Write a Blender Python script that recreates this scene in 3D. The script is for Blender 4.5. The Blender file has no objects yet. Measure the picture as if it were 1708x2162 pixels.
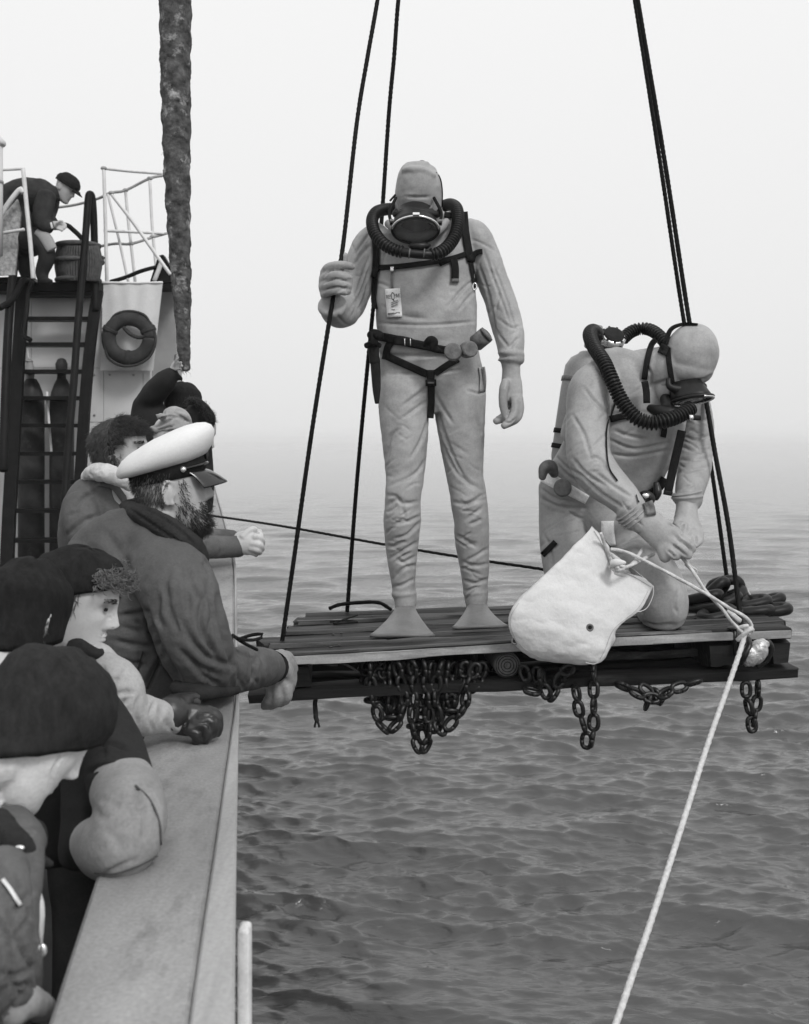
import bpy, bmesh, math, random
import numpy as np
from mathutils import Vector, Matrix
from mathutils.bvhtree import BVHTree

random.seed(7)
RNG = np.random.default_rng(11)
SC = bpy.context.scene
COL = SC.collection
R = math.radians

# ---------------------------------------------------------------- camera, sky, sun
F = 2300.0            # focal length in photo units (the photo is 1708 x 2161 units)
CX, HY = 854.0, 930.0  # principal column, horizon row
H = 3.6               # eye height above the water
cd = bpy.data.cameras.new('camera')
cam = bpy.data.objects.new('camera', cd)
COL.objects.link(cam)
cam.location = (0, 0, H)
cam.rotation_euler = (R(90), 0, 0)
cd.sensor_fit = 'VERTICAL'
cd.sensor_height = 36.0
cd.lens = F / 2161.0 * 36.0
cd.shift_y = -(1080.5 - HY) / 2161.0
cd.clip_start = 0.05
cd.clip_end = 6000
cd.dof.use_dof = True
cd.dof.focus_distance = 3.95
cd.dof.aperture_fstop = 6.5
SC.camera = cam

SUN_EL, SUN_AZ = 42.0, 150.0    # behind the camera, over its right shoulder
world = bpy.data.worlds.new('World')
SC.world = world
world.use_nodes = True
wn, wl = world.node_tree.nodes, world.node_tree.links
wn.clear()
wout = wn.new('ShaderNodeOutputWorld')
wbg = wn.new('ShaderNodeBackground')
sky = wn.new('ShaderNodeTexSky')
sky.sky_type = 'NISHITA'
sky.sun_disc = False
sky.sun_elevation = R(SUN_EL)
sky.sun_rotation = R(SUN_AZ)
sky.dust_density = 6.0
bw = wn.new('ShaderNodeRGBToBW')
wl.new(sky.outputs[0], bw.inputs[0])
tc = wn.new('ShaderNodeTexCoord')
sx = wn.new('ShaderNodeSeparateXYZ')
wl.new(tc.outputs['Generated'], sx.inputs[0])
# overcast layer: brightness (1 + 2 sin(elevation)) / 3 of the zenith
def wmath(op, a, b):
    n = wn.new('ShaderNodeMath'); n.operation = op
    for i, v in enumerate((a, b)):
        if isinstance(v, (int, float)): n.inputs[i].default_value = v
        else: wl.new(v, n.inputs[i])
    return n.outputs[0]
SKY_HORIZON, SKY_RISE = 7.2, 2.8
up = wmath('MAXIMUM', sx.outputs['Z'], 0.0)
over = wmath('ADD', wmath('MULTIPLY', up, SKY_RISE), SKY_HORIZON)
mixv = wmath('ADD', wmath('MULTIPLY', bw.outputs[0], 0.12), over)
wl.new(mixv, wbg.inputs['Color'])
wbg.inputs['Strength'].default_value = 0.1
wl.new(wbg.outputs[0], wout.inputs['Surface'])

sd = bpy.data.lights.new('sun', 'SUN')
sun = bpy.data.objects.new('sun', sd)
COL.objects.link(sun)
sd.energy = 1.5
sd.angle = R(14)
sd.color = (1.0, 0.995, 0.99)
az = R(SUN_AZ)
sdir = Vector((math.sin(az) * math.cos(R(SUN_EL)), math.cos(az) * math.cos(R(SUN_EL)), math.sin(R(SUN_EL))))
sun.rotation_euler = sdir.to_track_quat('Z', 'Y').to_euler()
sun.location = (3, -6, 9)

SC.view_settings.view_transform = 'Standard'
SC.view_settings.look = 'None'
SC.view_settings.gamma = 1.0
SC.view_settings.exposure = 0.12
SC.view_settings.use_curve_mapping = False
SC.render.engine = 'CYCLES'
SC.cycles.use_denoising = True
SC.cycles.max_bounces = 6
SC.cycles.volume_bounces = 3
SC.cycles.transparent_max_bounces = 8
try:
    SC.cycles.volume_step_rate = 4.0
except Exception:
    pass

# ---------------------------------------------------------------- points: where a sight line meets a chosen depth
CROPS = {'V': (0, 0, 1.0), 'A': (0, 264.0, .3313), 'B': (0, 829.8, .3975), 'C': (0, 1433.4, .3975), 'D': (633.7, 316.8, .3092),
         'E': (709.1, 679, .3210), 'F': (1056.2, 648.8, .3533), 'G': (482.8, 1169.3, .3578), 'H': (1056.2, 1169.3, .3816),
         'I': (249.0, 890.2, .19876), 'J': (1297.6, 1018.5, .1855), 'K': (256.5, 739.3, .1325), 'L': (0, 1097.7, .492)}
def VV(c, x, y):
    ox, oy, s = CROPS[c]
    return ox + x * s, oy + y * s
def P(vx, vy, D):
    return np.array(((vx - CX) / F * D, D, H - (vy - HY) / F * D))
def Q(c, x, y, D):
    return P(*VV(c, x, y), D)
def px(c, r, D):
    return r * CROPS[c][2] * D / F
def to_view(v):
    return CX + v[:, 0] / v[:, 1] * F, HY - (v[:, 2] - H) / v[:, 1] * F

# ---------------------------------------------------------------- noise
def _hash(ix, iy, iz):
    n = (ix * 374761393 + iy * 668265263 + iz * 2147483647 * 3 + 1274126177) & 0xffffffff
    n = ((n ^ (n >> 13)) * 1274126177) & 0xffffffff
    n = (n ^ (n >> 16)) & 0xffff
    return n / 32767.5 - 1.0
def vnoise(p):
    p = np.asarray(p, dtype=float)
    f0 = np.floor(p); i = f0.astype(np.int64); t = p - f0
    t = t * t * (3 - 2 * t)
    out = 0
    for dx in (0, 1):
        wx = t[:, 0] if dx else 1 - t[:, 0]
        for dy in (0, 1):
            wy = t[:, 1] if dy else 1 - t[:, 1]
            for dz in (0, 1):
                wz = t[:, 2] if dz else 1 - t[:, 2]
                out = out + wx * wy * wz * _hash(i[:, 0] + dx, i[:, 1] + dy, i[:, 2] + dz)
    return out
def fbm(p, oct=3):
    out, a = 0, 1.0
    for k in range(oct):
        out = out + a * vnoise(p * (2.03 ** k) + 17.3 * k)
        a *= .5
    return out

# ---------------------------------------------------------------- materials (black and white photograph: greys only)
MATS = {}
def mat(name, base, rough=.6, var=.15, scale=8.0, bump=.1, bscale=60.0, spec=None, metal=0.0, stretch=(1, 1, 1), coat=0.0,
        detail=5.0, streak=None, sheen=0.0, bdist=.004, grain=.09, gscale=150.0):
    if name in MATS: return MATS[name]
    if spec is None: spec = .06 if base < .06 else .25
    m = bpy.data.materials.new(name); m.use_nodes = True
    nt = m.node_tree; n, l = nt.nodes, nt.links
    b = n['Principled BSDF']
    b.inputs['Roughness'].default_value = rough
    b.inputs['Metallic'].default_value = metal
    b.inputs['Specular IOR Level'].default_value = spec
    b.inputs['Coat Weight'].default_value = coat
    if sheen: b.inputs['Sheen Weight'].default_value = sheen
    tcn = n.new('ShaderNodeTexCoord')
    mp = n.new('ShaderNodeMapping'); mp.inputs['Scale'].default_value = stretch
    l.new(tcn.outputs['Object'], mp.inputs[0])
    nz = n.new('ShaderNodeTexNoise'); nz.inputs['Scale'].default_value = scale; nz.inputs['Detail'].default_value = detail
    nz.inputs['Roughness'].default_value = .62
    l.new(mp.outputs[0], nz.inputs['Vector'])
    rp = n.new('ShaderNodeValToRGB')
    lo, hi = base * (1 - var), base * (1 + var)
    rp.color_ramp.elements[0].position = .3; rp.color_ramp.elements[0].color = (lo, lo, lo, 1)
    rp.color_ramp.elements[1].position = .7; rp.color_ramp.elements[1].color = (hi, hi, hi, 1)
    l.new(nz.outputs['Fac'], rp.inputs[0])
    colour = rp.outputs[0]
    if streak:
        # a second, coarser pattern: (value, amount, scale, threshold)
        sv, sa, ss, st = streak
        n2 = n.new('ShaderNodeTexNoise'); n2.inputs['Scale'].default_value = ss; n2.inputs['Detail'].default_value = 8
        n2.inputs['Roughness'].default_value = .7
        l.new(mp.outputs[0], n2.inputs['Vector'])
        r2 = n.new('ShaderNodeValToRGB')
        r2.color_ramp.elements[0].position = st; r2.color_ramp.elements[0].color = (0, 0, 0, 1)
        r2.color_ramp.elements[1].position = min(st + .12, 1); r2.color_ramp.elements[1].color = (sa, sa, sa, 1)
        l.new(n2.outputs['Fac'], r2.inputs[0])
        mx = n.new('ShaderNodeMixRGB')
        l.new(r2.outputs[0], mx.inputs[0]); l.new(colour, mx.inputs[1]); mx.inputs[2].default_value = (sv, sv, sv, 1)
        colour = mx.outputs[0]
    if grain:
        n4 = n.new('ShaderNodeTexNoise'); n4.inputs['Scale'].default_value = gscale; n4.inputs['Detail'].default_value = 3
        l.new(tcn.outputs['Object'], n4.inputs['Vector'])
        mr = n.new('ShaderNodeMapRange'); mr.inputs[1].default_value = .3; mr.inputs[2].default_value = .7
        mr.inputs[3].default_value = 1 - grain; mr.inputs[4].default_value = 1 + grain
        l.new(n4.outputs['Fac'], mr.inputs[0])
        ml = n.new('ShaderNodeMixRGB'); ml.blend_type = 'MULTIPLY'; ml.inputs[0].default_value = 1
        l.new(colour, ml.inputs[1]); l.new(mr.outputs[0], ml.inputs[2]); colour = ml.outputs[0]
    l.new(colour, b.inputs['Base Color'])
    if bump:
        n3 = n.new('ShaderNodeTexNoise'); n3.inputs['Scale'].default_value = bscale; n3.inputs['Detail'].default_value = 4
        l.new(mp.outputs[0], n3.inputs['Vector'])
        bp = n.new('ShaderNodeBump'); bp.inputs['Strength'].default_value = bump; bp.inputs['Distance'].default_value = bdist
        l.new(n3.outputs['Fac'], bp.inputs['Height']); l.new(bp.outputs[0], b.inputs['Normal'])
    MATS[name] = m
    return m

# ---------------------------------------------------------------- mesh helpers: geometry is a list of (verts, faces) in world coordinates
def join(parts):
    vs, fs, k = [], [], 0
    for v, f in parts:
        v = np.asarray(v, dtype=float)
        vs.append(v)
        fs.extend([tuple(i + k for i in q) for q in f])
        k += len(v)
    return np.concatenate(vs) if vs else np.zeros((0, 3)), fs
def wloc(o):
    w = Vector((0, 0, 0))
    while o is not None:
        w += o.location; o = o.parent
    return np.array(w)
def obj(name, geo, m, parent=None, smooth=True, loc=None, auto=None):
    """one mesh object; verts are world coordinates and are moved into the parent's frame"""
    v, f = geo if isinstance(geo, tuple) else join(geo)
    v = np.asarray(v, dtype=float)
    base = wloc(parent) if parent is not None else np.zeros(3)
    if loc is None and parent is None and len(v):
        lo, hi = v.min(0), v.max(0)
        loc = ((lo[0] + hi[0]) / 2, (lo[1] + hi[1]) / 2, lo[2])
    if loc is not None: base = base + np.array(loc)
    me = bpy.data.meshes.new(name)
    me.from_pydata((v - base).tolist(), [], f)
    me.polygons.foreach_set('use_smooth', [smooth] * len(me.polygons))
    me.update()
    if auto is not None:
        me.set_sharp_from_angle(angle=R(auto))
    me.materials.append(m)
    o = bpy.data.objects.new(name, me); COL.objects.link(o)
    if parent is not None: o.parent = parent
    if loc is not None: o.location = loc
    return o
def tag(o, label=None, cat=None, group=None, kind=None):
    if label: o['label'] = label
    if cat: o['category'] = cat
    if group: o['group'] = group
    if kind: o['kind'] = kind
    return o
def thing(name, label, cat, loc, group=None):
    o = bpy.data.objects.new(name, None); COL.objects.link(o); o.location = tuple(loc)
    o.empty_display_size = .1
    return tag(o, label, cat, group)

def catmull(rows, k=5):
    rows = np.asarray(rows, dtype=float)
    if len(rows) < 3 or k <= 1:
        if len(rows) == 2 and k > 1:
            t = np.linspace(0, 1, k + 1)[:, None]
            return rows[0] * (1 - t) + rows[1] * t
        return rows
    p = np.vstack([2 * rows[0] - rows[1], rows, 2 * rows[-1] - rows[-2]])
    out = []
    for i in range(1, len(p) - 2):
        a, b, c, d = p[i - 1], p[i], p[i + 1], p[i + 2]
        for j in range(k):
            t = j / k
            out.append(.5 * (2 * b + (c - a) * t + (2 * a - 5 * b + 4 * c - d) * t * t + (3 * b - a - 3 * c + d) * t ** 3))
    out.append(rows[-1])
    return np.array(out)

def sweep(cen, ra, rb, n=16, cap=.6, ref=(0, 1, 0), sq=2.0, lobes=None, caps=True):
    """tube through points; ra across the sight line, rb along it"""
    cen = np.asarray(cen, float); m = len(cen)
    ra = np.broadcast_to(np.asarray(ra, float), (m,)); rb = np.broadcast_to(np.asarray(rb, float), (m,))
    tan = np.gradient(cen, axis=0)
    tan /= np.linalg.norm(tan, axis=1)[:, None] + 1e-12
    ref = np.array(ref, float)
    side = np.cross(tan, ref)
    prev = None
    for i in range(m):
        s = side[i]
        if np.linalg.norm(s) < .35:
            if prev is None:
                s = np.cross(tan[i], np.array((0, 0, 1.0)))
                if np.linalg.norm(s) < .2: s = np.cross(tan[i], np.array((1.0, 0, 0)))
            else:
                s = prev - tan[i] * np.dot(prev, tan[i])
        s = s / (np.linalg.norm(s) + 1e-12)
        if prev is not None and np.dot(s, prev) < 0: s = -s
        side[i] = s; prev = s
    dep = np.cross(side, tan)
    rows = []
    if cap and caps:
        for q in (1.0, .92, .7, .38):
            e = cap * min(ra[0], rb[0]); rows.append((cen[0] - tan[0] * e * q, math.sqrt(max(0, 1 - q * q)) if q < 1 else .04, 0))
    for i in range(m): rows.append((cen[i], 1.0, i))
    if cap and caps:
        for q in (.38, .7, .92, 1.0):
            e = cap * min(ra[-1], rb[-1]); rows.append((cen[-1] + tan[-1] * e * q, math.sqrt(max(0, 1 - q * q)) if q < 1 else .04, m - 1))
    th = np.linspace(0, 2 * math.pi, n, endpoint=False)
    c, s_ = np.cos(th), np.sin(th)
    if sq != 2.0:
        c = np.sign(c) * np.abs(c) ** (2 / sq); s_ = np.sign(s_) * np.abs(s_) ** (2 / sq)
    vs = []
    for j, (p, k, i) in enumerate(rows):
        g = 1.0
        if lobes is not None:
            nl, pitch, amp, arc = lobes
            g = (1 + amp * np.cos(nl * (th - 2 * math.pi * arc[i] / pitch)))[:, None]
        vs.append(p + k * g * (ra[i] * c[:, None] * side[i] + rb[i] * s_[:, None] * dep[i]))
    v = np.concatenate(vs); fs = []
    L = len(rows)
    for j in range(L - 1):
        for q in range(n):
            a, b = j * n + q, j * n + (q + 1) % n
            fs.append((a, b, b + n, a + n))
    fs.append(tuple(range(n))[::-1]); fs.append(tuple((L - 1) * n + q for q in range(n)))
    return v, fs

def loft(c, rows, ratio=1.0, k=4, n=18, cap=.6, sq=2.0):
    """rows of (x, y, depth, half width[, depth ratio]) in crop units"""
    d = []
    for r in rows:
        p = Q(c, r[0], r[1], r[2]); a = px(c, r[3], r[2])
        d.append((*p, a, a * (r[4] if len(r) > 4 else ratio)))
    d = catmull(d, k)
    return sweep(d[:, :3], d[:, 3], d[:, 4], n=n, cap=cap, sq=sq)
def tube(pts, r, n=8, k=6, cap=.5):
    d = catmull(pts, k)
    return sweep(d, r, r, n=n, cap=cap)
def rope(pts, r, k=1, step=.012, lay=.07, lobes=3, n=12, amp=.16):
    """laid rope: three strands twisting round each other"""
    d = catmull(pts, 12)
    seg = np.linalg.norm(np.diff(d, axis=0), axis=1); s = np.concatenate([[0], np.cumsum(seg)])
    m = max(3, int(s[-1] / step)); t = np.linspace(0, s[-1], m)
    q = np.stack([np.interp(t, s, d[:, i]) for i in range(3)], 1)
    r = np.interp(t, np.linspace(0, s[-1], np.size(r)), np.atleast_1d(r)) if np.size(r) > 1 else r
    return sweep(q, r, r, n=n, cap=.5, lobes=(lobes, lay, amp, t))
def ell(c, r, M=None, nu=24, nv=16):
    c = np.asarray(c, float); r = np.broadcast_to(np.asarray(r, float), (3,))
    vs, fs = [], []
    for j in range(nv + 1):
        ph = math.pi * min(max(j / nv, .004), .996)
        for i in range(nu):
            th = 2 * math.pi * i / nu
            vs.append((math.sin(ph) * math.cos(th) * r[0], math.sin(ph) * math.sin(th) * r[1], math.cos(ph) * r[2]))
    v = np.array(vs)
    if M is not None: v = v @ np.asarray(M).T
    for j in range(nv):
        for i in range(nu):
            a, b = j * nu + i, j * nu + (i + 1) % nu
            fs.append((a, a + nu, b + nu, b))
    fs.append(tuple(range(nu))); fs.append(tuple(nv * nu + i for i in range(nu))[::-1])
    return v + c, fs
def box(o, u, v, w):
    """box from corner o along edge vectors u, v, w"""
    o, u, v, w = (np.asarray(a, float) for a in (o, u, v, w))
    vs = np.array([o, o + u, o + u + v, o + v, o + w, o + u + w, o + u + v + w, o + v + w])
    fs = [(0, 3, 2, 1), (4, 5, 6, 7), (0, 1, 5, 4), (1, 2, 6, 5), (2, 3, 7, 6), (3, 0, 4, 7)]
    if np.dot(np.cross(u, v), w) < 0: fs = [q[::-1] for q in fs]
    return vs, fs
def cyl(a, b, r, n=16, r2=None):
    a, b = np.asarray(a, float), np.asarray(b, float)
    return sweep(np.array([a, (a + b) / 2, b]), [r, r if r2 is None else (r + r2) / 2, r if r2 is None else r2], [r, r if r2 is None else (r + r2) / 2, r if r2 is None else r2], n=n, cap=0, caps=False)
def frame(f, u=(0, 0, 1)):
    f = np.array(f, float); f /= np.linalg.norm(f)
    u = np.array(u, float); u = u - f * np.dot(u, f); u /= np.linalg.norm(u)
    return np.stack([np.cross(f, u), f, u], 1)     # columns: right, forward, up

def vnormals(v, f):
    me = bpy.data.meshes.new('tmp'); me.from_pydata(np.asarray(v).tolist(), [], f); me.update()
    n = np.empty(len(v) * 3); me.vertices.foreach_get('normal', n)
    bpy.data.meshes.remove(me)
    return n.reshape(-1, 3)
def fuse(parts, voxel=.008, smooth=4):
    """join overlapping shapes into one continuous surface"""
    v, f = join(parts)
    me = bpy.data.meshes.new('fuse'); me.from_pydata(v.tolist(), [], f); me.update()
    o = bpy.data.objects.new('fuse', me); COL.objects.link(o)
    m = o.modifiers.new('r', 'REMESH'); m.mode = 'VOXEL'; m.voxel_size = voxel; m.adaptivity = 0
    if smooth:
        s = o.modifiers.new('s', 'SMOOTH'); s.factor = .5; s.iterations = smooth
    dg = bpy.context.evaluated_depsgraph_get()
    e = o.evaluated_get(dg); em = e.to_mesh()
    vv = np.empty(len(em.vertices) * 3); em.vertices.foreach_get('co', vv); vv = vv.reshape(-1, 3)
    ff = [tuple(p.vertices) for p in em.polygons]
    e.to_mesh_clear()
    bpy.data.objects.remove(o); bpy.data.meshes.remove(me)
    return vv, ff
def folds(geo, strokes, amp=.006, facing=True):
    """press creases into a cloth surface: strokes of (crop, points, width, depth scale)"""
    v, f = geo
    n = vnormals(v, f)
    X, Y = to_view(v)
    cv = -(v - np.array((0, 0, H))); cv /= np.linalg.norm(cv, axis=1)[:, None]
    face = np.clip(((n * cv).sum(1) + .05) * 2.5, 0, 1) if facing else np.ones(len(v))
    disp = np.zeros(len(v))
    for c, pts, w, a in strokes:
        q = np.array([VV(c, *p) for p in pts]); q = catmull(q, 4); wv = .74 * w * CROPS[c][2]
        lo, hi = q.min(0) - 3 * wv, q.max(0) + 3 * wv
        idx = np.where((X > lo[0]) & (X < hi[0]) & (Y > lo[1]) & (Y < hi[1]) & (face > 0))[0]
        if not len(idx): continue
        pt = np.stack([X[idx], Y[idx]], 1)
        best = np.full(len(idx), 1e9); tt = np.zeros(len(idx)); m = len(q) - 1
        for i in range(m):
            a0, b0 = q[i], q[i + 1]; ab = b0 - a0; L = (ab * ab).sum() + 1e-9
            t = np.clip(((pt - a0) @ ab) / L, 0, 1)
            d = np.linalg.norm(pt - a0 - t[:, None] * ab, axis=1)
            sel = d < best; best[sel] = d[sel]; tt[sel] = (i + t[sel]) / m
        x = (best / wv) ** 2
        tap = np.clip(np.minimum(tt, 1 - tt) * 4 + .25, 0, 1)
        disp[idx] += -a * amp * tap * face[idx] * (1 - .9 * x) * np.exp(-x * .9)
    return v + n * disp[:, None], f
def crumple(geo, amp=.004, scale=(9, 9, 9), oct=3, seed=0.0, ridge=True):
    v, f = geo
    n = vnormals(v, f)
    q = fbm(v * np.array(scale) + seed, oct)
    if ridge: q = .35 - np.abs(q)
    return v + n * (amp * q)[:, None], f

def auto_folds(c, axis, half, n, w=14, a=.8, slant=.5, seed=0):
    """random creases lying slantwise across a sleeve or trouser leg"""
    rs = np.random.default_rng(seed); q = catmull(axis, 8); out = []
    tg = np.gradient(q, axis=0); tg /= np.linalg.norm(tg, axis=1)[:, None] + 1e-9
    for _ in range(n):
        i = rs.integers(0, len(q)); nr = np.array((-tg[i, 1], tg[i, 0]))
        s0 = rs.uniform(-1, .6) * half; L = rs.uniform(.5, 1.3) * half; sl = rs.choice((-1, 1)) * rs.uniform(.2, 1) * slant
        d = nr + tg[i] * sl; b = tg[i] * rs.uniform(-.18, .18) * half
        p0 = q[i] + nr * s0; out.append((c, [tuple(p0), tuple(p0 + d * L * .5 + b), tuple(p0 + d * L)], w * rs.uniform(.7, 1.3), a * rs.uniform(.5, 1.1)))
    return out
def bvh_of(geo):
    return BVHTree.FromPolygons([tuple(p) for p in geo[0]], geo[1])
EYE = Vector((0, 0, H))
def hit(bvh, vx, vy):
    d = Vector(P(vx, vy, 1.0)) - EYE
    r = bvh.ray_cast(EYE, d.normalized())
    return r[0][1] if r[0] is not None else None
def drape(bvh, c, pts, w, lift=.004, thick=.004, D0=None, seg=5.0, smooth=3, w2=None):
    """a strap lying on a body: follows the surface it crosses"""
    q = catmull([VV(c, *p) for p in pts], 6)
    L = np.concatenate([[0], np.cumsum(np.linalg.norm(np.diff(q, axis=0), axis=1))])
    m = max(4, int(L[-1] / seg)); t = np.linspace(0, L[-1], m)
    q = np.stack([np.interp(t, L, q[:, i]) for i in range(2)], 1)
    tg = np.gradient(q, axis=0); tg /= np.linalg.norm(tg, axis=1)[:, None] + 1e-9
    nr = np.stack([-tg[:, 1], tg[:, 0]], 1)
    ww = np.linspace(w, w if w2 is None else w2, m) * CROPS[c][2] / 2
    offs = (-1, -.5, 0, .5, 1)
    Dm = np.full((m, 5), np.nan)
    for i in range(m):
        for j, o in enumerate(offs):
            h = hit(bvh, *(q[i] + nr[i] * o * ww[i])) if bvh is not None else None
            if h is not None: Dm[i, j] = h
    med = np.nanmedian(Dm) if np.isfinite(Dm).any() else D0
    if D0 is not None: Dm[np.abs(Dm - D0) > .25] = np.nan; med = D0
    for i in range(m):
        row = Dm[i]
        if np.isfinite(row).any(): row[~np.isfinite(row)] = np.nanmin(row)
    ok = np.isfinite(Dm[:, 0])
    if ok.any():
        for j in range(5): Dm[:, j] = np.interp(np.arange(m), np.where(ok)[0], Dm[ok, j])
    else: Dm[:] = med
    for _ in range(smooth):
        Dm[1:-1] = (Dm[:-2] + 2 * Dm[1:-1] + Dm[2:]) / 4
    vs, fs = [], []
    for i in range(m):
        for j, o in enumerate(offs):
            vs.append(P(*(q[i] + nr[i] * o * ww[i]), Dm[i, j] - lift - thick))
        for j, o in enumerate(offs):
            vs.append(P(*(q[i] + nr[i] * o * ww[i]), Dm[i, j] + .004))
    for i in range(m - 1):
        a, b = i * 10, (i + 1) * 10
        for j in range(4):
            fs.append((a + j, a + j + 1, b + j + 1, b + j)); fs.append((a + 6 + j, a + 5 + j, b + 5 + j, b + 6 + j))
        fs.append((a + 5, a, b, b + 5)); fs.append((a + 4, a + 9, b + 9, b + 4))
    fs.append((4, 3, 2, 1, 0, 5, 6, 7, 8, 9)); e = (m - 1) * 10
    fs.append((e, e + 1, e + 2, e + 3, e + 4, e + 9, e + 8, e + 7, e + 6, e + 5))
    return np.array(vs), fs

def strands(roots, dirs, length, rad=.0007, seg=6, curl=.0, curlf=3.0, grav=(0, 0, -.3), jit=.2, sides=3, bvh=None):
    """hair: many thin tapering fibres in one mesh"""
    vs, fs = [], []
    g = np.array(grav, float); k = 0
    for p, d in zip(roots, dirs):
        L = length * random.uniform(.6, 1.15)
        d = np.array(d, float) + RNG.normal(0, jit, 3); d /= np.linalg.norm(d) + 1e-9
        a = np.cross(d, (0.3, .5, .8)); a /= np.linalg.norm(a) + 1e-9; b = np.cross(d, a)
        ph = random.uniform(0, 6.28); cur = np.array(p, float); dd = d.copy()
        for i in range(seg + 1):
            t = i / seg
            cc = cur + curl * t * (a * math.cos(ph + curlf * 6.28 * t) + b * math.sin(ph + curlf * 6.28 * t))
            r = rad * (1 - .75 * t)
            for s in range(sides):
                an = 6.28 * s / sides
                vs.append(cc + r * (a * math.cos(an) + b * math.sin(an)))
            dd = dd + g * .35 / seg * 2; dd /= np.linalg.norm(dd)
            cur = cur + dd * L / seg
        for i in range(seg):
            for s in range(sides):
                q0, q1 = k + i * sides + s, k + i * sides + (s + 1) % sides
                fs.append((q0, q1, q1 + sides, q0 + sides))
        k += (seg + 1) * sides
    return np.array(vs), fs

# ---------------------------------------------------------------- heads: x right, y forward, z up, origin between the ears
HZ = np.array([-.122, -.117, -.106, -.085, -.060, -.030, .0, .030, .060, .085, .105, .116, .120])
HF = np.array([.060, .080, .090, .090, .089, .089, .087, .094, .090, .074, .046, .020, .0])
HB = np.array([.035, .018, -.004, -.035, -.060, -.077, -.090, -.098, -.099, -.086, -.062, -.038, -.012])
HW = np.array([.010, .026, .038, .050, .058, .066, .071, .074, .075, .067, .049, .026, .008])
def head_geo(scale=1.0, nz=110, na=110, ears=True, nose=1.0, jaw=1.0):
    u = np.linspace(0, 1, nz); zz = HZ[0] + (HZ[-1] - HZ[0]) * (.5 - .5 * np.cos(math.pi * (.02 + .96 * u)))
    f_, b_, w_ = (np.interp(zz, HZ, a) for a in (HF, HB, HW))
    for a in (f_, b_, w_):
        for _ in range(4): a[1:-1] = (a[:-2] + 2 * a[1:-1] + a[2:]) / 4
    th = np.linspace(0, 2 * math.pi, na, endpoint=False)
    vs = []
    for z, f, b, w in zip(zz, f_, b_, w_):
        c, s = np.cos(th), np.sin(th)
        x = w * c * np.where(s > 0, 1 - .10 * s ** 4, 1); yc = (f + b) / 2; hy = (f - b) / 2
        y = yc + hy * np.sign(s) * np.abs(s) ** .92
        front = np.clip(s, 0, 1) ** .5 * (s > 0)
        g = lambda x0, z0, sx_, sz_: np.exp(-((x - x0) / sx_) ** 2 - ((z - z0) / sz_) ** 2)
        d = 0
        nh = np.interp(z, [-.040, -.033, -.024, -.006, .012, .028, .04], [0, .016, .028, .020, .011, .003, 0]) * nose
        nw = np.interp(z, [-.036, -.024, 0, .03], [.016, .0135, .009, .009])
        d = d + nh * np.exp(-(np.abs(x) / nw) ** 2.4)
        for sg in (-1, 1):
            d = d - .013 * g(sg * .031, .011, .017, .011) + .006 * g(sg * .031, .010, .011, .007) + .0045 * g(sg * .030, .031, .022, .007)
            d = d + .004 * g(sg * .044, -.014, .018, .016) + .006 * g(sg * .011, -.030, .007, .006)
        d = d + .0065 * g(0, -.0525, .020, .0045) + .0075 * g(0, -.0640, .018, .0048) - .004 * g(0, -.0582, .022, .0022) - .004 * g(0, -.076, .02, .006)
        d = d + .006 * g(0, -.1, .018, .014)
        y = y + d * front
        vs.append(np.stack([x, y, np.full(na, z)], 1))
    v = np.concatenate(vs); fs = []
    for j in range(nz - 1):
        for q in range(na):
            a, b2 = j * na + q, j * na + (q + 1) % na
            fs.append((a, b2, b2 + na, a + na))
    fs.append(tuple(range(na))[::-1]); fs.append(tuple((nz - 1) * na + q for q in range(na)))
    parts = [(v * scale, fs)]
    if ears:
        for sg in (-1, 1):
            pts = []
            for t in np.linspace(-.35, 1.0, 14):
                an = math.pi * (.15 + t * 1.25)
                rr = 1 - .15 * max(0, t - .7)
                pts.append((sg * (.073 + .010 * math.sin(math.pi * min(1, max(0, t + .3)))), -.010 - .017 * math.sin(an * .9) * rr - .002, -.004 + .031 * math.cos(an) * rr))
            parts.append(sweep(np.array(pts) * scale, .0042 * scale, .0042 * scale, n=8))
            parts.append(ell(np.array((sg * .0745, -.012, -.008)) * scale, np.array((.006, .013, .024)) * scale, nu=12, nv=8))
            parts.append(ell(np.array((sg * .076, -.006, -.032)) * scale, np.array((.005, .007, .009)) * scale, nu=10, nv=6))
    return join(parts)
def place(geo, M, c):
    v, f = geo
    return np.asarray(v) @ M.T + np.asarray(c), f
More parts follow.
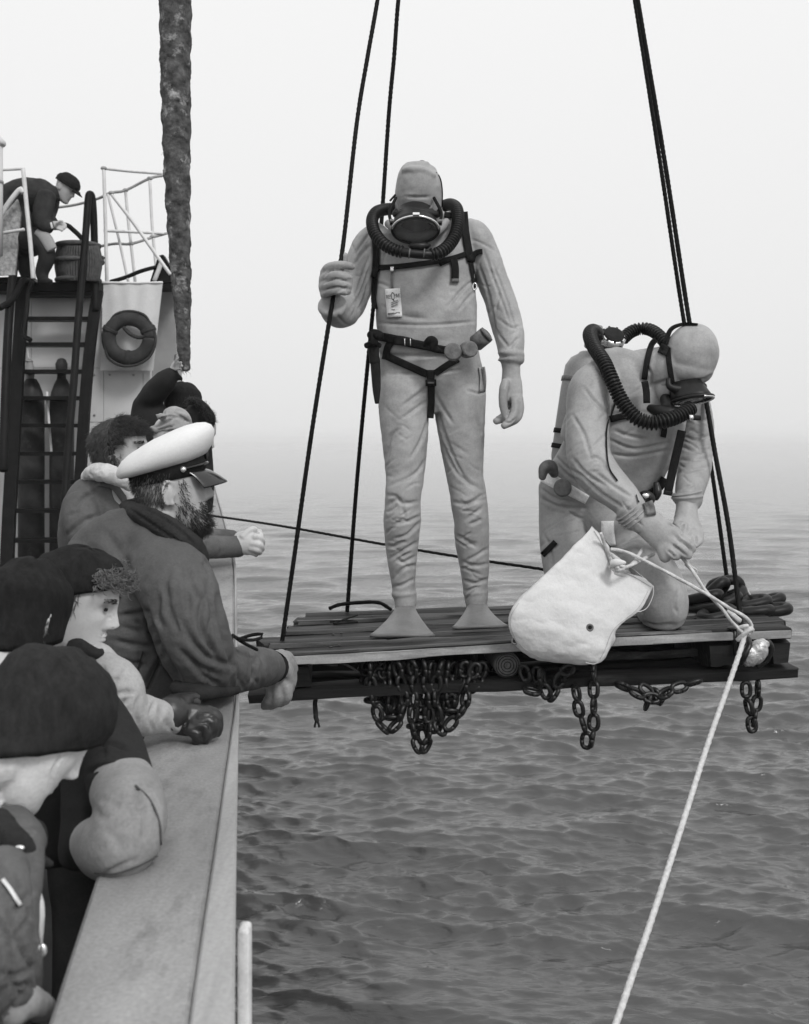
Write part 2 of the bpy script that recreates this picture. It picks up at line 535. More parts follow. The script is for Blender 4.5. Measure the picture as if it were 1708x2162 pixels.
def skullcap(zb, tilt=0.0, off=.012, scale=1.0, nz=26, na=48, slack=0.0, brim=.0, sag=0.0):
    """knitted cap over the head: rim height zb at the ears, tilt raises the front"""
    vs = []
    for j in range(nz):
        t = j / (nz - 1)
        for i in range(na):
            th = 2 * math.pi * i / na
            c, s = math.cos(th), math.sin(th)
            rim = zb + tilt * s
            top = .127 + slack
            z = rim + (top - rim) * math.sin(t * math.pi / 2) ** .95
            k = max(.02, math.cos(t * math.pi / 2)) ** .60
            zs = min(max(z, HZ[0]), .1195)
            if t < .93: k = max(k, (np.interp(zs, HZ, HW) + .004) / .0745, (np.interp(zs, HZ, HF) - np.interp(zs, HZ, HB) + .008) / .193)
            o = off + brim * math.exp(-((t - .10) / .10) ** 2) + .4 * slack * math.sin(math.pi * t)
            w = max(.0745, np.interp(rim, HZ, HW)); f, b = .094, -.099
            fold = .002 * math.sin(5 * th + 9 * t) * t
            vs.append(((w + o) * k * c + fold, (f + b) / 2 + ((f - b) / 2 + o) * k * s - sag * t * t, z + fold))
    v = np.array(vs) * scale; fs = []
    for j in range(nz - 1):
        for q in range(na):
            a, b2 = j * na + q, j * na + (q + 1) % na
            fs.append((a, b2, b2 + na, a + na))
    k = len(v)
    inner = v[:na] * np.array((.9, .9, 1)) + np.array((0, 0, .012))
    v = np.vstack([v, inner])
    for q in range(na): fs.append((q, k + q, k + (q + 1) % na, (q + 1) % na))
    fs.append(tuple((nz - 1) * na + q for q in range(na)))
    return v, fs

# ================================================================ sea
SEA_SLOPE = .039
def build_sea():
    rows, d = [2.0], 2.0
    while d < 2500:
        d += max(.021, d * d * 2.3e-4) if d > 5.2 else .12
        rows.append(d)
    rows = np.array(rows)
    fine = np.linspace(R(-29), R(29), 620)
    rest = np.linspace(R(29), R(331), 60)[1:-1]
    ang = np.concatenate([fine, rest]); na = len(ang)
    RR, AA = np.meshgrid(rows, ang, indexing='ij')
    X, Y = (RR * np.sin(AA)).astype(np.float32), (RR * np.cos(AA)).astype(np.float32)
    dr = np.gradient(rows)
    g = np.random.default_rng(5)
    N = 250
    lam = np.exp(g.uniform(np.log(.075), np.log(3.6), N))
    dirs = R(80) + g.normal(0, .40, N)           # crests lie across the view
    ph = g.uniform(0, 6.28, N)
    nf = len(fine)
    Z, DX, DY = np.zeros_like(X), np.zeros_like(X), np.zeros_like(X)
    pat = fbm(np.stack([X.ravel() * .22, Y.ravel() * .22, np.zeros(X.size)], 1), 3).reshape(X.shape)
    gust = np.clip(1 + .55 * pat, .35, 1.8)
    for L, a, p in zip(lam, dirs, ph):
        k = 2 * math.pi / L
        s = SEA_SLOPE * (math.exp(-(math.log(L / .21) / 1.25) ** 2) + (.35 if L > .9 else 0))
        amp = s * L / (2 * math.pi)
        for c0, c1, da in ((0, nf, .0017), (nf, na, .09)):
            fade = np.clip((L / np.maximum(dr, da * rows) - 2.4) / 2.0, 0, 1)
            m = int((fade > 0).sum())
            if not m: continue
            x, y = X[:m, c0:c1], Y[:m, c0:c1]; f_ = fade[:m, None] * (gust[:m, c0:c1] if L < 1.5 else 1.0)
            t = k * (x * math.cos(a) + y * math.sin(a)) + p
            Z[:m, c0:c1] += amp * f_ * np.sin(t)
            q = .8 * amp * f_ * np.cos(t)
            DX[:m, c0:c1] += q * math.cos(a); DY[:m, c0:c1] += q * math.sin(a)
    v = np.stack([(X + DX).ravel(), (Y + DY).ravel(), Z.ravel()], 1)
    nr = len(rows); fs = []
    for j in range(nr - 1):
        b = j * na
        fs.extend([(b + q, b + (q + 1) % na, b + na + (q + 1) % na, b + na + q) for q in range(na)])
    fs.append(tuple(range(na))[::-1])
    m = bpy.data.materials.new('sea water'); m.use_nodes = True
    n, l = m.node_tree.nodes, m.node_tree.links
    b = n['Principled BSDF']
    b.inputs['Base Color'].default_value = (.055, .055, .055, 1)
    b.inputs['Roughness'].default_value = .035
    b.inputs['IOR'].default_value = 1.48
    t = n.new('ShaderNodeTexCoord'); mp = n.new('ShaderNodeMapping'); mp.inputs['Scale'].default_value = (.7, 1.7, 1)
    mp.inputs['Rotation'].default_value = (0, 0, R(-15))
    l.new(t.outputs['Object'], mp.inputs[0])
    n1 = n.new('ShaderNodeTexNoise'); n1.inputs['Scale'].default_value = 17.0; n1.inputs['Detail'].default_value = 6; n1.inputs['Roughness'].default_value = .55
    n1.inputs['Distortion'].default_value = .6
    l.new(mp.outputs[0], n1.inputs['Vector'])
    bp = n.new('ShaderNodeBump'); bp.inputs['Strength'].default_value = 1.0; bp.inputs['Distance'].default_value = .006
    l.new(n1.outputs['Fac'], bp.inputs['Height'])
    n2 = n.new('ShaderNodeTexNoise'); n2.inputs['Scale'].default_value = 4.6; n2.inputs['Detail'].default_value = 3; n2.inputs['Roughness'].default_value = .5
    n2.inputs['Distortion'].default_value = 1.0
    l.new(mp.outputs[0], n2.inputs['Vector'])
    b2 = n.new('ShaderNodeBump'); b2.inputs['Strength'].default_value = 1.0; b2.inputs['Distance'].default_value = .012
    n3 = n.new('ShaderNodeTexNoise'); n3.inputs['Scale'].default_value = .9; n3.inputs['Detail'].default_value = 4; n3.inputs['Roughness'].default_value = .6
    l.new(mp.outputs[0], n3.inputs['Vector'])
    b3 = n.new('ShaderNodeBump'); b3.inputs['Strength'].default_value = 1.0; b3.inputs['Distance'].default_value = .07
    l.new(n3.outputs['Fac'], b3.inputs['Height']); l.new(b3.outputs[0], bp.inputs['Normal'])
    l.new(n2.outputs['Fac'], b2.inputs['Height']); l.new(bp.outputs[0], b2.inputs['Normal']); l.new(b2.outputs[0], b.inputs['Normal'])
    o = obj('sea', (v, fs), m, loc=(0, 0, 0))
    tag(o, kind='structure')
build_sea()

# haze: one closed box of pale even air round the camera and the scene
def build_haze():
    lo, hi = np.array((-1000.0, -60.0, -1.2)), np.array((1000.0, 2000.0, 9.2))
    m = bpy.data.materials.new('haze air'); m.use_nodes = True
    n, l = m.node_tree.nodes, m.node_tree.links
    n.remove(n['Principled BSDF'])
    vv = n.new('ShaderNodeVolumePrincipled')
    vv.inputs['Color'].default_value = (.99, .99, .99, 1)
    vv.inputs['Density'].default_value = HAZE
    vv.inputs['Anisotropy'].default_value = 0.0
    l.new(vv.outputs[0], n['Material Output'].inputs['Volume'])
    o = obj('haze', box(lo, (hi[0] - lo[0], 0, 0), (0, hi[1] - lo[1], 0), (0, 0, hi[2] - lo[2])), m, smooth=False)
    tag(o, kind='stuff')
HAZE = 0.0009
build_haze()

# ================================================================ the ship: hull, rail, deck, deckhouse
M_STEEL = mat('grey ship paint', .26, .5, .22, 2.2, .25, 30, stretch=(1, .35, 1), streak=(.16, .6, 5, .56))
M_RAIL = mat('worn rail paint', .235, .55, .34, 2.6, .5, 45, stretch=(1.2, .5, 1), streak=(.15, .8, 7, .52), detail=9, grain=.14)
M_RAILWOOD = mat('grey rail timber', .29, .6, .32, 9, .35, 80, stretch=(1, .06, 1), streak=(.26, .7, 7, .56))
M_WALLP = mat('pale deckhouse paint', .56, .5, .07, 3, .1, 40, streak=(.40, .5, 2.2, .62))
M_CANVAS = mat('pale canvas dodger', .60, .8, .08, 5, .2, 60)
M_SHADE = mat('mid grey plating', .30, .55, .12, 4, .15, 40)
M_DARKST = mat('dark ladder paint', .010, .45, .3, 9, .2, 60)
M_WHITEP = mat('white rail paint', .62, .45, .12, 12, .1, 60)
M_BLACKR = mat('black rope fibre', .03, .75, .3, 30, .3, 120)
M_DECK = mat('dark deck', .05, .6, .3, 3, .2, 20)

RZ = -.70     # rail height below the eye
def rail_edge():
    # outer edge of the cap rail: (column, drop below the eye, depth)
    pts = [(497, -.70, .55), (497, -.70, 1.0), (497, -.70, 1.57), (503, -.70, 2.5), (505, -.70, 2.93), (501, -.62, 3.7), (497, -.515, 4.7), (481, -.48, 5.9), (463, -.44, 8.0), (452, -.40, 10.5), (438, -.30, 15)]
    d = []
    for x, z, D in pts: d.append(((x - CX) / F * D, D, H + z))
    return catmull(d, 6)
RE = rail_edge()
ship = thing('ship', 'grey research ship along whose rail the crew lean', 'ship', (-1.4, 6.0, 0))
def build_ship():
    tg = np.gradient(RE[:, :2], axis=0); tg /= np.linalg.norm(tg, axis=1)[:, None]
    inn = np.stack([-tg[:, 1], tg[:, 0]], 1)        # inboard
    W = .222
    # seam between the steel cap and the timber strip outside it
    D = RE[:, 1]
    strip = np.clip(np.interp(D, [.5, 1.3, 1.9, 2.5, 3.0], [.075, .0545, .036, .02, .010]), .010, 1)
    def strip_geo(off0, off1, dz0, dz1, bevel=.006):
        vs, fs = [], []
        for i in range(len(RE)):
            a = RE[i, :2] + inn[i] * off0[i]; b = RE[i, :2] + inn[i] * off1[i]; z = RE[i, 2]
            e = (b - a) / (np.linalg.norm(b - a) + 1e-9) * min(bevel, np.linalg.norm(b - a) * .3)
            vs += [(*a, z + dz1), (*a, z + dz0 - bevel), (*(a + e), z + dz0), (*(b - e), z + dz0), (*b, z + dz0 - bevel), (*b, z + dz1)]
        for i in range(len(RE) - 1):
            for k in range(6):
                p, q = i * 6 + k, i * 6 + (k + 1) % 6
                fs.append((p, p + 6, q + 6, q))
        fs.append((0, 1, 2, 3, 4, 5)); e = (len(RE) - 1) * 6; fs.append((e + 5, e + 4, e + 3, e + 2, e + 1, e))
        return np.array(vs), fs
    one = np.ones(len(RE))
    obj('rail_cap', strip_geo(strip + .0018, W * one, 0, -.03), M_RAIL, ship, auto=40)
    obj('rail_strip', strip_geo(0 * one, strip, .002, -.05, .004), M_RAILWOOD, ship, auto=40)
    # hull plating, bulwark, deck
    vs, fs = [], []
    for i in range(len(RE)):
        a = RE[i, :2] + inn[i] * .012
        vs += [(*a, RE[i, 2] - .05), (*(a + inn[i] * .02), 2.0), (*(a + inn[i] * .15), -.6)]
    for i in range(len(RE) - 1):
        for k in range(2): fs.append((i * 3 + k, i * 3 + k + 1, i * 3 + k + 4, i * 3 + k + 3))
    obj('hull_side', (np.array(vs), fs), M_STEEL, ship)
    vs, fs = [], []
    for i in range(len(RE)):
        a = RE[i, :2] + inn[i] * (W - .03)
        vs += [(*a, RE[i, 2] - .03), (*a, 1.88)]
    for i in range(len(RE) - 1): fs.append((i * 2, i * 2 + 2, i * 2 + 3, i * 2 + 1))
    obj('bulwark', (np.array(vs), fs), M_DARKST, ship)
    vs, fs = [], []
    for i in range(len(RE)):
        a = RE[i, :2] + inn[i] * .05
        vs += [(*a, 1.9), (-6.0, RE[i, 1], 1.9)]
    for i in range(len(RE) - 1): fs.append((i * 2, i * 2 + 1, i * 2 + 3, i * 2 + 2))
    obj('deck', (np.array(vs), fs), M_DECK, ship)
    # fender strip bolted outside, rounded top
    D0 = 1.72; z0 = H - (1957 - HY) / F * D0
    xa, xb = (499 - CX) / F * D0, (526 - CX) / F * D0
    c = np.array(((xa + xb) / 2, D0 + .02, 0)); rr = (xb - xa) / 2
    fp = [(c[0], c[1], z0 - .9), (c[0], c[1], z0 - .4), (c[0], c[1], z0 - .012)]
    obj('fender_strip', sweep(np.array(fp), rr, .02, n=20, cap=.9, sq=5), mat('white fender paint', .62, .6, .15, 14, .5, 40, streak=(.3, .8, 26, .58)), ship)
build_ship()

def AW(x, y, D): return Q('A', x, y, D)
def bar(pts, r, D=None, n=8, k=4):
    """pipe through crop A points"""
    return tube([AW(p[0], p[1], p[2] if len(p) > 2 else D) for p in pts], r, n=n, k=k, cap=.3)
def slab(c, corners, D, th):
    """four-cornered plate at a depth with real thickness behind it"""
    f_ = [Q(c, x, y, D) for x, y in corners]; b_ = [p + np.array((0, th, 0)) for p in f_]
    v = np.array(f_ + b_); n = len(f_)
    fs = [tuple(range(n)), tuple(range(n, 2 * n))[::-1]] + [(i, i + n, (i + 1) % n + n, (i + 1) % n) for i in range(n)]
    return v, fs
def build_deckhouse():
    t = thing('deckhouse', 'pale deckhouse with a dark upper deck edge behind the ladder', 'deckhouse', AW(400, 2700, 10.6))
    D = 10.2
    m = px('A', 1, D)
    # front wall as separate plates with visible seams
    xs = [-420, 40, 200, 662, 912, 962]
    rows_ = [(1052, 1545), (1549, 1890), (1894, 2760)]
    for i in range(len(xs) - 1):
        for j, (y0, y1) in enumerate(rows_):
            x0, x1 = xs[i] + 1.5, xs[i + 1] - 1.5
            obj('wall_plate', slab('A', [(x0, y0), (x1, y0), (x1, y1), (x0, y1)], D, .04), M_WALLP, t, smooth=False)
    # rivets
    for x, y in ((600, 1590), (852, 1592), (604, 1845), (700, 1590)):
        obj('rivet', ell(AW(x, y, D - .005), (.012, .012, .012), nu=10, nv=6), M_SHADE, t)
    # body of the house behind the plates, side plating beyond the right corner with its shade put into the grey
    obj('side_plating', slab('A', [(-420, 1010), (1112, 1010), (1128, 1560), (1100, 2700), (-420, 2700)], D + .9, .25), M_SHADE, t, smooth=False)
    # upper deck edge
    obj('deck_edge', slab('A', [(-420, 1000), (632, 1000), (632, 1056), (-420, 1056)], D - .25, .9), M_DARKST, t, smooth=False)
    obj('deck_edge', slab('A', [(-420, 985), (190, 962), (232, 1000), (-420, 1000)], D - .3, .25), M_DARKST, t, smooth=False)
    obj('upper_deck', slab('A', [(-420, 1003), (1110, 1008), (1110, 1030), (-420, 1030)], D + .5, .38), M_DECK, t, smooth=False)
    # flare plate right of the corner
    obj('bracket', slab('A', [(955, 1000), (1010, 830), (1040, 825), (1085, 900), (1090, 1000)], D + .35, .1), M_DARKST, t, smooth=False)
    obj('bracket_pipe', bar([(985, 990), (1020, 900), (1030, 870)], .022, D + .3), M_WHITEP, t)
    # canvas dodger
    v, f = slab('A', [(634, 1003), (1036, 1003), (1000, 1300), (962, 1700), (640, 1700), (652, 1180)], D - .1, .03)
    d = thing('canvas_dodger', 'pale canvas dodger stretched under the upper rail behind the life ring', 'canvas screen', AW(800, 1700, D - .1))
    n = 24; vs, fs = [], []
    for side in (0, .02):
        for j in range(n + 1):
            tt = j / n; y = 1003 + tt * 560
            xl = np.interp(y, [1003, 1180, 1560], [634, 652, 640]); xr = np.interp(y, [1003, 1300, 1563], [1036, 1000, 975])
            for i in range(n + 1):
                s = i / n
                w = .012 * math.sin(7 * s + 2 * tt) * math.sin(math.pi * tt) + .004 * math.sin(23 * s)
                p = AW(xl + (xr - xl) * s, y + 3 * math.sin(9 * s) * (1 - tt), D - .11); p[1] += w + side; vs.append(p)
    N1 = (n + 1) ** 2
    for j in range(n):
        for i in range(n):
            a = j * (n + 1) + i
            fs.append((a, a + n + 1, a + n + 2, a + 1)); fs.append((a + N1, a + 1 + N1, a + n + 2 + N1, a + n + 1 + N1))
    obj('canvas', (np.array(vs), fs), M_CANVAS, d)
    obj('lacing', bar([(634, 1003), (840, 1006), (1036, 1003)], .012, D - .11), M_WHITEP, d)
build_deckhouse()

def build_ladder():
    t = thing('ladder', 'steep dark steel ladder with pipe handrails up the deckhouse front', 'ladder', Q('V', 70, 1330, 9.0))
    # stringers
    def stringer(pts, w):
        return sweep(catmull([AW(*p) for p in pts], 4), w, .03, n=8, cap=0, sq=6)
    obj('stringer', stringer([(625, 1060, 10.0), (595, 1250, 9.9), (560, 1560, 9.75), (535, 1900, 9.6), (500, 2500, 9.35), (470, 3200, 9.05)], .052), M_DARKST, t, smooth=False)
    obj('stringer', stringer([(150, 1005, 10.0), (135, 1250, 9.9), (115, 1560, 9.75), (95, 1900, 9.6), (60, 2500, 9.35), (30, 3200, 9.05)], .06), M_DARKST, t, smooth=False)
    ys = [1072, 1228, 1392, 1565, 1735, 1910, 2090, 2270, 2455, 2645, 2840]
    for y in ys:
        D = np.interp(y, [1060, 3200], [9.98, 9.05])
        xl = np.interp(y, [1005, 1560, 2500], [165, 125, 70]); xr = np.interp(y, [1060, 1560, 2500], [610, 548, 490])
        a = AW(xl, y - 9, D); b = AW(xr, y - 9, D)
        obj('tread', box(a, b - a, (0, .16, 0), (0, 0, -.034)), M_DARKST, t, smooth=False)
    # handrails: hoop at the top, long pipe down, left pair
    obj('handrail', bar([(612, 1180, 9.9), (606, 900, 10.0), (598, 600, 10.0), (588, 470, 10.0), (574, 440, 9.97), (562, 480, 9.94), (545, 720, 9.85), (515, 1060, 9.7), (490, 1360, 9.55), (470, 1650, 9.4), (440, 2000, 9.25), (400, 2600, 9.0)], .034, k=6), M_DARKST, t)
    obj('handrail', bar([(190, 1000, 9.9), (150, 990, 9.8), (110, 1060, 9.7), (70, 1120, 9.6), (0, 1165, 9.5)], .03), M_DARKST, t)
    obj('handrail', bar([(150, 430, 9.9), (120, 640, 9.9), (90, 900, 9.8), (60, 1200, 9.6), (40, 1600, 9.4), (20, 2200, 9.1)], .04, k=6), M_DARKST, t)
    obj('handrail', bar([(205, 1000, 9.8), (180, 1080, 9.7), (170, 1200, 9.6), (150, 1330, 9.55), (195, 1370, 9.5)], .022, k=5), M_DARKST, t)
build_ladder()

def build_railings():
    D = 10.1
    t = thing('railing', 'white pipe railing with a diagonal stay beside the ladder top', 'railing', AW(680, 1000, D))
    obj('post', bar([(662, 275), (672, 600), (682, 998)], .017, D), M_WHITEP, t)
    obj('post', bar([(688, 440), (740, 650), (775, 800), (818, 998)], .013, D + .4), M_WHITEP, t)
    obj('post', bar([(800, 415), (822, 650), (836, 760), (862, 998)], .015, D + .6), M_WHITEP, t)
    obj('post', bar([(955, 340), (970, 640), (985, 800), (1000, 960)], .015, D + .7), M_WHITEP, t)
    obj('stay', bar([(708, 435), (850, 620), (985, 810), (1085, 950)], .017, D + .2), M_WHITEP, t)
    for pts in ([(662, 275, D), (830, 293, D + .4), (1020, 308, D + .8), (1100, 318, D + 1)], [(668, 672, D), (850, 680, D + .5), (1040, 690, D + .8)]):
        obj('rail_rope', rope([AW(*p) for p in pts], .014, lay=.09), M_WHITEP, t)
    for x, y, dd in ((662, 275, 0), (710, 432, .2), (800, 415, .6), (955, 340, .7), (972, 712, .7), (836, 756, .6)):
        obj('clamp', ell(AW(x, y, D + dd), (.03, .025, .02), nu=10, nv=6), M_SHADE, t)
    t2 = thing('rope_rail', 'sagging dark hand rope strung along the upper deck edge', 'rope rail', AW(760, 760, D + .5))
    for pts in ([(340, 528, D + 1), (480, 508, D + .9), (620, 470, D + .7), (705, 432, D + .4), (800, 415, D + .6), (955, 340, D + .7), (1060, 318, D + .8)],
                [(560, 790, D + .8), (640, 772, D + .6), (740, 755, D + .5), (836, 756, D + .6), (972, 715, D + .7), (1060, 690, D + .9)]):
        obj('hand_rope', rope([AW(*p) for p in pts], .013, lay=.08), M_SHADE, t2)
    obj('lower_hose', tube([AW(*p) for p in [(705, 998, D + .4), (800, 970, D + .4), (900, 930, D + .4), (1000, 905, D + .45), (1040, 915, D + .5)]], .02), M_DARKST, t2)
    t3 = thing('railing', 'white railing post with a sloping pipe at the left edge behind the bending man', 'railing', AW(160, 1000, 9.7))
    obj('post', bar([(148, 275), (175, 560), (195, 760), (212, 975)], .020, 9.6), M_WHITEP, t3)
    obj('top_pipe', bar([(-200, 300), (20, 285), (148, 278)], .013, 9.6), M_WHITEP, t3)
    obj('sloping_pipe', bar([(-40, 660), (40, 520), (125, 412), (150, 430)], .024, 9.6), M_WHITEP, t3)
    obj('rail_rope', rope([AW(-120, 715, 9.6), AW(60, 680, 9.6), AW(155, 665, 9.6)], .014), M_WHITEP, t3)
    t4 = thing('ventilator_post', 'pale thick post with a capped top at the left edge', 'post', AW(-20, 820, 9.4))
    obj('post_body', cyl(AW(-30, 830, 9.5), AW(-30, 120, 9.5), .065, 20), M_WALLP, t4)
    obj('post_cap', sweep(np.array([AW(-30, 122, 9.5), AW(-30, 105, 9.5), AW(-30, 60, 9.5)]), [.09, .09, .03], [.09, .09, .03], cap=.3), M_WALLP, t4)
    obj('post_band', cyl(AW(-30, 372, 9.5), AW(-30, 355, 9.5), .071, 20), M_SHADE, t4)
    # canvas at the left edge
    t5 = thing('canvas_screen', 'grey patterned canvas screen hung at the far left edge under the railing', 'canvas screen', AW(40, 960, 9.75))
    v, f = slab('A', [(-200, 640), (0, 600), (110, 470), (135, 560), (95, 955), (-200, 960)], 9.72, .03)
    obj('canvas', (v, f), mat('patterned canvas', .34, .8, .5, 30, .3, 60), t5, smooth=False)
build_railings()

def build_cylinders():
    M = mat('gas bottle paint', .04, .35, .4, 6, .15, 30, streak=(.12, .7, 5, .58))
    def bottle(x, ytop, w, lab, capped):
        D = 9.95
        t = thing('gas_cylinder', lab, 'gas cylinder', AW(x, 2750, D), 'gas cylinders behind the ladder')
        r = px('A', w, D)
        prof = [(2750, 1), (2300, 1), (1850, 1), (1760, .98), (1700, .85), (1650, .62), (1620, .42)]
        obj('bottle_body', sweep(np.array([AW(x, y, D) for y, _ in prof]), [r * k for _, k in prof], [r * k for _, k in prof], n=24, cap=.2), M, t)
        if capped:
            pr = [(1640, .40), (1600, .36), (1575, .36), (1550, .48), (1520, .50), (1505, .40)]
            obj('valve_cap', sweep(np.array([AW(x - 2, y, D) for y, _ in pr]), [r * k for _, k in pr], [r * k for _, k in pr], n=20, cap=.7), M, t)
        else:
            obj('valve', sweep(np.array([AW(x - 10, y, D) for y in (1640, 1590, 1540, 1500)]), [r * .3, r * .38, r * .34, r * .2], n=12, rb=[r * .3, r * .38, r * .34, r * .2]), M_SHADE, t)
            obj('hand_wheel', sweep(np.array([AW(x - 14, 1505, D) + np.array((.03 * math.cos(a), .03 * math.sin(a), 0)) for a in np.linspace(0, 6.28, 16)]), .008, .008, n=6), M_SHADE, t)
    bottle(200, 1490, 82, 'dark gas cylinder with an open valve, left of the two', False)
    bottle(395, 1500, 76, 'dark gas cylinder with a round screw cap, right of the two', True)
    t = thing('batten', 'thin white upright batten between the two gas cylinders', 'batten', AW(320, 2100, 9.8))
    obj('batten_bar', bar([(300, 1700), (312, 1880), (328, 2090)], .012, 9.8), M_WHITEP, t)
    t = thing('hanging_line', 'short pale line hanging behind the ladder above the left cylinder', 'line', AW(180, 1470, 10.1))
    obj('cord', tube([AW(180, 1390, 10.15), AW(178, 1440, 10.15), AW(184, 1490, 10.1)], .006), M_WHITEP, t)
build_cylinders()

def build_lifering():
    D = 9.95
    t = thing('life_ring', 'dark life ring with pale bands hung on the canvas dodger', 'life ring', AW(825, 1525, D))
    c = AW(824, 1358, D); Rr = px('A', 128, D); r = px('A', 46, D)
    Mr = mat('weathered life ring', .04, .7, .35, 8, .4, 50)
    a = np.linspace(0, 2 * math.pi, 49)
    ring = np.stack([c[0] + Rr * 1.02 * np.cos(a), c[1] + 0 * a, c[2] + Rr * .98 * np.sin(a)], 1)
    obj('ring', crumple(sweep(ring, r, r * .8, n=16, caps=False, cap=0), .004, (14, 14, 14)), Mr, t)
    for an in (math.radians(24), math.radians(156), math.radians(-92)):
        b = np.linspace(an - .10, an + .10, 5)
        obj('band', sweep(np.stack([c[0] + Rr * 1.03 * np.cos(b), c[1] + 0 * b, c[2] + Rr * .99 * np.sin(b)], 1), r * 1.12, r * .92, n=16, cap=0), Mr, t)
    for x, y in ((672, 1290), (978, 1286)):
        obj('tab', box(AW(x - 18, y + 20, D + .02), (px('A', 40, D), 0, 0), (0, .03, 0), (0, 0, px('A', 40, D))), M_WHITEP, t, smooth=False)
    # grab line round the outside, one bight hanging through the middle
    obj('grab_line', rope([AW(*p, D - .03) for p in ((672, 1320), (668, 1380), (690, 1480), (760, 1528), (860, 1530), (950, 1480), (990, 1390), (985, 1310))], .012), Mr, t)
    obj('grab_line', rope([AW(*p, D - .02) for p in ((790, 1290), (830, 1330), (880, 1352), (930, 1345))], .018), Mr, t)
    obj('grab_line', rope([AW(*p, D - .02) for p in ((690, 1270), (740, 1205), (830, 1185), (920, 1210), (960, 1270))], .012), Mr, t)
build_lifering()

def build_basket():
    D = 10.0
    t = thing('basket', 'dark wicker tub on the upper deck beside the bending man', 'basket', AW(500, 1000, D))
    Mb = mat('dark wicker', .07, .8, .4, 30, .5, 60)
    prof = [(998, 128), (930, 140), (870, 146), (800, 128), (770, 126)]
    x0 = 500
    pts = [AW(x0, y, D) for y, _ in prof]; rr = [px('A', w, D) for _, w in prof]
    obj('tub', sweep(np.array(pts), rr, [r * .9 for r in rr], n=28, cap=0), Mb, t)
    for y, w in ((768, 130), (870, 149), (990, 132)):
        a = np.linspace(0, 2 * math.pi, 33); c = AW(x0, y, D); r = px('A', w, D)
        obj('hoop', sweep(np.stack([c[0] + r * np.cos(a), c[1] + r * .92 * np.sin(a), c[2] + 0 * a], 1), .022, .022, n=8, caps=False, cap=0), Mb, t)
    for i in range(26):
        a = math.pi * (1 + i / 25)
        r0 = px('A', 142, D)
        obj('stave', bar([(x0 + 130 * math.cos(a), 990), (x0 + 147 * math.cos(a), 870), (x0 + 128 * math.cos(a), 770)], .012, D + r0 * .92 * math.sin(a), n=5, k=3), Mb, t)
    for s in (-1, 1):
        obj('handle', tube([AW(x0 + s * 140, 880, D), AW(x0 + s * 162, 840, D), AW(x0 + s * 140, 855, D)], .014), Mb, t)
    t = thing('hose', 'dark hose running from the tub to the hands of the bending man', 'hose', AW(430, 640, D))
    obj('hose_run', tube([AW(*p, D - .1) for p in ((330, 640), (420, 636), (470, 670), (520, 720), (545, 770), (520, 860))], .022), M_DARKST, t)
build_basket()

# ================================================================ the diving stage: a timber pallet slung from wire ropes
PSI, ROLL = R(4.2), .034
PU = np.array((math.cos(PSI), math.sin(PSI), ROLL)); PU /= np.linalg.norm(PU)
PV = np.array((-math.sin(PSI), math.cos(PSI), 0.0)); PV -= PU * PU.dot(PV); PV /= np.linalg.norm(PV)
PW = np.cross(PU, PV)
PO = P(1130, 1353, 3.74)
def S3(u, v, w): return PO + PU * u + PV * v + PW * w
M_WOOD = mat('dark wet timber', .020, .5, .6, 7, 1.2, 45, stretch=(.18, 1, 1), streak=(.13, .6, 9, .57), spec=.10)
M_WOODF = mat('scraped timber edge', .085, .55, .5, 8, .9, 50, stretch=(.15, 1, 1), streak=(.36, .8, 7, .55), spec=.15)
M_WOODD = mat('black tarred timber', .011, .5, .45, 8, .9, 50, stretch=(.2, 1, 1), streak=(.06, .6, 9, .6), spec=.15)
M_LOG = mat('end grain timber', .14, .6, .35, 60, .5, 120)
M_IRON = mat('wet black iron', .011, .32, .35, 14, .25, 70, spec=.32)
M_WIRE = mat('greased wire rope', .010, .5, .3, 40, .2, 120)
def plank_geo(u0, u1, v0, v1, w0, w1, seg=18, bow=.004, seed=0, cut=(0, 0)):
    """sawn board: a little bowed, worn edges and ragged ends"""
    rs = np.random.default_rng(int(seed * 13 + 5)); vs, fs = [], []
    b = .006
    prof = [(0, b), (b, 0), (1 - b, 0), (1, b), (1, 1 - b), (1 - b, 1), (b, 1), (0, 1 - b)]
    W, T = v1 - v0, w1 - w0
    prof = [(0, .12 * T), (.08 * W, 0), (W - .08 * W, 0), (W, .12 * T), (W, T * .86), (W - .07 * W, T), (.07 * W, T), (0, T * .86)]
    ph = rs.uniform(0, 6)
    for i in range(seg + 1):
        t = i / seg; u = u0 + (u1 - u0) * t
        bz = bow * math.sin(math.pi * t * 1.3 + ph); by = bow * .7 * math.sin(math.pi * t * 2.1 + ph * 2)
        for k, (pv, pw) in enumerate(prof):
            j = rs.normal(0, .0012)
            du = 0
            if i == 0: du = cut[0] * pv / W + rs.uniform(-.006, .006)
            if i == seg: du = cut[1] * pv / W + rs.uniform(-.006, .006)
            vs.append(S3(u + du, v0 + pv + by + j, w0 + pw + bz + j))
    n = len(prof)
    for i in range(seg):
        for k in range(n):
            a, c = i * n + k, i * n + (k + 1) % n
            fs.append((a, a + n, c + n, c))
    fs.append(tuple(range(n))); fs.append(tuple(seg * n + k for k in range(n))[::-1])
    return np.array(vs), fs
stage = thing('diving_stage', 'dark timber pallet used as a diving stage slung over the water', 'pallet', S3(.05, .4, -.17))
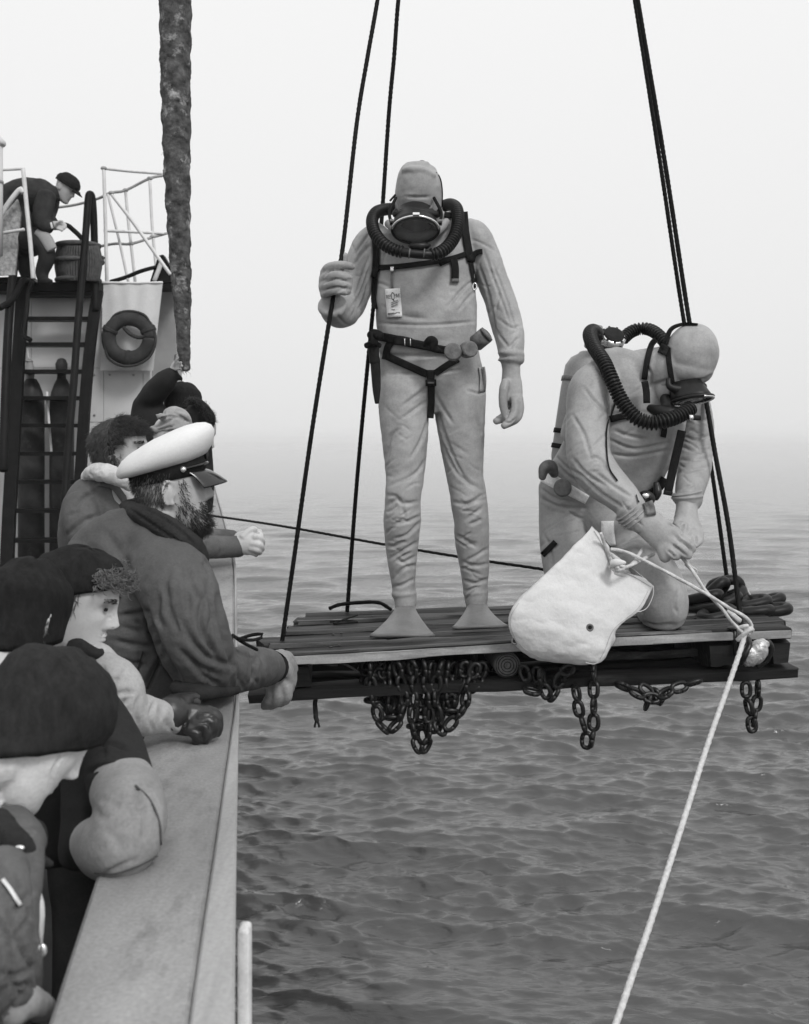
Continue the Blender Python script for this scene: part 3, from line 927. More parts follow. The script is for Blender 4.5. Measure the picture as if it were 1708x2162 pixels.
def build_stage():
    top = [  # u0, u1, v0, v1, dw, material
        (-.87, .905, .000, .118, 0, M_WOOD), (-.935, .945, .128, .236, .004, M_WOOD), (-.95, .93, .246, .352, -.002, M_WOOD),
        (-.885, 1.00, .372, .478, .003, M_WOOD), (-.865, 1.02, .486, .588, -.003, M_WOOD), (-.845, 1.085, .602, .700, .002, M_WOOD),
        (-.80, 1.13, .712, .820, 0, M_WOOD)]
    for i, (u0, u1, v0, v1, dw, m) in enumerate(top):
        obj('plank', plank_geo(u0, u1, v0, v1, -.034 + dw, dw, seed=i, bow=.005, cut=((.02, -.03, .0, .03, 0, .02, 0)[i], 0)), m, stage, auto=35)
    obj('worn_edge', plank_geo(-.868, .90, -.009, .004, -.034, -.006, seed=0, bow=.005), mat('bleached timber edge', .24, .6, .5, 9, .9, 50, stretch=(.12, 1, 1), streak=(.46, .8, 8, .5)), stage, auto=35)
    obj('worn_edge', plank_geo(-.85, .62, .002, .030, -.003, .0035, seed=0, bow=.005), M_WOODF, stage, auto=35)
    for i, (u0, u1, v0, v1, dw, m) in enumerate(top[1:6]):
        obj('worn_edge', plank_geo(u0 + .02, u1 - .01, v0 - .003, v0 + .007, dw - .014, dw + .0025, seed=i + 1, bow=.005), M_WOODF, stage, auto=35)
    for i, (u0, u1, v0, v1, m) in enumerate([(-.985, .925, -.005, .125, M_WOODD), (-.93, .91, .21, .33, M_WOODD), (-.92, 1.0, .42, .53, M_WOODD), (-.9, 1.08, .64, .78, M_WOODD)]):
        obj('bottom_plank', plank_geo(u0, u1, v0, v1, -.170, -.132, seed=30 + i, bow=.006), m, stage, auto=35)
    for i, (u0, u1, m) in enumerate([(-.865, -.775, M_WOODD), (.615, .70, M_WOOD), (.84, .90, M_WOOD)]):
        obj('bearer', plank_geo(u0, u1, .012, .80, -.132, -.036, seg=3, seed=50 + i, bow=.001), m, stage, auto=35)
    # a plank on edge between the bearers behind the gap
    obj('cross_plank', plank_geo(-.60, .58, .30, .335, -.128, -.05, seed=60), M_WOODD, stage, auto=35)
    obj('cross_plank', plank_geo(.16, .60, .10, .135, -.100, -.072, seed=61), M_WOOD, stage, auto=35)
    # round log bearer showing its end grain
    a = S3(-.095, .03, -.084); b = S3(-.095, .80, -.084)
    obj('log_bearer', crumple(sweep(np.array([a + (b - a) * t for t in np.linspace(0, 1, 8)]), .046, .044, n=20, cap=.12), .003, (12, 6, 12)), M_LOG, stage)
    for k, r in enumerate((.012, .022, .032, .040)):
        an = np.linspace(0, 2 * math.pi, 25)
        obj('growth_ring', sweep(np.array([a + np.array((0, -.006, 0)) + PU * r * math.cos(t) + PW * r * math.sin(t) for t in an]), .0013, .0013, n=5, caps=False, cap=0), M_WOODD, stage)
    # stacked ragged ends at the right
    for i, (u0, u1, v0, w0, w1, m) in enumerate([(.82, .905, .14, -.075, -.038, M_WOODD), (.72, .925, .145, -.112, -.078, M_WOOD)]):
        obj('filler_block', plank_geo(u0, u1, v0, v0 + .12, w0, w1, seg=3, seed=70 + i), m, stage, auto=35)
    # nail heads and bolts
    for (u, v) in [(-.70, .05), (-.67, .07), (-.70, .17), (-.66, .19), (-.69, .29), (-.66, .31), (-.64, .42), (-.61, .44), (-.56, .64), (-.53, .66), (-.57, .74), (-.53, .77), (.66, .28), (.63, .41), (.5, .05), (.0, .17), (.03, .19)]:
        obj('nail', ell(S3(u, v, .003), (.007, .007, .003), nu=8, nv=5), M_IRON, stage)
    obj('bolt', cyl(S3(.70, -.004, -.085), S3(.70, -.004, .012), .008, 10), M_IRON, stage)
    obj('bolt', ell(S3(.70, .0, .012), (.026, .02, .006), nu=14, nv=6), M_IRON, stage)
    # splinters hanging off the front board
    for x0, y0, x1, y1 in ((600, 640, 760, 690), (555, 645, 640, 655), (1480, 560, 1520, 575)):
        obj('splinter', tube([Q('G', x0, y0, 3.735), Q('G', (x0 + x1) / 2, y0 + 8, 3.72), Q('G', x1, y1, 3.73)], .004, n=5), M_WOODF, stage)
build_stage()

# wire ropes
def wire(name_label, pts, r, loop=None):
    t = thing('wire_rope', name_label, 'wire rope', pts[-1], 'wire ropes carrying the stage')
    obj('rope_run', rope(pts, r, lay=.075, lobes=4, n=16, amp=.13, step=.010), M_WIRE, t)
    if loop is not None: obj('rope_eye', rope(loop, r * .9, lay=.075, lobes=4, n=12, step=.012), M_WIRE, t)
    return t
HOOK = np.array((.37, 4.15, 8.5))
def upto(a, z=8.6):
    return a + (HOOK - a) * ((z - a[2]) / (HOOK[2] - a[2])) * .98
def mid(a): return a + (HOOK - a) * .08
a0 = P(797, 0, 4.02)
wire('wire rope the standing diver grips, at the near left of the stage', [upto(a0), a0 * .5 + upto(a0) * .5, mid(a0), a0, P(776, 120, 3.99), P(753, 262, 3.96), P(724, 520, 3.88), P(704, 625, 3.845), P(660, 900, 3.83), P(622, 1170, 3.86), P(593, 1372, 3.88), P(590, 1400, 3.88)], .0078)
a0 = P(841, 0, 4.30)
wire('wire rope passing behind the standing diver at the far left of the stage', [upto(a0), a0 * .5 + upto(a0) * .5, mid(a0), a0, P(832, 120, 4.32), P(821, 240, 4.34), P(803, 500, 4.38), P(783, 700, 4.41), P(755, 1000, 4.44), P(733, 1290, 4.47)], .0082,
     [S3(-.70, .74, .03), S3(-.66, .73, .045), S3(-.58, .73, .05), S3(-.50, .74, .045), S3(-.45, .76, .012)])
a0 = P(1346, 0, 4.05)
wire('wire rope running down past the kneeling diver to the front right of the stage', [upto(a0), a0 * .5 + upto(a0) * .5, mid(a0), a0, P(1403, 340, 4.12), P(1457, 690, 4.13), P(1489, 840, 4.06), P(1510, 960, 3.97), P(1536, 1100, 3.90), P(1556, 1250, 3.84), P(1566, 1325, 3.775), P(1574, 1352, 3.72)], .0085)
a0 = P(1340, 0, 4.35)
wire('wire rope behind the front one, down to the heavy chain at rear right', [upto(a0), a0 * .5 + upto(a0) * .5, mid(a0), a0, P(1393, 340, 4.38), P(1444, 680, 4.42), P(1478, 850, 4.44), P(1505, 1010, 4.46), P(1536, 1232, 4.5)], .0082)

def build_lines():
    Mh = mat('pale manila line', .50, .75, .2, 60, .4, 200)
    t = thing('tag_line', 'thin dark line stretched from the ship behind the legs of the standing diver', 'rope', P(900, 1160, 5.0))
    obj('line_run', rope([P(250, 1062, 7.0), P(445, 1088, 6.2), P(600, 1111, 5.6), P(800, 1147, 5.1), P(1000, 1180, 4.75), P(1148, 1202, 4.55), P(1260, 1225, 4.42)], .0062, lay=.05), M_WIRE, t)
    t = thing('hand_line', 'white line knotted at the front right of the stage and running down out of view', 'rope', P(1576, 1340, 3.66))
    kn = P(1573, 1332, 3.665)
    obj('line_run', rope([kn, P(1566, 1362, 3.64), P(1545, 1425, 3.55), P(1494, 1570, 3.32), P(1440, 1740, 3.06), P(1372, 1950, 2.76), P(1300, 2161, 2.5), np.array((-.19, 1.22, 1.67))], .0082, lay=.06), Mh, t)
    obj('line_leg', rope([Q('J', -40, 760, 3.66), Q('J', 60, 770, 3.66), Q('J', 200, 820, 3.66), Q('J', 420, 930, 3.64), Q('J', 760, 1110, 3.63), Q('J', 1100, 1300, 3.63), Q('J', 1290, 1420, 3.65), Q('J', 1500, 1540, 3.67), Q('J', 1560, 1640, 3.675), Q('J', 1520, 1720, 3.66)], .0058, lay=.045), Mh, t)
    obj('line_leg', rope([Q('J', 700, 790, 3.70), Q('J', 800, 890, 3.69), Q('J', 930, 1070, 3.66), Q('J', 1040, 1240, 3.645), Q('J', 1200, 1410, 3.64), Q('J', 1330, 1580, 3.655), Q('J', 1460, 1710, 3.655)], .0055, lay=.045), Mh, t)
    obj('knot', fuse([rope([kn + np.array(p) * .001 for p in ((-25, 0, -30), (-10, -14, -8), (14, -14, 10), (24, 4, 4), (10, 16, -12), (-14, 10, -4), (-20, -8, 14), (4, -16, 20))], .0085, lay=.05)], .003, 2), Mh, t)
    obj('line_leg', rope([Q('J', 1290, 1460, 3.72), Q('J', 1380, 1540, 3.72), Q('J', 1420, 1570, 3.73)], .0085, lay=.06), Mh, t)
    obj('loose_end', rope([Q('J', 730, 800, 3.70), Q('J', 800, 870, 3.69), Q('J', 880, 960, 3.69), Q('J', 940, 1000, 3.69), Q('J', 930, 1040, 3.69), Q('J', 880, 1010, 3.69), Q('J', 800, 930, 3.69)], .003, lay=.03), Mh, t)
    obj('line_leg', rope([P(1560, 1226, 4.35), P(1572, 1240, 4.38), P(1582, 1256, 4.42)], .006), Mh, t)
    # frayed rope hanging at the left, held at its lower end
    Mr = mat('frayed thick rope', .07, .9, .8, 26, .8, 90, streak=(.40, .8, 12, .55), detail=8)
    D = 5.35
    t = thing('thick_rope', 'thick frayed rope hanging above the crew with its blunt end by a raised hand', 'rope', Q('A', 1180, 1560, D))
    rows = [(1120, -900, D, 108), (1118, -400, D, 102), (1124, 0, D, 94), (1132, 400, D, 84), (1146, 800, D, 70), (1160, 1100, D, 60), (1170, 1350, D, 46), (1176, 1480, D, 40), (1180, 1555, D, 31)]
    d = catmull([(*Q('A', r[0], r[1], r[2]), px('A', r[3], r[2])) for r in rows], 60)
    arc = np.concatenate([[0], np.cumsum(np.linalg.norm(np.diff(d[:, :3], axis=0), axis=1))])
    v, f = sweep(d[:, :3], d[:, 3] * .95, d[:, 3] * .95, n=42, cap=.5, lobes=(3, .42, .045, arc)); n = vnormals(v, f)
    tw = np.stack([v[:, 0] * 34 + v[:, 2] * 5, v[:, 1] * 34, v[:, 2] * 20], 1)
    v = v + n * (.003 * fbm(tw, 3) + .0025 * vnoise(v * 75))[:, None]
    obj('rope_body', (v, f), Mr, t)
    pick = RNG.choice(len(v), 1500, replace=False)
    obj('frayed_yarn', strands(v[pick], n[pick] + np.array((0, 0, -.8)), .028, .0011, 4, .004, 1.0, grav=(0, 0, -.8), jit=.5), Mr, t)
build_lines()

# ---------------------------------------------------------------- chains
def link_mesh(L, W, r, n=8, m=20):
    pts = []
    h = L / 2 - W / 2; w = W / 2 - r
    for t in np.linspace(0, 2 * math.pi, m, endpoint=False):
        c, s = math.cos(t), math.sin(t)
        pts.append((w * c, 0, (L / 2 - W / 2) * np.sign(s) * min(1, abs(s) * 1.6) + w * s * 1.0))
    pts = np.array(pts + [pts[0]])
    v, f = sweep(pts, r, r, n=n, caps=False, cap=0)
    me = bpy.data.meshes.new('link'); me.from_pydata(v.tolist(), [], f); me.polygons.foreach_set('use_smooth', [True] * len(f))
    return me
LINK = link_mesh(.066, .047, .0078); LINK.materials.append(M_IRON)
BIG = link_mesh(.165, .105, .021, n=12, m=26); BIG.materials.append(mat('wet heavy chain', .010, .42, .4, 9, .5, 40, spec=.2))
def chain(label, pts, group, mesh=LINK, pitch=.049, jit=.25):
    d = catmull(pts, 10)
    seg = np.linalg.norm(np.diff(d, axis=0), axis=1); s = np.concatenate([[0], np.cumsum(seg)])
    m = max(2, int(s[-1] / pitch)); tt = (np.arange(m) + .5) * s[-1] / m
    q = np.stack([np.interp(tt, s, d[:, i]) for i in range(3)], 1)
    e = .5 * s[-1] / m
    qa = np.stack([np.interp(tt - e, s, d[:, i]) for i in range(3)], 1); qb = np.stack([np.interp(tt + e, s, d[:, i]) for i in range(3)], 1)
    t = thing('chain', label, 'chain', q[0], group)
    base = Vector(q[0]); base_ang = random.uniform(0, 3)
    for i in range(m):
        z = Vector(qb[i] - qa[i]).normalized()
        x = z.cross(Vector((.31, .9, .28))).normalized(); y = z.cross(x)
        a = base_ang + (math.pi / 2 if i % 2 else 0) + random.gauss(0, jit)
        xx = x * math.cos(a) + y * math.sin(a); yy = z.cross(xx)
        M = Matrix((xx, yy, z)).transposed().to_4x4(); M.translation = Vector(q[i]) - base
        o = bpy.data.objects.new('link', mesh); COL.objects.link(o); o.parent = t; o.matrix_local = M
    return t
def build_chains():
    g = 'iron chains hanging under the stage'
    G = lambda pts, D=3.715: [Q('G', x, y, (p[0] if p else D)) for x, y, *p in pts]
    Hh = lambda pts, D=3.715: [Q('H', x, y, (p[0] if p else D)) for x, y, *p in pts]
    chain('black chain strand swinging out lowest left in the big chain cluster', G([(832, 640), (838, 760), (868, 900), (915, 1030), (990, 1005), (1035, 890), (1018, 760), (985, 640)]), g)
    chain('black chain strand tucked inside the left loop of the big chain cluster', G([(930, 640, 3.76), (895, 780, 3.76), (930, 880, 3.76), (985, 965, 3.76), (1012, 860, 3.78), (1030, 700, 3.8)]), g)
    chain('black chain loop hanging lowest of all under the middle of the big cluster', G([(1075, 630), (1098, 760), (1085, 900), (1088, 1040), (1140, 1165), (1183, 1050), (1178, 900), (1168, 760), (1150, 630)]), g)
    chain('short black chain strand inside the lowest loop of the big cluster', G([(1120, 760, 3.76), (1128, 900, 3.76), (1135, 1010, 3.76), (1150, 1120, 3.75)]), g)
    chain('black chain strand curving along the right side of the big cluster', G([(1262, 640), (1222, 780), (1232, 940), (1255, 1040), (1310, 1000), (1388, 900), (1408, 780), (1470, 650)]), g)
    chain('black chain strand bunched behind the right side of the big cluster', G([(1340, 640, 3.77), (1290, 790, 3.76), (1300, 880, 3.76), (1360, 950, 3.76), (1400, 870, 3.78)]), g)
    chain('black chain strand slanting across the upper right of the big cluster', G([(1400, 630, 3.74), (1378, 760, 3.735), (1320, 840, 3.735), (1240, 830, 3.74), (1180, 760, 3.74)]), g)
    chain('black chain heaped along the gap under the front plank', G([(770, 680, 3.80), (860, 700, 3.79), (1000, 690, 3.80), (1140, 700, 3.80), (1300, 690, 3.80), (1440, 680, 3.80), (1520, 650, 3.82)]), g, jit=1.0)
    chain('black chain lying behind the heap inside the pallet gap', G([(820, 640, 3.87), (950, 740, 3.85), (1080, 670, 3.87), (1230, 740, 3.86), (1380, 670, 3.88), (1480, 700, 3.88)]), g, jit=1.0)
    chain('rusty black chain drooping just below the left part of the gap', G([(780, 690, 3.75), (850, 650, 3.75), (930, 730, 3.75), (1010, 640, 3.76)]), g, jit=.8)
    for i, (lab, pts) in enumerate((('black chain strand hanging straight near the left edge of the big cluster', [(870, 640, 3.77), (880, 740, 3.77), (900, 820, 3.77), (935, 880, 3.77)]), ('black chain strand hanging behind the middle of the big cluster', [(1210, 640, 3.80), (1200, 760, 3.79), (1215, 860, 3.79), (1205, 960, 3.79)]),
            ('black chain strand bunched at the upper middle of the big cluster', [(1010, 640, 3.75), (1060, 720, 3.74), (1130, 690, 3.74), (1190, 740, 3.745), (1260, 680, 3.75)]), ('black chain strand slanting in behind the left loops of the cluster', [(1060, 660, 3.82), (1010, 780, 3.81), (960, 900, 3.80), (900, 960, 3.80)]), ('black chain strand at the upper right beside the round log', [(1380, 640, 3.79), (1440, 720, 3.78), (1500, 680, 3.80), (1540, 640, 3.82)]))):
        chain(lab, G(pts), g, jit=.6)
    rs = np.random.default_rng(3)
    names = ['at the very left of', 'left of centre in', 'just left of the middle of', 'just right of the middle of', 'right of centre in', 'at the very right of']
    for i in range(6):
        x = 830 + 110 * i + rs.uniform(-20, 20); dep = rs.uniform(3.76, 3.86); low = rs.uniform(800, 930) if 0 < i < 5 else rs.uniform(730, 800)
        chain('front chain strand ' + names[i] + ' the big black chain cluster', G([(x + 35, 640, 3.74), (x + 30 + rs.uniform(-15, 15), 740, 3.735), (x + 40 + rs.uniform(-25, 25), (860, 960, 1000, 1010, 930, 800)[i], 3.735), (x + 75, (830, 900, 960, 960, 880, 770)[i], 3.74), (x + 95, 720, 3.75), (x + 105, 640, 3.76)]), g, jit=.6)
        chain('half hidden chain strand ' + names[i] + ' the big black chain cluster', G([(x, 630, dep), (x + rs.uniform(-25, 25), 720, dep), (x + rs.uniform(-30, 30), low, dep), (x + rs.uniform(20, 70), low - 40, dep), (x + rs.uniform(40, 90), low - 190, dep)]), g, jit=.7)
    chain('black chain bight left of the pair hanging by the canvas bag', Hh([(120, 610, 3.73), (145, 690), (178, 760), (205, 700), (190, 620, 3.74)]), g)
    chain('black chain bight right of the pair hanging by the canvas bag', Hh([(222, 640), (240, 730), (275, 800), (312, 730), (345, 660), (400, 630, 3.74)]), g)
    chain('left leg of the long double black chain below the bag', Hh([(418, 730, 3.75), (425, 800), (440, 890), (465, 960), (478, 1050), (465, 1070)]), g)
    chain('right leg of the long double black chain below the bag', Hh([(518, 610, 3.74), (516, 780), (517, 900), (512, 1000), (500, 1065)]), g)
    chain('black chain slung flat along the lower plank right of the middle', Hh([(640, 715, 3.71), (720, 750, 3.705), (790, 785, 3.705), (870, 795, 3.705), (950, 750, 3.705), (1110, 700, 3.71)]), g, jit=.7)
    chain('black chain tail dangling left of the small clump right of the middle', Hh([(770, 740, 3.72), (830, 770, 3.72), (800, 855, 3.72)]), g, jit=.6)
    chain('black chain tail dangling right of the small clump right of the middle', Hh([(850, 740, 3.73), (880, 830, 3.73), (920, 750, 3.73)]), g, jit=.6)
    chain('left leg of the short double black chain at the far right end', Hh([(1358, 700, 3.80), (1362, 790, 3.80), (1382, 880, 3.80), (1396, 990, 3.80)]), g)
    chain('right leg of the short double black chain at the far right end', Hh([(1425, 700, 3.81), (1422, 790, 3.81), (1408, 880, 3.81), (1396, 950, 3.80)]), g)
    # heavy chain on top at the right rear: links lying one on another
    t = thing('heavy_chain', 'heavy dark chain heaped on the right rear corner of the stage', 'chain', S3(.75, .55, 0))
    b = S3(.75, .55, 0)
    for (x, y, D, rx, ry, rz) in ((1120, 240, 4.22, 75, 8, 70), (1180, 215, 4.30, 40, 25, 60), (1245, 190, 4.34, 15, 80, 20), (1235, 268, 4.24, 68, 10, 100), (1150, 300, 4.18, 80, 0, 35),
                               (1290, 255, 4.30, 55, 30, 120), (1300, 320, 4.18, 86, 4, 84), (1390, 268, 4.24, 80, -6, 96), (1400, 315, 4.17, 84, 4, 88), (1470, 262, 4.32, 76, 5, 100), (1500, 310, 4.20, 82, -4, 92), (1200, 330, 4.12, 78, -10, 110)):
        o = bpy.data.objects.new('link', BIG); COL.objects.link(o); o.parent = t
        o.location = Vector(Q('H', x, y, D) - b); o.rotation_euler = (R(rx), R(ry), R(rz))
    # lump of pale metal and its shackle at the right front corner
    t = thing('shackle_weight', 'shiny pale metal lump shackled to the front right corner of the stage', 'weight', Q('H', 1400, 600, 3.66))
    Ml = mat('bare scuffed metal', .55, .35, .25, 40, 1.0, 90, metal=.6, streak=(.06, .9, 34, .52))
    g1 = loft('H', [(1345, 592, 3.70, 30), (1375, 575, 3.69, 52), (1410, 545, 3.69, 60), (1440, 515, 3.69, 50), (1465, 490, 3.70, 26)], ratio=.9, k=6, n=20)
    obj('lump', crumple(g1, .009, (45, 45, 45)), Ml, t)
    obj('shackle', tube([Q('H', *p) for p in ((1440, 490, 3.72), (1480, 485, 3.70), (1500, 530, 3.70), (1470, 590, 3.71), (1420, 620, 3.72))], .010), M_IRON, t)
    obj('lashing', tube([Q('H', *p) for p in ((1370, 470, 3.71), (1375, 510, 3.68), (1350, 560, 3.67), (1330, 600, 3.69))], .012), M_IRON, t)
    # frayed strop end under the left of the stage
    t = thing('strop_end', 'short black rope end hanging under the left of the stage', 'rope', Q('G', 520, 1010, 3.73))
    obj('strop', rope([Q('G', 510, 860, 3.74), Q('G', 512, 930, 3.74), Q('G', 520, 985, 3.74)], .008), M_BLACKR, t)
    for dx in (-12, 14): obj('strop_tail', tube([Q('G', 520, 980, 3.74), Q('G', 520 + dx * .7, 1000, 3.74), Q('G', 520 + dx, 1020, 3.74)], .004), M_BLACKR, t)
    # coil of wire and loose ties on top
    t = thing('wire_tie', 'loose dark lashing lying on the planks at the rear left of the stage', 'lashing', S3(-.55, .62, 0))
    obj('tie', tube([Q('G', *p) for p in ((600, 400, 4.22), (680, 392, 4.2), (760, 400, 4.2), (700, 405, 4.17), (620, 410, 4.17), (700, 380, 4.22), (760, 360, 4.3))], .004), M_WIRE, t)
    obj('tie', tube([Q('G', *p) for p in ((560, 520, 3.86), (600, 535, 3.83), (640, 520, 3.86), (600, 545, 3.83))], .004), M_WIRE, t)
build_chains()

# ================================================================ divers
M_SUIT = mat('grey rubberised suit', .315, .46, .20, 11, .5, 90, streak=(.37, .5, 22, .60), bdist=.0015, grain=.07)
M_STRAP = mat('black webbing', .014, .7, .3, 40, .3, 250)
M_RUBBER = mat('black rubber hose', .009, .40, .25, 30, .1, 120, spec=.28)
M_CHROME = mat('chromed rim', .75, .22, .08, 20, .05, 60, metal=.85)
M_TAG = mat('white packet', .72, .5, .05, 20, .15, 60)
M_INK = mat('dark print', .06, .6, .1, 20, 0)
M_INKG = mat('grey print', .30, .6, .1, 20, 0)
M_LEAD = mat('dull lead', .13, .5, .35, 40, .4, 90)
M_SKIN = mat('skin', .42, .45, .07, 24, .15, 160, streak=(.30, .4, 16, .58), grain=.04)
M_SKINP = mat('pale skin', .54, .42, .05, 20, .12, 160, grain=.03)
M_GLASS = bpy.data.materials.new('mask glass'); M_GLASS.use_nodes = True
_b = M_GLASS.node_tree.nodes['Principled BSDF']
_b.inputs['Base Color'].default_value = (.75, .75, .75, 1); _b.inputs['Transmission Weight'].default_value = .92; _b.inputs['Roughness'].default_value = .04; _b.inputs['IOR'].default_value = 1.2
M_KNIFE = mat('black sheath leather', .018, .4, .3, 30, .3, 80)
M_TANK = mat('grey air tank paint', .30, .4, .15, 7, .1, 40, streak=(.18, .6, 10, .6))

def hose(pts, r, pitch=.013, amp=.22):
    """corrugated breathing hose"""
    d = catmull(pts, 14)
    s = np.concatenate([[0], np.cumsum(np.linalg.norm(np.diff(d, axis=0), axis=1))])
    m = int(s[-1] / (pitch / 6)); t = np.linspace(0, s[-1], m)
    q = np.stack([np.interp(t, s, d[:, i]) for i in range(3)], 1)
    rr = r * (1 + amp * np.clip(np.cos(2 * math.pi * t / pitch) * 1.3, -1, .8))
    return sweep(q, rr, rr, n=20, cap=.2)
def disc(c, n, r, th, m=None, seg=26):
    """round weight: short bevelled cylinder along n"""
    n = np.array(n, float); n /= np.linalg.norm(n); c = np.array(c, float)
    t = [-.5, -.42, 0, .42, .5]; k = [.86, 1, 1, 1, .86]
    return sweep(np.array([c + n * th * a for a in t]), [r * a for a in k], [r * a for a in k], n=seg, cap=.02)
def oval_ring(c, X, Y, rx, ry, r, n=48, a0=0, a1=2 * math.pi, flat=1.0):
    a = np.linspace(a0, a1, n)
    p = np.array([c + X * rx * math.cos(t) + Y * ry * math.sin(t) for t in a])
    return sweep(p, r, r * flat, n=10, cap=0 if abs(a1 - a0) > 6.2 else .5, caps=abs(a1 - a0) < 6.2, ref=np.cross(X, Y))
def oval_disc(c, X, Y, rx, ry, th, n=40):
    Z = np.cross(X, Y); vs, fs = [], []
    for s in (-.5, .5):
        for k in (1.0, .5):
            vs += [c + X * rx * k * math.cos(t) + Y * ry * k * math.sin(t) + Z * th * s for t in np.linspace(0, 2 * math.pi, n, endpoint=False)]
    for s, o in ((0, 0), (1, 2 * n)):
        for i in range(n):
            j = (i + 1) % n
            q = (o + i, o + j, o + n + j, o + n + i); fs.append(q if s else q[::-1])
        q = tuple(o + n + i for i in range(n)); fs.append(q if s else q[::-1])
    for i in range(n):
        j = (i + 1) % n; fs.append((i, j, 2 * n + j, 2 * n + i))
    return np.array(vs), fs
def facecut(head, M, c, y0=.015, z1=.045):
    v, f = head
    keep = (v[:, 1] > y0) & (v[:, 2] < z1); idx = -np.ones(len(v), int); idx[keep] = np.arange(keep.sum())
    f2 = [tuple(idx[i] for i in q) for q in f if all(keep[i] for i in q)]
    return place((v[keep], f2), M, c)
def lens(parent, c, nrm, up, rx, ry, skirt, back, rim_r=.005, chrome=(0, 2 * math.pi), bx=.8, by=.8):
    """diving mask: rim, glass and rubber skirt back to the face"""
    Z = np.array(nrm, float); Z /= np.linalg.norm(Z); Y = np.array(up, float); Y -= Z * Z.dot(Y); Y /= np.linalg.norm(Y); X = np.cross(Y, Z)
    t = bpy.data.objects.new('mask', None); COL.objects.link(t); t.parent = parent
    rings = [(0, 1.0), (.25, 1.02), (.6, .95), (1.0, .8)]
    n = 44; vs, fs = [], []
    for d, k in rings:
        for a in np.linspace(0, 2 * math.pi, n, endpoint=False):
            kx = 1 + (bx - 1) * d; ky = 1 + (by - 1) * d
            vs.append(c - Z * skirt * d + np.array(back) * d + X * rx * kx * math.cos(a) + Y * ry * ky * math.sin(a))
    k0 = len(vs)
    for d, k in rings[::-1]:
        for a in np.linspace(0, 2 * math.pi, n, endpoint=False):
            kx = 1 + (bx - 1) * d - .05; ky = 1 + (by - 1) * d - .05
            vs.append(c - Z * (skirt * d + .001) + np.array(back) * d + X * rx * kx * math.cos(a) + Y * ry * ky * math.sin(a))
    R_ = len(rings) * 2
    for j in range(R_ - 1):
        for i in range(n):
            a, b = j * n + i, j * n + (i + 1) % n; fs.append((a, b, b + n, a + n))
    for i in range(n):
        a, b = (R_ - 1) * n + i, (R_ - 1) * n + (i + 1) % n; fs.append((a, b, (i + 1) % n, i))
    obj('skirt', (np.array(vs), fs), M_RUBBER, t)
    obj('glass', oval_disc(c + Z * .001, X, Y, rx * .97, ry * .97, .003), M_GLASS, t)
    obj('rubber_rim', oval_ring(c, X, Y, rx, ry, rim_r * 1.25), M_RUBBER, t)
    obj('metal_rim', oval_ring(c + Z * .004, X, Y, rx * 1.005, ry * 1.005, rim_r, a0=chrome[0], a1=chrome[1]), M_CHROME, t)
    return t, X, Y, Z
def fin_geo(ankle, heel, tipc, w_ankle, tipl, tipr):
    """rubber swim fin: foot pocket saddle flaring into a stiff blade"""
    ankle, heel, tipc, tipl, tipr = (np.array(a, float) for a in (ankle, heel, tipc, tipl, tipr))
    vs, fs = [], []; n = 19; m = 15
    floor = min(heel[2], tipc[2])
    for j in range(m):
        t = j / (m - 1)
        tw = t ** .85; L = tipl * tw + (ankle + np.array((-w_ankle, 0, 0))) * (1 - tw); Rr = tipr * tw + (ankle + np.array((w_ankle, 0, 0))) * (1 - tw)
        hgt = (ankle[2] - floor) * (1 - t) ** 1.25 + .016
        base = tipc[2] * t + heel[2] * (1 - t)
        for i in range(n):
            s = i / (n - 1); p = L * (1 - s) + Rr * s
            bow = 1 - abs(2 * s - 1) ** (4.2 - 2.2 * min(1, t * 1.6))
            z = base + .006 + hgt * (.62 + .38 * bow) * (1 - .2 * t)
            z += .006 * (math.exp(-((s - .03) / .03) ** 2) + math.exp(-((s - .97) / .03) ** 2)) * min(1, t * 3)
            y = p[1] - .012 * math.sin(math.pi * s) * t
            vs.append((p[0], y, z))
    N = len(vs)
    for j in range(m):
        for i in range(n):
            p = vs[j * n + i]; vs.append((p[0], p[1] + .004, max(tipc[2] * (j / (m - 1)) + heel[2] * (1 - j / (m - 1)), p[2] - .012)))
    for j in range(m - 1):
        for i in range(n - 1):
            a = j * n + i
            fs.append((a, a + n, a + n + 1, a + 1)); fs.append((N + a, N + a + 1, N + a + n + 1, N + a + n))
        for i, fl in ((0, 1), (n - 1, 0)):
            a = j * n + i; q = (a, a + n, N + a + n, N + a); fs.append(q[::-1] if fl else q)
    for i in range(n - 1):
        a = i; fs.append((a, a + 1, N + a + 1, N + a)); a = (m - 1) * n + i; fs.append((a + 1, a, N + a, N + a + 1))
    return np.array(vs), fs

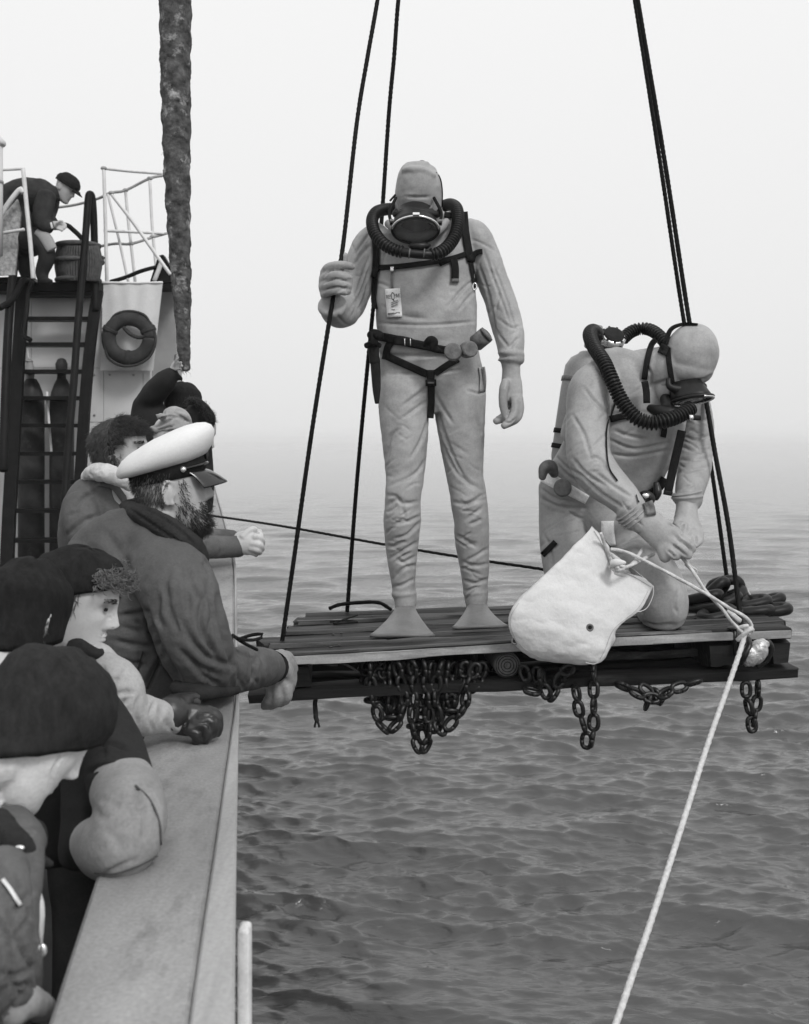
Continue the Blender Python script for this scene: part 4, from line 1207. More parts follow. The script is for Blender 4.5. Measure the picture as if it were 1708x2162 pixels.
def standing_diver():
    t = thing('person', 'standing diver in pale grey dry suit, mask and fins, one hand round the wire rope', 'person', S3(-.16, .25, 0), 'divers on the stage')
    L = []
    # torso
    L.append(loft('D', [(805, 455, 4.17, 120, .9), (812, 495, 4.17, 215, .62), (830, 545, 4.17, 310, .45), (842, 640, 4.16, 335, .42), (848, 800, 4.15, 338, .43), (856, 950, 4.15, 342, .43),
                        (862, 1100, 4.14, 346, .45), (864, 1200, 4.14, 343, .45), (868, 1285, 4.14, 338, .44), (882, 1400, 4.15, 340, .43), (898, 1550, 4.16, 352, .40), (902, 1680, 4.17, 352, .38), (898, 1760, 4.18, 330, .36)], k=5, n=36, cap=.25, sq=2.3))
    # legs
    L.append(loft('E', [(455, 330, 4.16, 150, .8), (447, 470, 4.15, 166, .85), (447, 600, 4.14, 165, .85), (455, 800, 4.13, 150, .9), (456, 1000, 4.12, 128, .95), (446, 1110, 4.10, 121, 1), (441, 1180, 4.10, 118, 1), (437, 1300, 4.11, 124, 1),
                        (435, 1450, 4.13, 111, 1), (437, 1600, 4.14, 93, 1), (446, 1740, 4.15, 78, 1), (456, 1810, 4.15, 76, 1), (457, 1880, 4.15, 68, 1), (457, 1930, 4.14, 70, 1)], k=5, n=26))
    L.append(loft('E', [(815, 330, 4.18, 150, .8), (815, 470, 4.18, 172, .85), (817, 600, 4.18, 167, .85), (830, 800, 4.18, 146, .9), (847, 1000, 4.18, 123, .95), (866, 1110, 4.17, 119, 1), (875, 1180, 4.17, 120, 1), (890, 1300, 4.18, 116, 1),
                        (897, 1450, 4.20, 112, 1), (911, 1600, 4.21, 98, 1), (917, 1740, 4.22, 83, 1), (923, 1810, 4.22, 79, 1), (928, 1870, 4.22, 70, 1), (930, 1915, 4.22, 70, 1)], k=5, n=26))
    # boot cuffs
    for x, y, D, r in ((450, 1786, 4.15, 82), (920, 1776, 4.22, 84)):
        L.append(loft('E', [(x, y - 12, D, r * .95), (x, y, D, r * 1.04), (x + 2, y + 14, D, r * .95)], k=3, cap=.1))
    # hidden-behind-rope arm: shoulder, elbow, forearm towards the viewer
    L.append(loft('D', [(545, 570, 4.18, 95), (478, 640, 4.18, 112), (432, 760, 4.18, 120), (390, 890, 4.17, 122), (335, 1030, 4.15, 122), (292, 1105, 4.10, 112)], n=22))
    L.append(loft('D', [(300, 1100, 4.10, 112), (262, 1105, 4.00, 108), (236, 1095, 3.93, 98), (222, 1072, 3.88, 90)], n=22, k=4))
    a = Q('D', 222, 1072, 3.885); b = Q('D', 217, 1030, 3.855)
    L.append(sweep(np.array([a + (b - a) * k for k in (-.1, .25, .6)]), [.050, .054, .048], [.050, .054, .048], n=22, cap=.1))
    # that hand: palm and five fingers round the rope
    hand = [loft('D', [(222, 1045, 3.865, 62), (205, 990, 3.862, 68), (196, 920, 3.862, 72), (196, 850, 3.868, 62), (205, 810, 3.872, 40)], ratio=.52, n=18)]
    for pts in ([(165, 838, 3.862, 31), (190, 803, 3.820, 31), (245, 785, 3.796, 30), (305, 785, 3.800, 29), (345, 792, 3.828, 27), (352, 796, 3.85, 24)],
                [(158, 888, 3.860, 33), (190, 862, 3.816, 33), (245, 852, 3.794, 32), (305, 866, 3.800, 30), (335, 880, 3.828, 28), (340, 884, 3.85, 24)],
                [(154, 938, 3.860, 32), (188, 918, 3.818, 32), (245, 908, 3.797, 31), (300, 918, 3.802, 30), (328, 926, 3.826, 28), (333, 928, 3.85, 24)],
                [(160, 985, 3.860, 29), (192, 968, 3.824, 29), (245, 960, 3.804, 28), (298, 966, 3.806, 27), (322, 966, 3.828, 25), (326, 966, 3.85, 22)],
                [(205, 890, 3.895, 34), (258, 830, 3.892, 31), (295, 768, 3.885, 28), (306, 712, 3.880, 25)]):
        hand.append(loft('D', pts, k=4, n=14))
    L += hand
    # hanging arm
    L.append(loft('D', [(1130, 545, 4.19, 90), (1195, 600, 4.19, 112), (1262, 760, 4.20, 114), (1318, 900, 4.20, 108), (1370, 1040, 4.19, 107), (1403, 1160, 4.18, 110), (1428, 1260, 4.16, 103), (1438, 1350, 4.14, 92), (1440, 1400, 4.13, 84)], n=24))
    for y, r in ((1392, 92), (1432, 90)):
        L.append(loft('D', [(1440 - (y - 1400) * .1, y - 16, 4.13, r * .95), (1440, y, 4.13, r * 1.03), (1438, y + 16, 4.13, r * .93)], k=3, cap=.1))
    L.append(loft('D', [(1438, 1430, 4.13, 68), (1440, 1490, 4.125, 62), (1442, 1560, 4.12, 68, .75), (1444, 1640, 4.11, 78, .5), (1444, 1710, 4.10, 74, .45)], n=20))
    for pts in ([(1402, 1580, 4.085, 32), (1386, 1660, 4.07, 32), (1388, 1750, 4.07, 30), (1402, 1822, 4.075, 26)],
                [(1490, 1690, 4.10, 33), (1500, 1770, 4.09, 32), (1470, 1840, 4.075, 30), (1400, 1878, 4.07, 27)],
                [(1462, 1700, 4.085, 32), (1466, 1780, 4.07, 30), (1432, 1850, 4.055, 28), (1388, 1885, 4.05, 24)],
                [(1440, 1710, 4.12, 30), (1436, 1790, 4.115, 29), (1390, 1832, 4.10, 27), (1332, 1852, 4.09, 25)],
                [(1418, 1700, 4.13, 28), (1412, 1770, 4.13, 27), (1376, 1820, 4.12, 25), (1345, 1838, 4.11, 22)]):
        L.append(loft('D', pts, k=4, n=14))
    # hood and neck
    L.append(loft('D', [(825, 540, 4.19, 150), (818, 470, 4.16, 155), (812, 400, 4.12, 160, 1.05), (812, 300, 4.09, 164, 1.05), (812, 220, 4.07, 155, 1.0), (815, 160, 4.07, 138, .95), (822, 118, 4.07, 112, .8)], n=30, k=5, cap=.35))
    L.append(loft('D', [(705, 140, 4.02, 20), (760, 128, 4.00, 26), (850, 140, 4.0, 24), (915, 175, 4.01, 18)], k=5, n=12))
    L.append(loft('D', [(740, 118, 4.04, 26), (800, 98, 4.03, 26), (870, 100, 4.04, 24)], k=4, n=12))
    # neck seal
    L.append(loft('D', [(600, 500, 4.08, 30), (680, 560, 4.03, 34), (800, 590, 4.02, 34), (920, 560, 4.03, 34), (1000, 490, 4.08, 30)], k=5, n=12))
    g = fuse(L, .0052, 4)
    E_, D_ = 'E', 'D'
    st = [(E_, p, 20, 1.0) for p in ([(600, 460), (540, 480), (430, 560)], [(600, 520), (500, 590), (430, 640)], [(610, 640), (560, 780), (490, 900)], [(595, 900), (520, 1000), (350, 1080)], [(540, 470), (600, 440), (610, 540)],
          [(330, 1140), (400, 1150), (440, 1195), (555, 1180)], [(340, 1210), (390, 1170), (430, 1180)], [(560, 1275), (480, 1310), (400, 1330)], [(440, 1220), (450, 1290), (380, 1340)], [(560, 1310), (470, 1400), (370, 1430)], [(535, 1450), (450, 1500), (350, 1560)],
          [(540, 1600), (450, 1620), (380, 1690)], [(520, 1690), (440, 1730), (390, 1740)], [(400, 1560), (450, 1580), (530, 1540)], [(330, 1480), (400, 1470), (450, 1440)],
          [(650, 460), (700, 560), (770, 670)], [(660, 560), (720, 760), (800, 950), (900, 1100)], [(700, 800), (800, 1000), (960, 1110)], [(760, 1180), (860, 1195), (985, 1130)], [(830, 1215), (900, 1190), (980, 1165)], [(880, 1335), (960, 1300)],
          [(860, 1300), (960, 1225)], [(790, 1400), (880, 1450), (930, 1460)], [(1000, 1490), (920, 1540), (850, 1575)], [(1005, 1590), (920, 1605), (830, 1580)], [(840, 1700), (920, 1720), (1000, 1690)], [(920, 620), (960, 760), (965, 900)], [(330, 900), (360, 760), (420, 700)])]
    st += [(D_, p, 17, .9) for p in ([(1190, 880), (1100, 960), (1000, 1080)], [(1195, 960), (1130, 1030), (1080, 1100)], [(520, 900), (600, 930), (640, 960)], [(600, 1530), (900, 1520), (1100, 1500)], [(530, 1180), (860, 1195), (1200, 1170)], [(560, 1060), (700, 1130), (860, 1150)],
          [(1250, 680), (1330, 900), (1440, 1200)], [(1220, 780), (1290, 1000), (1345, 1320)], [(1310, 760), (1400, 1000), (1480, 1250)], [(1350, 1150), (1440, 1210), (1500, 1200)], [(1340, 1240), (1420, 1340)], [(1370, 950), (1330, 1100)], [(1490, 1280), (1430, 1350)],
          [(480, 560), (420, 640), (370, 710)], [(490, 640), (420, 710), (360, 790)], [(475, 720), (410, 900), (380, 1000)], [(475, 800), (420, 960), (330, 1110)], [(410, 1000), (350, 1150)], [(460, 900), (440, 1010), (380, 1110)], [(250, 1120), (300, 1180), (350, 1200)],
          [(720, 316), (800, 322), (880, 319)], [(1000, 600), (1080, 560), (1150, 520)], [(620, 620), (580, 700), (560, 780)])]
    st += [(D_, [(560, 1395), (700, 1405), (850, 1402), (960, 1390)], 26, 1.3), (D_, [(1140, 1640), (1220, 1660), (1270, 1640)], 14, .8), (D_, [(660, 1060), (720, 1120), (860, 1150)], 40, .6)]
    g = crumple(g, .0018, (7, 7, 14), 3, 3.1)
    g = crumple(g, .0010, (30, 30, 46), 2, 9.1, ridge=False)
    st += auto_folds('E', [(447, 650), (455, 900), (445, 1150)], 120, 8, 15, .45, .9, 1) + auto_folds('E', [(817, 650), (845, 900), (870, 1150)], 120, 8, 15, .45, .9, 2)
    st += auto_folds('E', [(440, 1200), (437, 1450), (446, 1740)], 95, 16, 12, .7, .8, 3) + auto_folds('E', [(880, 1200), (900, 1450), (920, 1740)], 95, 16, 12, .7, .8, 4)
    st += auto_folds('D', [(1220, 650), (1330, 920), (1430, 1290)], 90, 8, 15, .45, 1.6, 5) + auto_folds('D', [(480, 620), (410, 850), (300, 1120)], 90, 7, 15, .5, 1.4, 6)
    st += [('D', q, 9, 1.2) for q in ([(160, 866), (200, 826), (250, 817), (310, 824), (350, 838)], [(156, 912), (200, 890), (250, 880), (305, 890), (345, 906)], [(158, 960), (200, 944), (250, 934), (300, 940), (335, 950)], [(1428, 1690), (1434, 1760), (1410, 1830)], [(1470, 1830), (1430, 1862), (1395, 1850)])]
    g = folds(g, st, .0066)
    obj('body', g, M_SUIT, t)
    bv = bvh_of(g)
    # fins
    f1 = fin_geo(Q('E', 457, 1885, 4.14), Q('E', 457, 2012, 4.2), Q('E', 440, 2086, 3.86), .042, Q('E', 222, 2092, 3.86), Q('E', 650, 2068, 3.86))
    f2 = fin_geo(Q('E', 928, 1870, 4.21), Q('E', 930, 1990, 4.27), Q('E', 950, 2030, 3.98), .042, Q('E', 765, 2040, 3.97), Q('E', 1135, 2012, 4.0))
    Mf = mat('grey rubber fin', .15, .42, .25, 8, .15, 50, streak=(.22, .5, 6, .58))
    for f in (f1, f2): obj('fin', f, Mf, t)
    # mask and the face behind it
    c = Q('D', 788, 542, 3.96)
    nrm = np.array((0.02, -.62, -.78)); upv = np.array((0.02, -.78, .62))
    mk, X, Y, Z = lens(t, c, nrm, upv, .0855, .066, .075, np.array((0, .04, .016)), rim_r=.0042, chrome=(.12, math.pi - .12), bx=.86, by=.9)
    obj('buckle', box(c + Y * .066 - X * .012 - Z * .004, X * .024, Y * .010, Z * .012), M_CHROME, mk, smooth=False)
    for s in (-1, 1):
        obj('buckle', box(c + X * s * .088 + Y * .012 - Z * .02 - X * .006, X * .014, Y * .02, Z * .012), M_LEAD, mk, smooth=False)
        obj('strap', tube([c + X * s * .088 + Y * .02 - Z * .01, c + X * s * .094 + Y * .03 - Z * .06, c + X * s * .07 + Y * .04 - Z * .13], .006), M_STRAP, mk)
    head = head_geo(.92, 70, 70, ears=False)
    fM = frame((0, -.62, -.78), (0, -.78, .62))
    obj('face', facecut(head, fM, c - Z * .135 - Y * .012), M_SKIN, t)
    obj('mask_body', loft('D', [(655, 410, 4.0, 14), (660, 440, 3.99, 26), (795, 425, 3.965, 36), (930, 440, 3.99, 26), (950, 410, 4.0, 14)], k=5, n=14), M_RUBBER, t)
    # hood valve on top
    obj('valve_knob', cyl(Q('D', 830, 105, 4.06), Q('D', 830, 82, 4.06), .007, 12), M_LEAD, t)
    obj('valve_knob', ell(Q('D', 832, 80, 4.06), (.012, .010, .006)), M_LEAD, t)
    obj('hood_cord', tube([Q('D', 650, 305, 4.08), Q('D', 632, 325, 4.06), Q('D', 615, 345, 4.05)], .004), M_STRAP, t)
    obj('hood_seam', drape(bv, 'D', [(930, 150), (960, 200), (972, 290), (968, 390)], 7, .001, .002), M_STRAP, t)
    # hoses and mouthpiece
    obj('hose', hose([Q('D', *p) for p in ((645, 400, 4.20), (580, 405, 4.16), (520, 425, 4.10), (492, 480, 4.05), (508, 560, 3.99), (565, 635, 3.95), (640, 680, 3.93), (705, 697, 3.92))], .0200), M_RUBBER, t)
    obj('hose', hose([Q('D', *p) for p in ((985, 380, 4.22), (1030, 372, 4.17), (1068, 400, 4.11), (1078, 480, 4.05), (1062, 570, 4.00), (1015, 650, 3.96), (950, 700, 3.93), (895, 714, 3.92))], .0205), M_RUBBER, t)
    obj('mouthpiece', sweep(np.array([Q('D', *p) for p in ((695, 695, 3.92), (740, 703, 3.918), (800, 710, 3.915), (850, 714, 3.918), (905, 715, 3.92))]), [.018, .0165, .0165, .0165, .018], [.018, .0165, .0165, .0165, .018], n=20, cap=.2), M_RUBBER, t)
    obj('mouthpiece', loft('D', [(745, 655, 3.95, 10), (770, 655, 3.935, 26), (812, 658, 3.93, 32), (855, 655, 3.935, 26), (885, 650, 3.95, 10)], k=4), M_RUBBER, t)
    for x in (742, 842): obj('clip', cyl(Q('D', x, 706, 3.916), Q('D', x + 8, 707, 3.916), .0182, 20), M_LEAD, t)
    # harness, belt and straps
    for w, pts in ((46, [(505, 470), (512, 600), (520, 720), (515, 830)]), (52, [(1118, 420), (1130, 560), (1150, 680), (1168, 760)]), (40, [(985, 440), (1050, 445), (1112, 430)]), (36, [(535, 800), (650, 795), (800, 778), (960, 755), (1050, 735), (1140, 705)]),
                   (52, [(1045, 740), (1058, 800), (1058, 890)]), (34, [(515, 830), (505, 950), (500, 1020), (512, 1085)]), (30, [(1165, 760), (1185, 860), (1198, 940)]), (30, [(950, 780), (1010, 755), (1050, 740)])):
        obj('harness_strap', drape(bv, 'D', pts, w, .006, .004), M_STRAP, t)
    obj('harness_buckle', drape(bv, 'D', [(1170, 760), (1185, 715), (1215, 695), (1245, 690)], 46, .010, .008, w2=34), M_STRAP, t)
    obj('harness_buckle', drape(bv, 'D', [(490, 830), (530, 840)], 70, .008, .007), M_STRAP, t)
    obj('strap_tip', drape(bv, 'D', [(1058, 876), (1058, 900)], 54, .012, .003), M_LEAD, t)
    obj('strap_ring', oval_ring(Q('D', 1192, 930, 4.02), np.array((1., 0, 0)), np.array((0, 0, 1.)), .007, .012, .0025), M_CHROME, t)
    obj('belt', drape(bv, 'D', [(470, 1262), (560, 1275), (640, 1290), (720, 1310), (850, 1335), (960, 1360), (1060, 1370), (1150, 1345), (1210, 1290)], 62, .006, .006, w2=52), M_STRAP, t)
    for w, pts in ((50, [(640, 1290), (600, 1340), (580, 1430)]), (52, [(590, 1405), (700, 1455), (800, 1500), (870, 1530)]), (46, [(1080, 1425), (1000, 1470), (920, 1525)]), (54, [(892, 1500), (892, 1560), (895, 1640), (895, 1740), (890, 1830)])):
        obj('crotch_strap', drape(bv, 'D', pts, w, .005, .004, w2=w * (.8 if w == 54 else 1)), M_STRAP, t)
    obj('crotch_buckle', drape(bv, 'D', [(892, 1565), (893, 1610)], 74, .011, .006), M_STRAP, t)
    obj('crotch_buckle', drape(bv, 'D', [(893, 1582), (893, 1594)], 44, .018, .003), M_LEAD, t)
    obj('belt_pouch', drape(bv, 'D', [(645, 1295), (700, 1302), (760, 1315)], 66, .012, .010), M_KNIFE, t)
    for x in (713, 752): obj('rivet_row', drape(bv, 'D', [(x, 1285), (x + 2, 1335)], 6, .026, .002), M_CHROME, t)
    obj('belt_buckle', fuse([loft('D', [(850, 1330, 4.00, 20), (890, 1295, 3.985, 30), (920, 1310, 3.98, 26), (905, 1350, 3.985, 26), (950, 1370, 3.99, 20)], k=4)], .005, 2), M_STRAP, t)
    for x, y, r, nx in ((1045, 1378, 60, -.12), (1148, 1362, 56, .35)):
        obj('belt_weight', disc(Q('D', x, y, 3.955), (nx, -1, .02), px('D', r, 3.955), .045), M_LEAD, t)
    obj('belt_weight', cyl(Q('D', 1200, 1318, 4.02), Q('D', 1268, 1262, 3.99), px('D', 58, 4.0), 24), M_LEAD, t)
    obj('belt_weight', disc(Q('D', 1272, 1258, 3.988), (.75, -.15, .6), px('D', 56, 4.0), .012), M_LEAD, t)
    obj('belt_pouch', loft('D', [(480, 1262, 4.08, 26), (505, 1258, 4.05, 38), (545, 1270, 4.03, 34)], k=4, n=16), M_STRAP, t)
    obj('thigh_pocket', drape(bv, 'D', [(1240, 1480), (1250, 1560), (1245, 1650)], 44, .004, .006), M_SUIT, t)
    kn = bpy.data.objects.new('knife', None); COL.objects.link(kn); kn.parent = t
    obj('sheath', loft('D', [(512, 1440, 4.06, 34, .5), (518, 1540, 4.06, 32, .5), (522, 1640, 4.06, 27, .5), (524, 1728, 4.06, 14, .5)], k=4, n=14), M_KNIFE, kn)
    obj('handle', loft('D', [(500, 1320, 4.06, 40, .6), (505, 1400, 4.06, 36, .6), (512, 1450, 4.06, 36, .6)], k=4, n=14), M_KNIFE, kn)
    obj('guard', loft('D', [(450, 1335, 4.06, 20), (500, 1320, 4.05, 22), (545, 1335, 4.06, 18)], k=4, n=10), M_KNIFE, kn)
    obj('frog', drape(None, 'D', [(500, 1240), (505, 1330)], 60, D0=4.04, thick=.01), M_STRAP, kn)
    # packet hanging from a clip on the chest strap, printed
    pk = thing('packet', 'white printed packet clipped to the chest strap of the standing diver', 'packet', Q('D', 638, 1140, 3.98))
    obj('packet_sheet', drape(bv, 'D', [(630, 945), (634, 1000), (640, 1060), (645, 1140)], 104, .006, .003, smooth=8), M_TAG, pk)
    obj('packet_clip', drape(bv, 'D', [(627, 795), (628, 830)], 22, .014, .006), M_CHROME, pk)
    obj('packet_cord', drape(bv, 'D', [(628, 826), (626, 890), (628, 948)], 18, .004, .003), M_LEAD, pk)
    def letters(txt, x, y, size, D, tall=None, ang=-.10, m=M_INK):
        cu = bpy.data.curves.new('print', 'FONT'); cu.body = txt; cu.size = 1.0; cu.align_x = 'CENTER'; cu.align_y = 'CENTER'; cu.extrude = .02
        o = bpy.data.objects.new('print', cu); COL.objects.link(o)
        dg = bpy.context.evaluated_depsgraph_get(); me = bpy.data.meshes.new_from_object(o.evaluated_get(dg))
        bpy.data.objects.remove(o); bpy.data.curves.remove(cu)
        v = np.array([tuple(q.co) for q in me.vertices]); f = [tuple(p.vertices) for p in me.polygons]; bpy.data.meshes.remove(me)
        s = px('D', size, D); ca, sa = math.cos(ang), math.sin(ang)
        X_ = v[:, 0] * s; Z_ = v[:, 1] * s * (tall or 1)
        p = Q('D', x, y, D)
        w = np.stack([p[0] + X_ * ca + Z_ * sa, p[1] - v[:, 2] * s * .05, p[2] - X_ * sa + Z_ * ca], 1)
        return w, f
    Dp = np.nanmedian([hit(bv, *VV('D', x, y)) or 4.0 for x, y in ((600, 970), (640, 1000), (680, 1100))]) - .012
    def lay(geo):   # press print onto the packet
        v, f = geo; X_, Y_ = to_view(v)
        sheet = [o for o in pk.children if o.name.startswith('packet_sheet')][0]
        sv = [tuple(np.array(q.co) + wloc(pk)) for q in sheet.data.vertices]
        sb = BVHTree.FromPolygons(sv, [tuple(p.vertices) for p in sheet.data.polygons])
        out = []
        for a, b in zip(X_, Y_):
            h = hit(sb, a, b); out.append(P(a, b, (h if h is not None else Dp) - .0015))
        return np.array(out), f
    obj('print', lay(letters('RES', 606, 1002, 26, Dp, 1.5)), M_INK, pk, smooth=False)
    obj('print', lay(letters('Q', 633, 1000, 30, Dp, 2.6)), M_INK, pk, smooth=False)
    obj('print', lay(letters('PAK', 662, 994, 26, Dp, 1.5)), M_INK, pk, smooth=False)
    for (x0, y0, x1, y1) in ((622, 1042, 668, 1022), (622, 1054, 672, 1034), (622, 1068, 668, 1050), (622, 1090, 648, 1086)):
        obj('print_line', drape(bv, 'D', [(x0, y0), ((x0 + x1) / 2, (y0 + y1) / 2), (x1, y1)], 5, .0115, .001), M_INKG, pk)
    for i in range(9):
        x = 602 + i * 9.5
        obj('print_mark', drape(bv, 'D', [(x, 1112 - i * 1.0), (x + .5, 1122 - i * 1.0)], 6, .0120, .001, seg=2), M_INK if i < 7 else M_INKG, pk)
    return t
standing_diver()

def kneeling_diver():
    t = thing('person', 'kneeling diver in pale grey dry suit with air tank, bent over a line', 'person', S3(.62, .35, 0), 'divers on the stage')
    L = []
    # torso bent forward
    L.append(loft('F', [(440, 1230, 4.18, 200, .8), (470, 1120, 4.17, 235, .75), (540, 1040, 4.14, 265, .66), (640, 940, 4.10, 318, .52), (695, 820, 4.08, 345, .48), (740, 700, 4.06, 350, .46), (780, 580, 4.05, 345, .46), (800, 470, 4.05, 322, .46), (815, 380, 4.06, 275, .5), (840, 320, 4.06, 190, .65)], k=5, n=34, cap=.3, sq=2.25))
    # neck, hood
    L.append(loft('F', [(840, 400, 4.06, 150), (900, 380, 4.03, 140), (980, 360, 4.0, 130), (1040, 330, 3.98, 130)], n=22))
    L.append(ell(Q('F', 1142, 282, 3.96), (px('F', 158, 3.96), .100, px('F', 190, 3.96)), np.array(Matrix.Rotation(R(12), 3, 'Y')), nu=36, nv=28))
    L.append(ell(Q('F', 1010, 380, 3.975), (px('F', 120, 3.97), .080, px('F', 150, 3.97)), nu=28, nv=20))
    L.append(ell(Q('F', 1120, 380, 3.955), (px('F', 150, 3.96), .085, px('F', 95, 3.96)), nu=28, nv=20))
    # near arm
    L.append(loft('F', [(600, 420, 4.0, 120), (540, 500, 3.97, 136), (525, 650, 3.93, 132), (522, 800, 3.88, 132), (540, 920, 3.84, 132), (610, 1025, 3.80, 126), (700, 1105, 3.76, 108), (770, 1180, 3.735, 92), (805, 1225, 3.725, 82)], n=26, k=5))
    a, b = np.array(VV('F', 760, 1200)), np.array(VV('F', 835, 1285))
    for s in (.05, .32, .6, .88):
        p = a + (b - a) * s; dx = (b - a) / np.linalg.norm(b - a) * 4
        L.append(loft('V', [(p[0] - dx[0], p[1] - dx[1], 3.73, 28), (p[0], p[1], 3.727, 31.5), (p[0] + dx[0], p[1] + dx[1], 3.725, 28)], k=3, cap=.1))
    # near hand (crop J)
    L.append(loft('J', [(230, 380, 3.725, 165, .8), (330, 430, 3.715, 165, .7), (450, 520, 3.705, 172, .55), (560, 620, 3.70, 180, .5), (640, 690, 3.70, 150, .5)], n=20))
    for pts in ([(650, 560, 3.70, 85), (740, 640, 3.69, 78), (830, 710, 3.68, 66), (890, 765, 3.68, 50)],
                [(640, 660, 3.69, 82), (720, 730, 3.675, 72), (800, 800, 3.67, 62), (850, 840, 3.67, 48)],
                [(600, 740, 3.685, 78), (640, 800, 3.67, 66), (690, 830, 3.67, 56), (720, 830, 3.69, 46)],
                [(540, 720, 3.70, 80), (560, 810, 3.685, 70), (570, 860, 3.685, 56), (600, 850, 3.71, 44)],
                [(420, 400, 3.75, 80), (480, 400, 3.77, 62), (560, 470, 3.78, 58), (640, 540, 3.78, 50)]):
        L.append(loft('J', pts, k=4, n=14))
    # far arm
    L.append(loft('F', [(1060, 480, 4.10, 110), (1130, 560, 4.13, 112), (1172, 700, 4.13, 102), (1172, 850, 4.10, 96), (1160, 960, 4.04, 98), (1140, 1050, 3.97, 92), (1125, 1110, 3.93, 82)], n=24, k=5))
    L.append(loft('F', [(1110, 1105, 3.935, 84), (1122, 1140, 3.925, 88), (1115, 1175, 3.915, 78)], k=3, cap=.15))
    L.append(loft('J', [(830, 200, 3.915, 135, .85), (820, 320, 3.895, 125, .8), (820, 440, 3.875, 150, .6), (850, 560, 3.855, 150, .5), (880, 640, 3.84, 110, .5)], n=20))
    for pts in ([(780, 480, 3.83, 60), (770, 590, 3.81, 56), (800, 660, 3.79, 50), (860, 690, 3.775, 44)],
                [(960, 560, 3.85, 55), (965, 640, 3.82, 50), (940, 690, 3.79, 44), (900, 720, 3.775, 38)],
                [(920, 560, 3.84, 55), (925, 650, 3.80, 50), (890, 710, 3.775, 44)],
                [(870, 580, 3.83, 55), (870, 660, 3.79, 50), (850, 720, 3.765, 42)],
                [(740, 430, 3.86, 62), (705, 500, 3.83, 58), (720, 580, 3.79, 50), (770, 620, 3.77, 44)]):
        L.append(loft('J', pts, k=4, n=14))
    # legs: both knees down, shins trailing behind
    L.append(loft('F', [(400, 1080, 4.20, 172), (385, 1250, 4.18, 155), (385, 1420, 4.12, 148), (410, 1600, 4.06, 142), (450, 1760, 4.00, 138), (490, 1860, 3.96, 120)], n=26, k=5))
    L.append(loft('F', [(500, 1850, 3.99, 110), (430, 1820, 4.20, 100), (400, 1760, 4.50, 80)], n=20, k=5))
    L.append(loft('F', [(560, 1130, 4.16, 160), (680, 1300, 4.08, 150), (800, 1450, 3.98, 150), (900, 1570, 3.90, 148), (960, 1690, 3.86, 148), (982, 1790, 3.85, 142), (985, 1850, 3.86, 120)], n=26, k=5))
    L.append(loft('F', [(990, 1830, 3.88, 110), (930, 1840, 4.08, 105), (880, 1800, 4.40, 78)], n=20, k=5))
    g = fuse(L, .0052, 4)
    st = [('F', p, 18, 1.0) for p in ([(650, 790), (800, 845), (1000, 810)], [(650, 875), (800, 890), (1010, 850)], [(680, 735), (760, 765), (880, 790)],
          [(560, 330), (640, 450), (680, 600)], [(500, 480), (560, 560), (650, 640)], [(430, 640), (500, 760), (540, 900)], [(520, 915), (570, 895), (620, 930), (640, 980)], [(430, 900), (520, 1000), (640, 1070)], [(480, 1000), (600, 1110), (740, 1200)], [(560, 980), (680, 1070), (780, 1130)],
          [(640, 500), (660, 600), (640, 700)], [(1090, 770), (1180, 790), (1250, 760)], [(1080, 830), (1170, 860), (1255, 845)], [(1070, 910), (1160, 910), (1250, 895)], [(1060, 990), (1150, 970), (1240, 950)], [(1120, 640), (1190, 680), (1240, 670)],
          [(240, 1080), (330, 1140), (500, 1170)], [(240, 1140), (350, 1190), (520, 1200)], [(260, 1350), (300, 1460), (310, 1560)], [(690, 1430), (780, 1375), (840, 1345)], [(690, 1450), (800, 1400), (860, 1420)], [(700, 1480), (800, 1440), (860, 1470)],
          [(860, 330), (900, 400), (900, 480)], [(880, 470), (950, 450), (1010, 430)], [(1150, 440), (1220, 430), (1270, 400)], [(1130, 455), (1200, 450), (1250, 425)], [(320, 880), (400, 960), (500, 1010)], [(330, 930), (400, 1000), (470, 1040)], [(850, 1880), (930, 1900), (1040, 1890)], [(1060, 1690), (1040, 1780), (1060, 1830)])]
    g = crumple(g, .0016, (8, 8, 12), 3, 5.1)
    g = crumple(g, .0009, (30, 30, 46), 2, 2.1, ridge=False)
    st += auto_folds('F', [(530, 500), (525, 800), (620, 1030)], 120, 8, 16, .5, 1.2, 7) + auto_folds('F', [(1140, 600), (1170, 850), (1130, 1080)], 85, 14, 12, .7, .7, 8) + auto_folds('F', [(720, 450), (780, 700), (800, 980)], 200, 6, 14, .45, .6, 9)
    st += auto_folds('F', [(400, 1120), (385, 1400)], 140, 8, 13, .6, .8, 10)
    st += [('J', q, 22, 1.7) for q in ([(690, 610), (760, 670), (830, 720), (880, 790)], [(650, 700), (740, 770), (820, 840)], [(600, 770), (660, 820), (690, 850)], [(790, 460), (770, 540), (770, 620)], [(910, 600), (930, 660), (930, 720)], [(870, 620), (885, 690)], [(760, 560), (700, 500), (620, 470)])]
    st += [('F', [(x - 42, y - 62), (x, y), (x + 42, y + 52)][::1], 7, 1.3) for x, y in ((770, 1222), (790, 1240), (812, 1258))]
    g = folds(g, st, .0064)
    obj('body', g, M_SUIT, t)
    bv = bvh_of(g)
    cw = [(758, 1198, 86), (766, 1207, 100), (774, 1216, 90), (782, 1225, 101), (790, 1234, 90), (798, 1243, 100), (806, 1252, 89), (814, 1261, 97), (822, 1270, 82)]
    obj('cuff', loft('F', [(x, y, 3.735, r) for x, y, r in cw], k=4, n=30, cap=.05), M_SUIT, t)
    cw = [(1112, 1098, 84), (1114, 1108, 93), (1116, 1120, 88), (1117, 1132, 95), (1118, 1146, 88), (1118, 1160, 84)]
    obj('cuff', loft('F', [(x, y, 3.925, r) for x, y, r in cw], k=4, n=30, cap=.05), M_SUIT, t)
